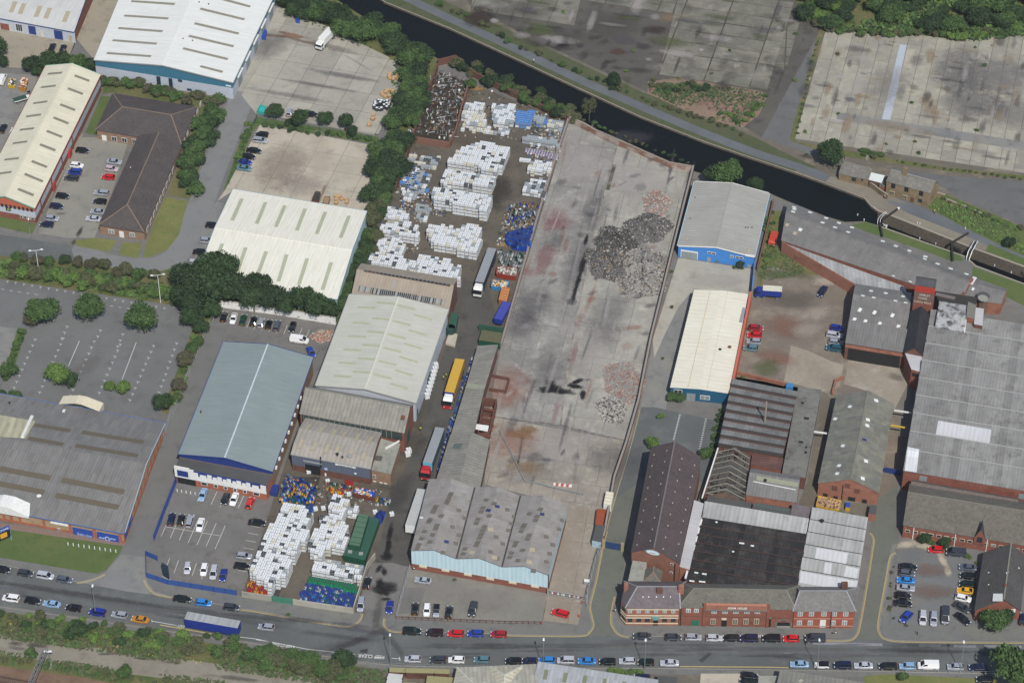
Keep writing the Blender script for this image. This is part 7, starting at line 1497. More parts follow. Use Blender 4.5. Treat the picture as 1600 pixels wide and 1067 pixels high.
# ------------------------------------------------------------------ containers and drums
PLW = plain('container_white',hx('#dadcde'),.5); PLO = plain('container_cream',hx('#cfcab8'),.5); PLG = plain('container_used',hx('#98a0a4'),.5); PLK = plain('container_dark',hx('#34373b'),.5); PLB = plain('container_blue',hx('#3f7ac0'),.5); CAGE = plain('cage_steel',hx('#b4b8bb'),.45,.1); PALL = plain('pallet',hx('#4c4a47'),.9)
def ibcmesh(mat,empty=False):
    m = MB(); V3 = Vector
    for y in (-.45,0,.45): m.box(V3((-.58,y-.05,0)),V3((1.16,0,0)),V3((0,.1,0)),V3((0,0,.1)),PALL)
    m.box(V3((-.6,-.5,.1)),V3((1.2,0,0)),V3((0,1,0)),V3((0,0,.05)),PALL)
    m.cbox((0,0,.16),1.12,.93,.9,mat); m.cbox((0,0,1.06),1.12,.93,.06,mat,top=.9); m.cyl((0,0,1.11),.12,.05,PLK if mat is not PLK else PLG,8)
    for z in (.3,.75,1.1):
        for sg in (-1,1): m.box(V3((-.6,sg*.5-.012,z)),V3((1.2,0,0)),V3((0,.024,0)),V3((0,0,.03)),CAGE,False); m.box(V3((sg*.6-.012,-.5,z)),V3((.024,0,0)),V3((0,1,0)),V3((0,0,.03)),CAGE,False)
    for x in (-.6,-.2,.2,.6):
        for sg in (-1,1): m.box(V3((x-.012,sg*.5-.012,.15)),V3((.024,0,0)),V3((0,.024,0)),V3((0,0,.97)),CAGE,False)
    return m.data('liquid_container')
IB = {'w': ibcmesh(PLW),'o': ibcmesh(PLO),'g': ibcmesh(PLG),'k': ibcmesh(PLK),'b': ibcmesh(PLB)}
DC = {'b': hx('#2448a8'),'B': hx('#3c7cc8'),'n': hx('#1a2a66'),'g': hx('#1f8a5c'),'r': hx('#b82a20'),'y': hx('#d8a02c'),'w': hx('#cdd0d2'),'k': hx('#26282b'),'s': hx('#8b9094'),'G': hx('#1d5c42'),'t': hx('#9a7a50'),'l': hx('#c8c0d8')}
def drummesh(c):
    mt = plain('drum_'+c+('_upper' if c.isupper() else ''),DC[c],.45); m = MB(); m.cyl((0,0,0),.29,.87,mt,10); m.cyl((0,0,.28),.305,.05,mt,10,cap=False); m.cyl((0,0,.58),.305,.05,mt,10,cap=False); m.cyl((0,0,.87),.24,.02,PLK if c not in 'nk' else mt,8); return m.data('drum')
DR = {c: drummesh(c) for c in DC}
CELLS = []; DCELLS = []
def block(poly,lv,dirs,pal,label,grp,su=1.24,sv=1.06,miss=.015,kind='ibc',jz=.0,drop_=0.05):
    """stacks filling the outline drawn by the container tops"""
    r = random.Random(int(poly[0][0]*3+poly[0][1])); hh = (1.16 if kind == 'ibc' else .9)*lv; W = wpts(poly); W = [P(p[0],p[1],hh) for p in poly]; WW = [(p.x,p.y) for p in W]
    o = W[0]; d = P(*dirs[1],hh)-P(*dirs[0],hh); u = Vector((d.x,d.y,0)).normalized(); v = ZV.cross(u); rz = math.atan2(u.y,u.x); us = [(p-o).dot(u) for p in W]; vs = [(p-o).dot(v) for p in W]; g = {}
    for i in range(math.floor(min(us)/su),math.ceil(max(us)/su)):
        for j in range(math.floor(min(vs)/sv),math.ceil(max(vs)/sv)):
            x = o+u*((i+.5)*su)+v*((j+.5)*sv)
            if inpoly(x.x,x.y,WW) and r.random() > miss: g[i,j] = max(1,lv-(1 if r.random() < drop_ else 0)-(1 if r.random() < drop_*.3 else 0))
    CW = {'w': 'white','o': 'cream','g': 'grey','k': 'dark','b': 'blue'}; ii = [k_[0] for k_ in g] or [0]; jj = [k_[1] for k_ in g] or [0]
    def where(i,j): a = (i-min(ii))/(max(ii)-min(ii)+.01); b = (j-min(jj))/(max(jj)-min(jj)+.01); return ', '+('near' if b < .34 else 'far' if b > .67 else 'middle')+' '+('left' if a < .34 else 'right' if a > .67 else 'centre')
    for (i,j),n in g.items():
        lowest = min(g.get((i,j-1),0),g.get((i+1,j),0),g.get((i-1,j),0))
        for k in range(n):
            if k < n-1 and k < lowest: continue
            x = o+u*((i+.5)*su+r.uniform(-.05,.05))+v*((j+.5)*sv+r.uniform(-.05,.05)); c = r.choice(pal); cc = c if k == n-1 or c in 'ogb' else 'w' if 'w' in pal else pal[0]
            (CELLS if kind == 'ibc' else DCELLS).append((x.x,x.y,.06+k*(1.17 if kind == 'ibc' else .9),rz+r.uniform(-.03,.03),cc if kind == 'ibc' else c,(label.replace('white',CW[cc]) if kind == 'ibc' and 'white' in label else label)+where(i,j),grp,k == n-1))
BD = ((500,500),(600,516)); W9 = 'w'*20+'o'*2+'kk'+'g'; WG = 'wwwwwgo'; MX = 'wgggokb'
gN,gM = 'white liquid containers stacked in the front yard','white liquid containers stacked in the back yard'
C = 'caged white container in the '
block([(443,784),(463,786),(487,797),(483,815),(478,838),(462,856),(454,868),(448,896),(433,903),(424,914),(389,893),(400,860)],4,BD,W9,C+'left front block beside the parking bays',gN)
block([(521,771),(536,771),(547,785),(537,800),(533,815),(545,820),(543,838),(538,856),(518,850),(500,868),(483,860),(488,829),(500,820),(502,803),(514,800)],3,BD,W9,C+'middle front block left of the green tank housing',gN)
block([(544,796),(557,790),(560,796),(549,806)],2,BD,W9,C+'small stack above the green tank housing',gN)
block([(492,876),(556,887),(565,899),(562,904),(556,899),(489,888)],3,BD,W9,C+'long double row above the green drums',gN,drop_=.02)
block([(505,872),(566,884),(563,892),(503,880)],2,BD,'gggoo','grey used liquid container in the row below the green tank housing','grey used containers by the tank housing')
for x,y in ((510,740),(482,737),(512,752),(545,772),(493,795),(505,794),(586,800),(668,405),(612,803)): q = P(x,y,.6); CELLS.append((q.x,q.y,.06,.3,'w','single white liquid container standing apart on the yard floor','single loose containers',True))
for p,l,pal,nm in (([(606,322),(626,326),(640,337),(639,345),(599,336)],2,WG,'topmost low row by the left hedge'),([(596,350),(640,346),(654,354),(652,370),(596,361)],3,W9,'second stack by the left hedge'),([(593,371),(625,373),(633,385),(631,400),(583,393)],2,W9,'cream-tinted row by the left hedge'),
    ([(578,399),(585,393),(630,401),(637,410),(635,422),(577,408)],3,W9,'wide stack just behind the north-light shed'),([(640,406),(652,409),(650,430),(639,427)],3,W9,'narrow double column behind the north-light shed'),([(655,397),(704,403),(705,410),(719,415),(717,437),(650,427)],3,W9,'long stack behind the right end of the north-light shed'),
    ([(670,350),(725,353),(728,348),(753,352),(750,374),(742,393),(682,380),(668,366)],3,WG+'www','broad stack left of the parked lorry'),([(678,292),(768,304),(759,330),(745,324),(676,308)],4,W9,'tall stack with dark gaps'),([(720,232),(752,221),(795,229),(788,251),(778,266),(694,252)],3,W9,'largest stack in the middle of the yard'),
    ([(696,264),(775,276),(768,290),(690,287)],3,W9,'stack next to the largest one'),([(724,172),(759,178),(758,195),(722,191)],2,'oogwo','off-white block beside the scrap racks'),([(729,157),(758,161),(758,171),(727,170)],2,'goww','mixed row near the canal wall'),([(770,161),(806,164),(806,178),(800,192),(772,190)],2,'wwwg','jumbled block by the canal wall'),
    ([(806,172),(834,173),(831,195),(805,190)],2,'bbbbw','bright blue and white stack'),([(835,180),(882,192),(878,199),(835,190)],2,'gggob','grey mixed row in the top corner'),([(818,210),(874,219),(872,226),(817,217)],2,'gggw','straight grey row by the site wall'),([(822,281),(856,278),(850,304),(817,298)],2,'gwwk','small stack by the site wall'),
    ([(826,257),(860,256),(858,268),(826,266)],2,'oww','short row of tall white sacks and tanks'),([(640,240),(688,244),(684,262),(636,258)],1,'gggok','scattered grey patch below the scrap racks'),([(634,270),(655,262),(650,292),(630,292)],1,'wbk','loose heap against the brick wall'),([(628,300),(660,290),(650,312),(630,312)],1,'wg','small loose group'),([(628,262),(672,268),(668,300),(626,296)],1,'ggkwbg','cluttered patch beside the brick wall'),([(652,318),(676,322),(668,346),(650,340)],1,'gwkg','clutter behind the hedge-side stacks'),([(756,196),(800,201),(796,211),(754,206)],1,'wgo','loose line below the jumbled block'),([(812,246),(868,254),(866,259),(812,252)],1,'wwg','thin line below the lilac sacks'),([(722,196),(756,200),(754,207),(720,203)],1,'owg','loose line below the off-white block')):
    block(p,l,BD,pal,C.replace('caged white','caged')+nm,gM,drop_=.07,miss=.03 if l > 1 else .35)
DL = 'plastic drum in the '
block([(484,905),(556,919),(550,952),(468,936),(470,922)],1,BD,'bbbbbbbbwgB',DL+'big blue and green field at the front wall','drums in the blue and green field',.64,.62,.04,'drum')
block([(484,899),(557,913),(556,922),(483,907)],2,BD,'g','green '+DL+'row behind the blue drums','green drums',.64,.62,.0,'drum',drop_=0)
block([(388,905),(422,911),(420,926),(385,920)],2,BD,'yyrr','red and yellow '+DL+'front left corner','red and yellow drums',.64,.62,.02,'drum')
block([(386,921),(424,927),(423,933),(384,927)],1,BD,'nnbw','dark blue '+DL+'front left corner','dark blue drums',.64,.62,.1,'drum')
block([(447,742),(468,745),(494,758),(490,778),(470,782),(437,778)],2,BD,'bbnnyytBwG','assorted '+DL+'heap left of the workshop door','assorted drums by the workshop door',.66,.66,.15,'drum')
block([(468,784),(492,788),(490,800),(466,795)],1,BD,'bbBwG','assorted '+DL+'heap behind the left container block','assorted drums behind the containers',.66,.66,.2,'drum')
block([(510,751),(560,762),(560,772),(512,764)],1,BD,'wwrGkytb','assorted '+DL+'row along the workshop wall','assorted drums along the workshop wall',.7,.7,.3,'drum')
block([(516,759),(521,760),(519,766),(514,765)],2,BD,'ry','red and yellow drum in the left small stack','small red and yellow stacks',.62,.62,0,'drum'); block([(529,760),(536,761),(535,768),(528,767)],2,BD,'ry','red and yellow drum in the right small stack','small red and yellow stacks',.62,.62,0,'drum')
block([(540,747),(552,750),(550,757),(540,754)],1,BD,'r','red drum in the heap at the workshop wall','red drums',.62,.62,0,'drum'); block([(586,795),(602,798),(596,815),(586,812)],1,BD,'bn','blue drum beside the green tank housing','blue drums by the tank housing',.64,.64,.1,'drum'); block([(588,775),(612,778),(610,788),(588,786)],1,BD,'bwGy','assorted drum by the brown skip','assorted drums by the skip',.7,.7,.3,'drum')
block([(792,362),(833,352),(827,388),(803,384),(790,376)],2,BD,'bbbbbnB','blue '+DL+'great blue stack by the site wall','drums in the great blue stack',.64,.62,.02,'drum')
block([(795,325),(840,328),(836,350),(790,345)],1,BD,'swkstGb','grey metal drum in the jumble above the blue stack','metal drums above the blue stack',.75,.75,.25,'drum')
block([(778,388),(824,394),(812,420),(780,412)],1,BD,'swwsskG','grey metal drum in the jumble below the blue stack','metal drums below the blue stack',.75,.75,.25,'drum')
block([(821,230),(873,240),(871,247),(821,238)],1,BD,'l','lilac sack-shaped drum in the row by the site wall','lilac sacks',.85,.85,.0,'drum')
block([(813,313),(846,318),(845,324),(812,320)],1,BD,'ttb','tan drum in the row above the metal jumble','tan drums',.9,.9,.1,'drum')
block([(746,546),(741,560),(722,612),(702,680),(683,742),(678,741),(697,680),(717,612),(735,562),(742,546)],1,((600,500),(606,480)),'bnsBbw','blue-grey drum in the line along the shed beside the lane','drums lined up along the shed',.68,.68,.12,'drum')
for L_,D_,nm,cat in ((CELLS,IB,'liquid_container','container'),(DCELLS,DR,'drum','drum')):
    L_.sort(key=lambda c: c[1]-(2 if c[7] else 0)); n = 0; rest = []
    for x,y,z,rz,c,lb,gp,top in L_:
        if n < 298 and top: put(nm,D_[c],None,(x,y,z),rz,None,lb,cat,gp); n += 1
        else: rest.append((D_[c],(x,y,z),rz,(1,1,1)))
    if rest: mergemesh('stacked_'+nm+'s',rest)
    print(nm,n,len(rest))
# ------------------------------------------------------------------ scrap, rubble
def rubble(label,px,py,rx,ry,rot,hh,cols,n,sz,seed=1,kind_='rubble_heap'):
    r = random.Random(seed); c = P(px,py); root = thing(kind_,label,'rubble heap',c,None); a = heading(px,py,rot); ca,sa = math.cos(a),math.sin(a); m = MB(); N = 26; K = 7; ph = [r.uniform(0,6.28) for _ in range(6)]
    def H(t,k): f = 1-k**1.7; return hh*f*(.75+.25*math.sin(3*t+ph[0]+k*4)+.2*math.sin(7*t+ph[1]))
    def pt(t,k):
        rad = k*(1+.1*math.sin(2*t+ph[2])+.08*math.sin(5*t+ph[3])); x,y = rx*rad*math.cos(t),ry*rad*math.sin(t); return Vector((c.x+x*ca-y*sa,c.y+x*sa+y*ca,.1+max(0,H(t,k))+(r.uniform(-.12,.12) if 0 < k < 1 else 0)))
    g = [[pt(2*math.pi*i/N,k/K) for i in range(N)] for k in range(K+1)]
    for k in range(K):
        for i in range(N): j = (i+1) % N; m.quad(g[k][i],g[k+1][i],g[k+1][j],g[k][j],cols[0])
    m.build('mound',root); m = MB()
    for _ in range(n):
        t,k = r.uniform(0,6.28),math.sqrt(r.random())*1.06; p = pt(t,min(k,1)); s = sz*r.uniform(.35,1.3); m.cbox(p+Vector((r.uniform(-.3,.3),r.uniform(-.3,.3),-.08)),s,s*r.uniform(.4,1),s*r.uniform(.3,.7),r.choice(cols[1:]),r.uniform(0,3))
    m.build('rubble',root,kind='stuff')
RK = [plain('rubble_'+k,hx(v),.95) for k,v in (('dark','#5d5a58'),('charcoal','#403e3a'),('grey','#84817d'),('pale','#b2ada3'),('tan','#9a8366'),('brick','#93604d'),('pink','#a8867a'),('blue','#3a6a9c'))]
dk,ch_,gy,pa,ta,bk_,pk_,bl_ = RK
rubble('small ring-shaped heap of brick rubble at the top of the cleared site',1026,318,4.6,5.4,0,1.1,[gy,bk_,pk_,gy,pa],700,.42,1)
rubble('grey rubble heap with blue and tan scraps, the right-hand upper one',1010,358,7.2,7.4,0,2.4,[dk,dk,dk,gy,pa,ch_,ch_,dk,gy,dk,ch_,gy],1500,.36,2)
rubble('blackest rubble heap in the middle of the cleared site',965,378,6.6,7.6,0,2.4,[ch_,ch_,dk,dk,dk,gy,ch_,dk,gy,pa,ch_],1500,.38,3)
rubble('dark rubble heap nearest the long puddle on the cleared site',953,412,6.8,9.0,0,2.3,[dk,ch_,dk,gy,ch_,dk,pa,ch_,gy,ta,dk,ch_],1700,.38,4)
rubble('big pale speckled rubble heap on the cleared site',1003,424,8.8,11.6,0,2.5,[gy,gy,pa,gy,pa,ch_,ta,gy,dk,dk,gy],3400,.38,5)
rubble('orange brick rubble heap by the boundary wall',974,597,5.6,8.6,0,.6,[gy,bk_,pk_,gy,pa,bk_,gy],1500,.32,6)
rubble('grey and white rubble heap below the brick rubble',955,640,4.3,5.2,0,.8,[gy,pa,gy,ch_,pa],800,.42,7)
rubble('spill of broken brick at the corner of the car park wall',505,526,3.2,3.0,0,.8,[pk_,ta,pa,bk_,gy],500,.4,8)
# scrap racks in the top corner of the yard
m = MB(); r = random.Random(4); A4 = [(684,112),(735,130),(708,222),(636,205),(664,140)]; W = [(p.x,p.y) for p in wpts(A4)]; xs = [p[0] for p in W]; ys = [p[1] for p in W]; SCM = [TRIM,RUST,ch_,ch_,PALL,ta,PLG,PALL,dk,dk,PLW]; patch('burnt_ground',[(686,114),(733,130),(706,228),(640,222),(664,150)],ground('burnt',hx('#322e2b'),hx('#40392f'),hx('#262322'),.2,.9,grain=.3),.13); n = 0
while n < 800:
    x,y = r.uniform(min(xs),max(xs)),r.uniform(min(ys),max(ys))
    if not inpoly(x,y,W): continue
    n += 1; a = r.choice((0,.2,1.4,1.6))+r.uniform(-.3,.3); z = r.uniform(.1,1.2)
    if r.random() < .55: l = r.uniform(.5,2.6); m.bar((x,y,z),(x+l*math.cos(a),y+l*math.sin(a),z+r.uniform(-.1,.3)),.09,r.choice(SCM))
    else: s = r.uniform(.25,.7); m.cbox((x,y,.05),s,s*.7,r.uniform(.2,.8),r.choice(SCM),a)
m.build('scrap_metal',kind='stuff')
m = MB(); n = 0; r = random.Random(8)
for poly_,cnt in (([(775,385),(826,392),(835,352),(842,322),(793,320)],420),([(630,290),(690,296),(700,340),(620,330)],420),([(440,742),(500,752),(600,768),(604,790),(500,790),(436,780)],260),([(836,176),(884,190),(872,256),(826,250),(826,205)],380),([(700,118),(735,128),(808,160),(880,196),(870,230),(720,215)],260),([(600,320),(660,330),(650,440),(580,410)],240),([(640,240),(690,245),(640,310),(615,300)],200)):
    W = [(p.x,p.y) for p in wpts(poly_)]; n = 0
    while n < cnt:
        x,y = r.uniform(min(p[0] for p in W),max(p[0] for p in W)),r.uniform(min(p[1] for p in W),max(p[1] for p in W))
        if inpoly(x,y,W): n += 1; s = r.uniform(.2,.7); m.cbox((x,y,.08),s,s*.7,r.uniform(.1,.5),r.choice(SCM+[bl_,pa,pa,ch_]),r.uniform(0,3))
m.build('litter',kind='stuff')
# ---- skips and boxes
def skip(label,C4,h,mat,fill=None,name='skip',cat='skip',rim=.12):
    q = [P(*p,h) for p in C4]; c = sum(q,Vector())/4; root = thing(name,label,cat,drop(c,.05)); m = MB(); cl = [drop(p,.15) + (drop(c,.15)-drop(p,.15))*.07 for p in q]
    for i in range(4): j = (i+1) % 4; m.quad(cl[i],cl[j],q[j],q[i],mat); m.bar(q[i],q[j],rim,mat)
    inn = [p+(drop(c,h)-p)*.05-ZV*(.25 if fill else h*.7) for p in q]; m.face(inn,mat if not fill else fill[0])
    for i in range(4): j = (i+1) % 4; m.quad(q[i],q[j],inn[j],inn[i],mat)
    m.build('body',root); L1 = (q[1]-q[0]).length
    for k in range(1,int(L1/1.2)): m = MB(); p = q[0].lerp(q[1],k*1.2/L1); p2 = cl[0].lerp(cl[1],k*1.2/L1); o = (drop(q[0],0)-drop(q[3],0)).normalized()*.06; m.bar(p+o,p2+o,.1,mat); m.build('rib',root)
    if fill:
        m = MB(); r = random.Random(int(c.x))
        for _ in range(int((q[1]-q[0]).length*(q[2]-q[1]).length*7)):
            a,b = r.uniform(.08,.92),r.uniform(.1,.9); p = q[0].lerp(q[1],a).lerp(q[3].lerp(q[2],a),b); s = r.uniform(.3,.8); m.cbox(p-ZV*.35,s,s*.6,r.uniform(.2,.7),r.choice(fill),r.uniform(0,3))
        m.build('contents',root,kind='stuff')
    return root
MB_ = [plain('drum_b',DC['b']),plain('drum_B_upper',DC['B']),WHT,plain('drum_y',DC['y'])]; SKB = plain('skip_brown',hx('#6a3a2c'),.8); SKR = plain('skip_red',hx('#8a3226'),.7); SKY = plain('skip_yellow',hx('#c09a1c'),.6); SKBL = plain('skip_blue',hx('#3a7db0'),.6); WOOD = plain('pale_wood',hx('#b89a74'),.9); CRD = plain('cardboard',hx('#a5805a'),.9)
skip('long brown skip full of blue and white drums beside the workshop annex',[(551,770),(586,777),(587,766),(554,760)],1.9,SKB,MB_)
skip('red-brown skip full of pale scrap right of the parked lorry',[(775,427),(807,432),(809,419),(777,416)],2.0,SKR,[pa,WHT,gy,RUST])
skip('blue skip with mixed scrap below the red-brown skip',[(767,447),(790,451),(796,440),(769,437)],1.6,SKBL,[pa,WHT,ch_,plain('drum_y',DC['y'])])
skip('yellow skip heaped with pale timber behind the pale saw-tooth shed',[(1275,790),(1311,797),(1315,782),(1279,774)],2.0,SKY,[WOOD,WOOD,ta,RUST])
skip('small yellow skip left of the loader behind the office block',[(12,133),(23,134),(25,124),(14,123)],1.4,SKY,[WHT,ch_]); skip('orange skip heaped with white bags behind the office block',[(29,136),(40,138),(44,122),(33,121)],1.8,plain('skip_orange',hx('#b87a28'),.6),[WHT,plain('skip_orange',hx('#b87a28')),BRR])
skip('rusty open hopper at the back of the ivory-roofed warehouse',[(487,313),(498,315),(501,300),(493,299)],1.6,RUST,[ch_]); skip('smaller rusty hopper at the back of the ivory-roofed warehouse',[(505,318),(513,319),(516,308),(507,307)],1.2,RUST,[ta])
skip('turquoise skip at the edge of the delivery yard',[(402,173),(412,176),(416,166),(406,164)],1.5,plain('skip_turquoise',hx('#3aa5a0'),.6)); skip('orange open-topped box against the gated yard wall',[(930,819),(945,821),(951,796),(933,795)],2.0,plain('box_orange',hx('#8f4a30'),.8),None)
def crate(label,C4,h,top,side=None,name='container',cat='container',ribs=0):
    q = [P(*p,h) for p in C4]; root = thing(name,label,cat,drop(sum(q,Vector())/4,.05)); m = MB(); m.prism([drop(p,0) for p in q],.1,h,top,side); m.build('body',root)
    for k in range(ribs): a = q[0].lerp(q[3],(k+.5)/ribs); b = q[1].lerp(q[2],(k+.5)/ribs); m = MB(); m.bar(a+ZV*.03,b+ZV*.03,.1,side or top,.1); m.build('roof_rib',root)
    return root
crate('green steel deck housing with roof hatches at the right of the front yard',[(536,867),(570,875),(593,811),(565,803)],2.4,GRN,GRND); rt = crate('long green tank box standing on the green deck housing',[(545,850),(562,853),(576,805),(561,802)],4.4,plain('green_faded',hx('#4f6b55')),GRND,'tank','tank',6)
for x,y in ((547,862),(564,865)): m = MB(); m.cbox(P(x,y,2.4),1.1,.9,.3,TRIM); put('roof_hatch',m.data('roof_hatch',P(547,862,2.4) if 0 else Vector((0,0,0))),None,label='square grey hatch on the green deck housing, %s one' % ('left' if x < 550 else 'right'),cat='hatch')
crate('open-topped green skip with rusty slats beside the lane shed',[(748,531),(781,536),(785,520),(753,515)],2.4,plain('rusty_slats',hx('#7d6c4f')),GRND,'skip','skip',12)
crate('orange open container load behind the blue container',[(779,468),(792,471),(797,450),(784,448)],2.4,plain('container_orange',hx('#b97a4a')),plain('container_orange2',hx('#8f5c38')),ribs=5); wallrun('green_gate','green sheet gate panel across the yard corner behind the green skip','gate',[(748,517),(786,523)],2.6,.15,GRN)
crate('white site cabin against the wall of the gated yard',[(943,787),(955,789),(959,769),(947,767)],2.5,CRM,WHT,'site_cabin','cabin',4); rt = crate('dark-roofed graffitied cabin against the wall of the gated yard',[(925,844),(939,847),(946,821),(931,819)],2.5,FLATD,plain('graffiti_wall',hx('#9fb4c0')),'site_cabin','cabin')
crate('small white meter cabinet in the gated yard',[(912,908),(921,910),(922,905),(913,904)],1.3,WHT,TRIM,'cabinet','cabinet'); crate('small dark shed with white front behind the brick shed corner',[(1357,802),(1368,804),(1370,790),(1360,788)],2.6,FLATD,BRO,'hut','hut'); crate('blue and yellow bin beside the yellow skip',[(1321,792),(1328,793),(1329,785),(1322,784)],1.5,BLUEP,SKY,'bin','bin')
crate('bright blue bin near the delivery yard verge',[(462,31),(468,32),(469,22),(463,21)],1.5,BLUEP,BLUEP,'bin','bin'); crate('bright blue bin by the white warehouse doors',[(408,57),(415,58),(417,47),(411,46)],1.5,BLUEP,BLUEP,'bin','bin'); crate('pale blue crate by the mill yard wall',[(1228,604),(1239,605),(1240,599),(1230,598)],1.2,SKBL,SKBL,'crate','crate'); crate('navy skip behind the showroom',[(422,768),(433,770),(436,757),(425,756)],1.6,NAVY,NAVY,'skip','skip')
q = thing('green_tank','round dark green tank on the yard platform beside the pale warehouse','tank',P(704,519)); m = MB(); m.cyl(P(704,522,0),1.4,2.6,plain('tank_green',hx('#24403a')),16); m.build('tank_body',q); crate('green platform roof beside the pale warehouse',[(701,512),(712,513),(716,491),(701,486)],2.6,GRN,GRND,'canopy','canopy'); crate('pale concrete plinth below the round green tank',[(696,536),(711,540),(715,522),(702,518)],.8,CONC,CONC,'plinth','plinth')
for k in range(9): q = P(667+k*1.75,616-k*5.9,1.8); put('wrapped_pallet',IB['w'],None,(q.x,q.y,.06),.35,(1.1,1.1,1.9),'white-wrapped pallet in the row against the pale warehouse wall','pallet','white-wrapped pallets along the warehouse wall')
for k in range(2): q = P(637+k*1.6,708-k*5,1.2); put('wrapped_pallet',IB['w'],None,(q.x,q.y,.06),.35,(1.2,1.2,1.5),'white-wrapped pallet by the brick corner, %s of two' % ('nearer' if k == 0 else 'farther'),'pallet','wrapped pallets at the brick corner')
it = []; r = random.Random(6); PAL = MB(); PAL.cbox((0,0,0),1.2,1.,.6,CRD); PAL.cbox((0,0,.6),1.1,.9,.05,WOOD); PAL = PAL.data('pallet_stack'); BL2 = MB(); BL2.cbox((0,0,0),1.1,1.1,1.1,PLK,top=.9); BL2.cbox((0,0,1.1),.7,.7,.08,PLW); BL2 = BL2.data('wrapped_bale')
for x0,y0,x1,y1,n,me,lb,ct,gp in ((608,112,626,125,12,PAL,'brown pallet stack at the right edge of the delivery yard, upper group','pallets','upper pallet stacks in the delivery yard'),(596,140,614,152,9,PAL,'brown pallet stack above the black-wrapped bales','pallets','pallet stacks above the bales'),(584,157,610,172,20,BL2,'black-wrapped bale with white top in the delivery yard corner','bale','black-wrapped bales'),(576,178,584,196,5,PAL,'brown pallet stack below the black-wrapped bales','pallets','pallet stacks below the bales'),(524,303,542,320,10,PAL,'timber pallet stack behind the ivory-roofed warehouse','pallets','pallet stacks behind the warehouse'),(583,236,592,262,12,PAL,'rusty pallet in the leaning line at the storage yard edge','pallets','leaning line of pallets')):
    for k in range(n): q = P(r.uniform(x0,x1),r.uniform(y0,y1),.5); put('bale' if me is BL2 else 'pallet_stack',me,None,(q.x,q.y,.1),r.uniform(0,1.5),(1,1,r.uniform(.6,1.5)),lb,ct,gp)
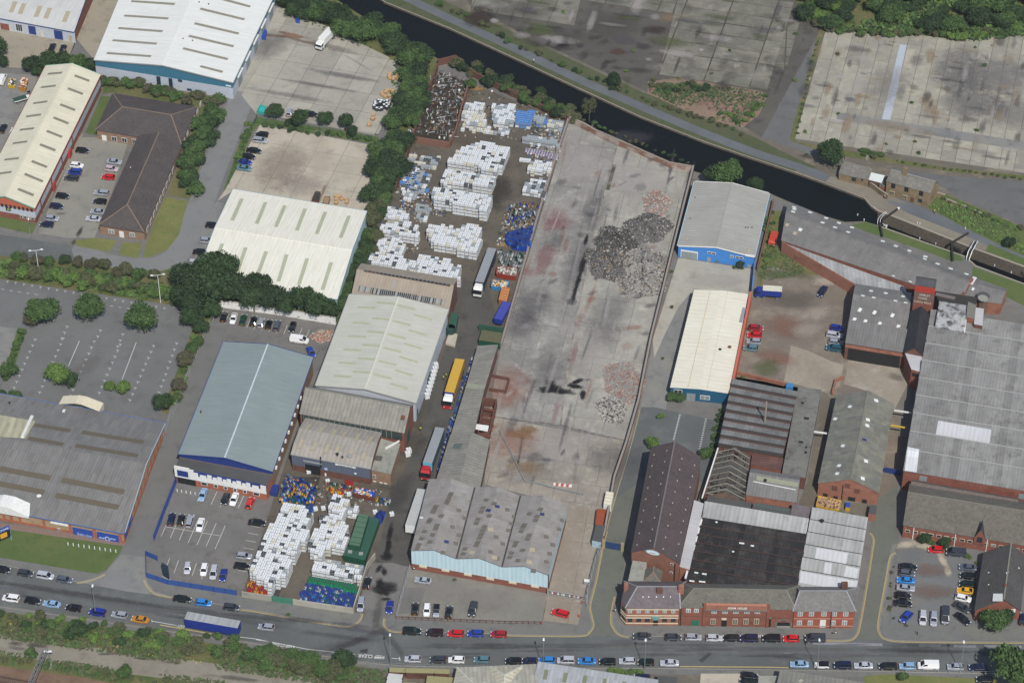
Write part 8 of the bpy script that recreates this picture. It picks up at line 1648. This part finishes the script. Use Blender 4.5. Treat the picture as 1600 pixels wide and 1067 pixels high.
# ------------------------------------------------------------------ stains, wet patches, worn tones
S = Stains(LZ[0]+.045)
WET = hx('#232224'); RD = hx('#8f5f62'); PL = hx('#b3aca8'); DK = hx('#57545a'); RB = hx('#9c6a58'); MSS = hx('#56603a'); DG = hx('#3f3c3b'); TN = hx('#9a8468')
for a in ((880,335,9,6,70,PL,.4),(905,260,12,8,70,PL,.45),(870,230,9,7,60,PL,.4),(1000,280,10,9,0,PL,.4),(930,545,14,5,75,PL,.35),(1015,400,12,4,75,PL,.4),(870,700,12,9,20,PL,.35),(800,690,9,8,20,RB,.35),(795,600,8,9,60,RB,.35),(820,740,8,5,0,hx('#8f857b'),.4),(930,330,12,5,75,DK,.3),(900,420,18,4,74,DK,.35),(950,500,14,7,75,DK,.3),(830,480,10,6,74,DK,.4),(985,215,8,4,0,DK,.3),(812,510,8,6,60,DK,.4),(960,720,10,8,0,DK,.3),(860,580,10,7,70,DK,.3),(868,375,6,5,75,DK,.35),
          (866,340,6,4.5,75,RD,.6),(862,352,5,3.4,70,RD,.7),(853,395,5,4,75,RD,.55),(848,412,5,3,70,RD,.65),(830,425,4.6,2.6,0,RD,.55),(885,350,4,3,60,RD,.4),(896,555,8,1.1,76,RD,.55),(868,645,7,1.0,76,RD,.5),(905,500,6,1.0,76,RD,.5),(790,620,6,5,70,RB,.4),
          (916,375,3.5,.7,74,WET,.9),(911,412,7,1.1,74,WET,.95),(903,440,5,.8,74,WET,.9),(897,462,4,.7,74,WET,.8),(860,608,4,1.6,10,WET,1),(878,612,4.6,1.4,-6,WET,1),(861,600,1.6,1.8,60,WET,1),(903,596,2.6,1.0,20,WET,1),(898,604,3,1.0,-10,WET,1),(910,618,2.4,1.0,80,WET,1),(918,594,1.3,.6,0,WET,.9),
          (609,835,5,.9,78,WET,.8),(606,858,4,1.1,75,WET,.8),(604,870,2,1.4,0,WET,.8),(592,889,1.8,.8,60,WET,.8),(600,893,2,.9,-80,WET,.8),(594,912,2.2,1.2,-80,WET,.9),(607,918,2.6,2.6,0,WET,.8),(595,924,3.4,1.6,-20,WET,.8),(602,936,1.6,.7,0,WET,.7),(590,960,9,1.4,78,DG,.5),(560,1000,12,1.3,22,DG,.5),(540,1006,14,1.6,12,DG,.4),(610,1000,9,1.2,-50,DG,.45),(100,925,30,1.0,-8,DG,.4),(170,938,30,1.4,-9,DG,.4),(330,962,26,1.2,-9,DG,.3),(900,1008,40,.8,0,DG,.3),(1150,1014,50,.9,0,DG,.25),(1300,1024,40,.8,0,DG,.25),
          (650,555,0,0,0,DG,0),(640,695,8,5,60,DG,.5),(655,640,9,4,70,DG,.5),(625,770,10,4,72,DG,.5),(700,470,10,6,60,hx('#6a625a'),.4),(775,300,12,5,75,hx('#3a3633'),.5),(650,345,8,5,0,hx('#7b7268'),.5),(735,215,8,5,0,hx('#6a6055'),.4),(585,700,0,0,0,DG,0),(745,140,2.6,1.6,0,hx('#94784c'),.9),(786,383,3,1.5,0,hx('#94784c'),.9),
          (26,1006,2.4,.9,-4,DG,.8),(58,1009,3.6,.9,-6,DG,.8),(27,1013,3,.7,-6,DG,.5),(163,1022,2,.6,0,DG,.8),(220,1029,2.6,.5,-5,DG,.8),(270,1035,3,.6,-5,DG,.6),(200,1005,5,3,20,hx('#a58d74'),.95),(370,1060,7,.9,-6,DG,.6),
          (1230,510,6,8,70,hx('#8a5a48'),.35),(1215,560,3.6,7,70,hx('#8a5a48'),.35),(1290,440,6,3,0,hx('#a79c90'),.8),(1275,490,6,4,20,hx('#a2978b'),.7),(1262,515,6,4,20,hx('#a2978b'),.6),(1240,470,9,5,0,hx('#5c5651'),.4),(1195,575,5,4,0,MSS,.5),(1215,430,7,2.5,0,MSS,.5),(1250,430,6,2,-20,MSS,.4),(1300,600,5,4,0,hx('#a2978b'),.4),(1400,590,2,3.2,80,DG,.5),
          (1450,855,7,1.6,-15,hx('#b0a694'),.9),(1418,851,4,1.6,10,hx('#b0a694'),.9),(1473,876,5,1.3,-65,hx('#b0a694'),.9),(1480,893,2.4,1.2,-70,hx('#b0a694'),.9),(1453,892,5,3,0,hx('#7c655b'),.5),(1455,925,7,3,0,hx('#7c655b'),.5),
          (1100,60,14,5,0,DG,.6),(1130,100,16,4,-8,DG,.5),(1080,95,8,3,0,DG,.5),(1150,40,14,4,-8,DG,.6),(1060,30,9,4,0,TN,.4),(1170,120,8,4,0,PL,.4),(1060,110,10,3,-8,PL,.4),(960,40,14,9,0,DG,.35),(880,60,14,8,0,DG,.3),(800,20,12,6,0,DG,.4),(750,28,7,5,70,hx('#3d322e'),.8),(930,60,3,1.6,0,DG,.6),(943,66,2,1.3,0,DG,.5),(955,97,3,1.2,10,DG,.5),(1025,48,5,3,0,hx('#3d322e'),.6),(965,82,3,2.2,0,hx('#5a4038'),.6),(1130,165,9,4,-8,hx('#9a7a70'),.8),(1150,172,8,4,-10,hx('#9a7a70'),.7),(1100,158,5,2,0,hx('#9a7a70'),.5),
          (1385,135,14,8,60,hx('#7d7773'),.35),(1500,110,14,10,60,hx('#6f6c6c'),.5),(1520,160,12,10,60,hx('#6f6c6c'),.5),(1560,120,16,12,0,hx('#727070'),.5),(1580,180,12,9,0,hx('#727070'),.4),(1433,95,4,3,60,hx('#6f6c6c'),.4),(1340,140,12,3,76,PL,.35),(1450,165,3,8,0,TN,.35),(1400,200,14,3,-10,TN,.3),(1500,140,8,1,76,DK,.3),(1508,188,3,2,0,DG,.5),
          (445,58,9,.9,-4,hx('#8f6a50'),.8),(452,54,6,.7,-12,hx('#8f6a50'),.7),(475,66,9,1,-14,hx('#7a6658'),.6),(520,75,10,2,-15,hx('#7a736c'),.5),(420,70,10,7,70,DK,.35),(540,120,14,1.6,-10,DK,.4),(500,135,14,1.2,-10,DK,.35),(450,150,16,1.4,-10,DK,.3),(560,100,8,.6,-30,DG,.3),(440,260,14,9,70,hx('#8d8073'),.4),(500,240,4,14,0,hx('#c0b5a6'),.4),(505,300,5,.6,72,hx('#8a7458'),.6),(470,290,9,6,0,hx('#958b83'),.4),
          (885,880,5,14,0,hx('#a49589'),.3),(870,940,6,4,0,hx('#a79a8e'),.4),(690,920,12,5,-10,hx('#8f8a85'),.4),(760,940,10,5,0,hx('#8f8a85'),.4),(1120,440,10,4,0,hx('#b0aaa3'),.5),(1080,500,4,10,10,hx('#a8a29b'),.4),(820,730,3,6,80,hx('#8a6a3a'),.3),(812,680,2.2,4,80,hx('#8a5f34'),.5),(826,672,1.8,3,80,hx('#8a6a3a'),.5),(835,715,3,2.5,0,DG,.5),(115,380,1.5,.8,60,DG,.9),(124,364,2.4,.8,60,hx('#45423f'),.9),(95,335,2,.7,0,DG,.5),(135,575,6,3,30,hx('#7a7672'),.4),(25,640,6,2,0,DG,.4)):
    if a[2]: S.add(*(a if a[6] < .9 or a[5] != WET else a)) if a[5] not in (RD,DG) else S.add(*a[:6],a[6]*.62)
r = random.Random(12); PQ = [(889,195),(1080,270),(1012,534),(955,755),(765,755),(770,640),(785,545)]; n = 0
while n < 190:
    x,y = r.uniform(760,1080),r.uniform(195,760)
    if inpoly(x,y,PQ): n += 1; k = r.random(); c_ = r.choice((PL,PL,PL,DK,DK,RB,PL)); S.add(x,y,*((r.uniform(3,12),r.uniform(.3,.9),r.uniform(66,82)) if k < .45 else (r.uniform(.6,3),r.uniform(.5,2.2),r.uniform(0,90))),c_,r.uniform(.2,.45),10)
for k in range(120): x,y = r.uniform(1255,1600),r.uniform(60,255); S.add(x,y,r.uniform(.6,6),r.uniform(.4,2),r.choice((76,76,-8)),r.choice((DK,PL,TN,DG)),r.uniform(.2,.5),10)
for k in range(90): x = r.uniform(760,1230); y = r.uniform(2,min(140,10+(x-700)*.44)); S.add(x,y,r.uniform(1,8),r.uniform(.5,3),r.choice((70,-8,-8)),r.choice((DG,DG,PL,MSS,DK)),r.uniform(.2,.55),10)
for k in range(70): x,y = r.uniform(0,1600),r.uniform(0,14); S.add(x,915+x*.115+y*2 if x < 600 else 1004+y*2,r.uniform(2,14),r.uniform(.3,1.1),-7 if x < 600 else 0,r.choice((DG,DK,hx('#77777a'))),r.uniform(.2,.45),10)
S.build('stains')
# ------------------------------------------------------------------ boundary walls, fences, gates
CB = plain('cap_concrete',hx('#8f877e')); BWL = brick('boundary_brick',hx('#7c5040'),hx('#6a4336'),hx('#8a7568')); PF = plain('palisade_grey',hx('#9b9fa0'),.5)
wallrun('boundary_wall','dark brick wall with capping along the east side of the cleared site','wall',[(1083,268),(1050,400),(1017,534),(997,634),(978,700),(960,752),(943,846)],2.3,.45,BWL,CB)
wallrun('boundary_wall','low grey wall with pale capping between the recycling yard and the cleared site','wall',[(888,190),(868,250),(840,342),(812,440),(783,542)],1.3,.5,CONCD,plain('cap_pinkish',hx('#8d807a')))
wallrun('canal_wall','patched rust-red brick wall on the canal side of the cleared site','wall',[(889,191),(911,200),(930,211),(972,229),(1012,247),(1046,262),(1082,268)],2.0,.5,brick('patched_brick',hx('#8d5c48'),hx('#75493a'),hx('#8f8276'),patch=hx('#a3968c'),plo=.45,phi=.6),CONCP)
wallrun('canal_wall','blackened brick wall on the canal side of the recycling yard','wall',[(684,103),(712,96),(738,120),(790,146),(845,172),(888,190)],2.4,.5,BRD)
wallrun('boundary_wall','brown brick wall along the left side of the recycling yard racks','wall',[(684,108),(660,175),(640,235),(618,300)],2.2,.4,BRD); wallrun('rack_wall','rusty brick dividing wall beside the scrap racks','wall',[(735,130),(722,172),(712,212),(702,232),(640,222)],2.4,.4,BWL)
wallrun('car_park_wall','white-painted wall behind the top row of cars','wall',[(342,488),(346,480),(430,491),(525,507)],2.6,.35,WHT,CONC2); wallrun('yard_front_wall','pale concrete panel wall along the pavement of the container yard','wall',[(378,932),(425,939)],2.0,.3,CONC2,None); wallrun('yard_front_wall','pale concrete panel wall right of the green gates','wall',[(458,944),(552,958),(574,888),(586,872)],2.0,.3,CONC2,None)
wallrun('mill_yard_wall','stub of old brick wall with rubble at the end of the alley','wall',[(1300,618),(1305,598),(1318,592)],1.4,.4,BRO,None); wallrun('mill_yard_wall','broken brick wall in front of the derelict mill roof','wall',[(1148,585),(1200,597),(1226,603)],1.4,.4,BRO,None); wallrun('blue_fence_wall','bright blue sheet fence beside the blue warehouse yard','fence',[(1178,420),(1174,462)],3.0,.15,SKYB); wallrun('yard_side_wall','weathered wall of the overgrown corner by the canal shed','wall',[(1208,318),(1196,370),(1183,425)],1.8,.3,BWL)
m = thing('steel_gates','pair of green sheet gates in the container yard front wall','gate',P(441,942)); a,b,c_ = P(426,939),P(441,942),P(458,944)
for p,q in ((a,b),(b,c_)): k = MB(); s = (q-p).normalized().cross(ZV)*.08; k.box(p+ZV*.1,(q-p)*.98,s,ZV*2.1,plain('gate_green',hx('#3f7a66'))); k.build('gate_leaf',m)
m = thing('steel_gates','dark blue double gates across the side street','gate',P(957,856)); a,b,c_ = P(943,855),P(957,858),P(972,860)
for p,q in ((a,b),(b,c_)): k = MB(); s = (q-p).normalized().cross(ZV)*.1; k.box(p+ZV*.1,(q-p)*.98,s,ZV*2.4,plain('gate_blue',hx('#24406a'))); k.build('gate_leaf',m)
for p in (a,c_): k = MB(); k.cbox(p,.8,.8,2.7,TN and plain('gate_pier',hx('#9a8a6a'))); k.build('gate_pier',m)
m = thing('steel_gates','blue steel gates hung with litter between the brick shed and the weaving shed','gate',P(1394,738)); k = MB(); a,b = P(1381,738),P(1408,743); k.box(a,b-a,Vector((0,.1,0)),ZV*2.0,NAVY); k.build('gate_leaf',m)
m = thing('barrier_gate','grey slatted gate hung with small notices across the gated yard','gate',P(886,935)); a,b = P(856,930),P(916,940)
for p in (a,b): k = MB(); k.cbox(p,.35,.35,2.6,TRIM); k.build('gate_post',m)
for z in (.5,1.2,1.9): k = MB(); k.bar(a+ZV*z,b+ZV*z,.18,TRIM); k.build('rail',m)
for k_,(t,cm) in enumerate(((.1,WHT),(.16,REDW),(.25,WHT),(.35,STB),(.4,WHT),(.55,WHT),(.6,REDW),(.67,STB),(.77,WHT),(.84,REDW))): k = MB(); p = a.lerp(b,t)-Vector((0,.12,0)); k.box(p+ZV*1.0,(b-a)*.035,Vector((0,.04,0)),ZV*.7,cm); k.build('notice',m)
fence('blue sheet hoarding along the left side of the customer car park',[(277,752),(258,800),(241,845)],2.6,BLUEP,BLUEP,3,solid=True); fence('blue steel fence round the lower edge of the customer car park',[(246,876),(228,868),(229,902),(262,913),(370,930)],2.0,NAVY,plain('fence_blue',hx('#31508f')),3,solid=True)
fence('pale palisade fence between the lane and the empty car park',[(345,480),(322,520),(300,572),(280,625),(270,652)],2.2,PF,PF,3,.35); fence('galvanised palisade gate run behind the grey store corner',[(268,648),(256,682)],2.2,PF,PF,3,.3); fence('rusty low railing between the forecourt and the pavement',[(619,967),(700,971),(780,974),(845,975)],1.2,RUST,RUST,1.6,rails=2)
fence('wire fence along the left edge of the forecourt',[(640,890),(630,925),(619,965)],2.0,PF,PF,3); fence('green mesh fence between the two upper yards',[(400,193),(500,205),(597,224)],2.2,GRN,GRN,3.5,1.2); fence('railing along the back of the near pavement',[(400,1016),(555,1036),(650,1042),(800,1045)],1.1,TRIM,TRIM,3); fence('mesh fence between side street pavement and gated yard',[(943,850),(930,880),(918,930),(917,950)],2.4,PF,PF,3); fence('long metal railing beside the right pavement at the bottom',[(1415,1051),(1500,1052),(1600,1053)],1.1,PF,PF,3); fence('green mesh fence beside the estate road',[(402,186),(385,222),(368,262),(358,288)],2,GRN,GRN,3.5)
# ------------------------------------------------------------------ lamps, posts, signs
LS = plain('lamp_steel',hx('#8f979b'),.4,.3); LH = plain('lamp_head_white',hx('#dfe2e2'),.4)
for x,y,h,dbl,lb in ((150,961,10,0,'over the blue people carrier'),(611,1040,10.5,0,'nearest the olive huts'),(849,1045,10,0,'beside the pale grey roof'),(1007,1046,10,0,'second from the pale grey roof'),(1276,1048,10.5,0,'behind the small white car'),(1500,1049,10,0,'beside the silver car at the right'),(61,426,8.5,1,'standing in the hedge at the left'),(251,473,10.5,1,'at the edge of the dark trees'),(47,366,5,0,'short one by the office block verge')):
    b = P(x,y); r_ = thing('street_lamp','%s street lamp %s' % ('white twin-headed' if dbl else 'tall grey',lb),'street lamp',b); m = MB(); m.cyl(b,.13,h,LS if not dbl else LH,8,.07); m.build('post',r_)
    for sx in ((-1,1) if dbl else (0,)):
        m = MB(); d = Vector((sx*1.7,.3*sx,.15)) if dbl else Vector((0,.9,.2)); m.bar(b+ZV*h,b+ZV*h+d,.09,LS if not dbl else LH); m.build('arm',r_); m = MB(); q = b+ZV*(h-.02)+d; m.cbox(q,.9 if dbl else .5,.4 if dbl else .9,.2,LH,top=.7); m.build('lamp_head',r_)
r_ = thing('billboard','blue store sign on pale posts with an orange poster at the left edge','sign',P(10,852)); a,b = P(-3,852),P(18,843)
for p in (a,b): m = MB(); m.bar(p,p+ZV*5.4,.22,plain('sign_post',hx('#7fa0b8'))); m.build('post',r_)
nn = (b-a).cross(ZV).normalized(); m = MB(); m.box(a+ZV*4.2,b-a,nn*.12,ZV*1.4,BLUEP); h_ = m.build('header_board',r_); m = MB(); m.box(a+ZV*1.6,b-a,nn*.12,ZV*2.5,BLK); m.build('board',r_); m = MB(); m.box(a+ZV*2+(b-a)*.25,(b-a)*.5,nn*.16,ZV*1.7,plain('poster_orange',hx('#d09a30'))); m.build('poster',r_); text3('STORE',a+(b-a)*.2+nn*.16+ZV*4.5,b-(b-a)*.08+nn*.16+ZV*4.5,nn,PLW,h_)
r_ = thing('totem_sign','tall dark advertising totem standing in the verge of the customer car park','sign',P(260,903)); m = MB(); m.cbox(P(260,903),.3,2.2,5.2,plain('totem_dark',hx('#2a3a4c')),.9); m.build('panel',r_); m = MB(); m.cbox(P(260,903),.6,2.6,.3,CONC,.9); m.build('plinth',r_)
for x,y,t,cz in ((945.5+16,953,2.2,'on the corner of the side street by the corner office'),(1306,988,2.4,'on the pavement before the end office'),(647,888,2.0,'beside the forecourt wall')):
    r_ = thing('road_sign','triangular road sign '+cz,'road sign',P(x,y)); m = MB(); m.cyl(P(x,y),.05,t,LS,6); m.build('post',r_); m = MB(); q = P(x,y,t-.2)-Vector((0,.1,0)); m.face([q+Vector((-.5,0,0)),q+Vector((.5,0,0)),q+ZV*.9],REDW); m.face([q+Vector((-.3,-.02,.12)),q+Vector((.3,-.02,.12)),q+Vector((0,-.02,.65))],WHT); m.face([q+ZV*.9,q+Vector((.5,0,0)),q+Vector((-.5,0,0))],TRIM); m.build('sign_plate',r_)
m = MB(); m.face([P(*p,0)+ZV*.16 for p in ((883,948),(892,948),(890,941))],REDW); PT = MB(); PT.cbox((0,0,0),.35,.35,.06,BLK); PT.cyl((0,0,.06),.16,.65,plain('cone_orange',hx('#c04a2a')),8,.03); PT = PT.data('traffic_cone')
for x,y,l in ((904,963,'in front of the red estate car'),(846,974,'at the railing end'),(909,942,'below the notice gate')): q = P(x,y); put('traffic_cone',PT,None,q+ZV*.1,0,(1.4,1.4,1.4),'orange traffic cone '+l,'cone')
BO = MB(); BO.cyl((0,0,0),.14,1.0,PLW,8); BO = BO.data('bollard'); bl = [(106.5+k*8.3,851.5+k*1.25) for k in range(10)]
for x,y in bl: put('bollard',BO,None,P(x,y),0,None,'white bollard in the line across the lawn','bollard','white bollards on the lawn')
for x,y in ((1332,488),(1366,362)): pass
for k in range(6): put('bollard',BO,None,P(277+k*7,768+k*1.2),0,(1,1,.9),'low post in front of the showroom entrance','bollard','posts before the showroom')
for s,p0,p1 in (('KEEP CLEAR',(601,1024.5),(560,1021.5)),('KEEP CLEAR',(461,1009),(426,1003.5)),('EXIT',(289,977.5),(278,975.5)),('KEEP',(1194,996),(1181,996))):
    ct = 1 if s[0] == 'K' and p0[0] > 1000 else 0; a,b = P(*p0),P(*p1); o = text3(s,drop(b if ct else a,LZ[0]+.03),drop(a if ct else b,LZ[0]+.03),ZV,WHITEP,None,'road_lettering',hk=1.3); o['kind'] = 'structure'
# ------------------------------------------------------------------ lock gates, footbridge, gantry
LG = plain('lock_timber',hx('#2d2a27'),.8)
def beam(label,pa,pb,z0=1.0,w_=.5,tip=True,name='lock_gate',down=None):
    a,b = P(*pa,z0),P(*pb,z0); r_ = thing(name,label,'lock gate',drop(a,0)); m = MB(); m.bar(a,b,w_,LG); m.build('balance_beam',r_)
    if tip: m = MB(); m.bar(a,a+(b-a).normalized()*.8,w_*1.08,WHT); m.build('white_tip',r_)
    if down: c = P(*down,z0-.2); s = (c-b).normalized().cross(ZV)*.3; m = MB(); m.box(drop(b,-4.4),drop(c,-4.4)-drop(b,-4.4),s,ZV*5.2,LG); m.build('gate_leaf',r_)
    return r_
beam('upper lock gate with long balance beam and white tip by the cottage',(1405,325),(1378,344),down=(1375,341)); beam('upper lock gate with balance beam reaching onto the lawn',(1379,369),(1374,345),tip=False,down=(1376,341)); beam('lower lock gate with balance beam on the towpath side',(1513,364),(1486,380),tip=False,down=(1502,390)); beam('lower lock gate with balance beam on the lawn side',(1489,407),(1487,381),tip=False,down=(1500,392)); beam('dark timber beam of the next gate at the right edge',(1596,425),(1602,436),tip=False)
r_ = thing('walkway_rail','white handrail over the upper lock gate','railing',P(1376,343))
for dx in (0,4): m = MB(); q = [P(1371+dx,350,1),P(1372+dx,342,1.6),P(1376+dx,337,1.6),P(1384+dx*.4,331+dx*.3,1.2)]; [m.bar(q[i],q[i+1],.12,WHT) for i in range(3)]; m.build('rail',r_)
r_ = thing('footbridge','white-railed arched footbridge over the tail of the lock','footbridge',P(1516,392))
for dx,mt in ((0,WHT),(6,WHT)):
    m = MB(); q = [P(1510+dx*.7,404+dx*.3,.8),P(1513+dx,393,1.9),P(1518+dx,384,2.0),P(1522+dx,377,.9)]; [m.bar(q[i],q[i+1],.22,mt) for i in range(3)]; [m.bar(p-ZV*1.0,p,.1,mt) for p in q]; m.build('handrail',r_)
m = MB(); q = [P(1512,405,.1),P(1516,394,.9),P(1521,385,.9),P(1525,378,.1)]; [m.bar(q[i],q[i+1],1.3,LG,.15) for i in range(3)]; m.build('deck',r_)
for k,(x,y) in enumerate(((1433,350),(1437,351),(1437,374),(1462,382),(1340,337),(1443,318),(1554,416),(1580,427),(1350,345),(1508,358))): put('bollard',BO,None,P(x,y),0,(1,1,.7),'small white mooring post beside the lock','bollard','white mooring posts by the lock')
m = MB(); r = random.Random(3); [m.cbox(P(1384+r.gauss(0,2.2),349+r.gauss(0,2),-3.9),.6,.4,.12,FOAM,r.uniform(0,3)) for _ in range(60)]; m.build('foam',kind='stuff')
GY = plain('gantry_steel',hx('#77797a'),.6); r_ = thing('rail_gantry','grey lattice railway gantry with a white lamp crossing the tracks at the lower left','gantry',P(68,1030)); a,b = P(68,1030,6.5)+ZV*0,P(40,1085,6.5)
a = P(70,1012,7); b = P(44,1075,7)
for o in (Vector((-.5,0,0)),Vector((.5,0,0)),Vector((-.5,0,-1)),Vector((.5,0,-1))): m = MB(); m.bar(a+o,b+o,.14,GY); m.build('chord',r_)
m = MB(); [m.bar(a.lerp(b,k/12)+Vector((-.5 if k % 2 else .5,0,0)),a.lerp(b,(k+1)/12)+Vector((.5 if k % 2 else -.5,0,0)),.1,GY) for k in range(12)]; m.build('lattice',r_)
for o in (-.5,.5): m = MB(); m.bar(drop(a,0)+Vector((o*2.4,0,0)),a+Vector((o,0,0)),.22,GY); m.build('leg',r_)
m = MB(); m.cbox(a+Vector((.6,0,-1.4)),2,.4,.3,LH); m.build('lamp',r_); m = MB(); m.cbox(drop(a,0),2.0,1.6,.6,CONC); m.build('footing',r_)
rl = plain('rail_steel',hx('#5b4a42'),.5,.5)
for k,(x0,y0) in enumerate(((-40,1049),(-40,1057),(-40,1069),(-40,1078))): m = MB(); m.bar(P(x0,y0,.2),P(x0+330,y0+62,.2),.12,rl,.18); m.build('rail',kind='structure')
m = MB(); [m.bar(P(-40+k*3.2,1046.5+k*.6,.08),P(-43+k*3.2,1060+k*.6,.08),.25,plain('sleeper',hx('#5a4c44')),.14) for k in range(70)]; m.build('sleepers',kind='stuff')
for k in range(3): r_ = thing('vent_pipe','thin pipe bridge between the mill sheds, %s one' % ('upper','middle','lower')[k],'pipe',P(((1405),1275,1400)[k],(640,676,655)[k])); m = MB(); z = 4; q = (((1397,641),(1424,645)),((1270,674),(1292,677)),((1390,664),(1414,668)))[k]; m.bar(P(*q[0],z),P(*q[1],z),.35,WHT if k < 2 else PLY); m.build('pipe',r_)
r_ = thing('barrier_line','row of red and white plastic barriers on the cleared site','barrier',P(879,760));
for k in range(7): m = MB(); m.cbox(P(867+k*4,758+k*.4),.9,.4,.8,(WHT,plain('barrier_red',hx('#b8605a')))[k % 2]); m.build('barrier',r_)
r_ = thing('pipe_line','thin dark cable run on feet lying across the cleared site','cable',P(800,720)); q = [(780,672),(800,710),(820,752),(838,754),(858,760),(912,772)]; m = MB(); [m.bar(P(*q[i],.5),P(*q[i+1],.5),.2,LS) for i in range(5)]; m.build('cable',r_)
# ------------------------------------------------------------------ people
def person(px,py,yaw,top,legs,label,hat=None,hair='#2b211b',stride=.12):
    J = [((0,0,.95),.135),((0,0,1.15),.13),((0,0,1.38),.15),((0,0,1.5),.06),((0,.01,1.64),.095),((0,.01,1.74),.08),((.1,0,.9),.095),((.11,stride,.5),.06),((.11,stride*.4,.08),.045),((.11,stride*.4+.14,.04),.04),((-.1,0,.9),.095),((-.11,-stride*.4,.5),.06),((-.11,-stride*1.4,.08),.045),((-.11,-stride*1.4+.14,.04),.04),
         ((.2,0,1.42),.065),((.26,-.04,1.15),.045),((.26,.1,.92),.035),((.26,.14,.84),.03),((-.2,0,1.42),.065),((-.26,.04,1.15),.045),((-.26,.16,.92),.035),((-.26,.2,.84),.03)]
    E = [(0,1),(1,2),(2,3),(3,4),(4,5),(0,6),(6,7),(7,8),(8,9),(0,10),(10,11),(11,12),(12,13),(2,14),(14,15),(15,16),(16,17),(2,18),(18,19),(19,20),(20,21)]
    key = (top,legs,hair); r_ = thing('person',label,'person',P(px,py)+ZV*.1,None,yaw)
    me = bpy.data.meshes.new('body'); me.from_pydata([j[0] for j in J],E,[]); tmp = bpy.data.objects.new('tmp',me); COL.objects.link(tmp); md = tmp.modifiers.new('s','SKIN'); tmp.modifiers.new('u','SUBSURF').levels = 1; me.skin_vertices[0].data[0].use_root = True
    for i,j in enumerate(J): me.skin_vertices[0].data[i].radius = (j[1],j[1])
    dg = bpy.context.evaluated_depsgraph_get(); dg.update(); m2 = bpy.data.meshes.new_from_object(tmp.evaluated_get(dg)); bpy.data.objects.remove(tmp); m2.materials.clear()
    for c in (legs,top,'#b58a70',hair): m2.materials.append(plain('cloth_'+c.strip('#'),hx(c)))
    for p in m2.polygons: z = p.center.z; p.material_index = 0 if z < .98 and abs(p.center.x) < .2 else 2 if (1.48 < z < 1.7 or z < .98) else 3 if z >= 1.7 else 1
    put('body',m2,r_)
    if hat: m = MB(); m.cyl((0,0,1.72),.13,.1,plain('hat_'+hat.strip('#'),hx(hat)),10,.08); o = bpy.data.objects.new('hat',m.data('hat')); COL.objects.link(o); o.parent = r_
HV = '#b8cc3a'
for a in ((693,594,1,HV,'#24303c','worker in hi-vis jacket left of the yellow lorry'),(697,590,2,HV,'#24303c','worker in hi-vis jacket nearer the yellow lorry'),(657,674,0,HV,'#2a2f38','worker in hi-vis jacket walking alone in the lane'),(671,338,4,'#8a8f94','#2b2f36','worker with red helmet among the stacked containers'),(1433,992,1.6,'#3a2c34','#1f2228','pedestrian in dark coat on the pavement by the visitor car park'),(834,99,1,'#d0d0d2','#2b2f36','walker in pale top on the towpath'),(1382,311,2,'#d8c8cc','#2b2f36','person in pale top beside the lock cottage wall'),(1460,334,1,'#c8b83a','#2b2f36','person in yellow jacket on the lock side')): person(*a,hat='#b8281c' if 'helmet' in a[5] else None)
t = NT('haze'); t.t.nodes.remove(t.b); v_ = t.n('ShaderNodeVolumePrincipled'); v_.inputs['Color'].default_value = (.86,.9,.95,1); v_.inputs['Density'].default_value = .00006; v_.inputs['Anisotropy'].default_value = .3; t.l(v_.outputs[0],t.out.inputs[1])
m = MB(); m.box(Vector((-1450,-1450,-7)),Vector((2900,0,0)),Vector((0,3400,0)),Vector((0,0,545)),t.m); m.build('haze',kind='stuff')
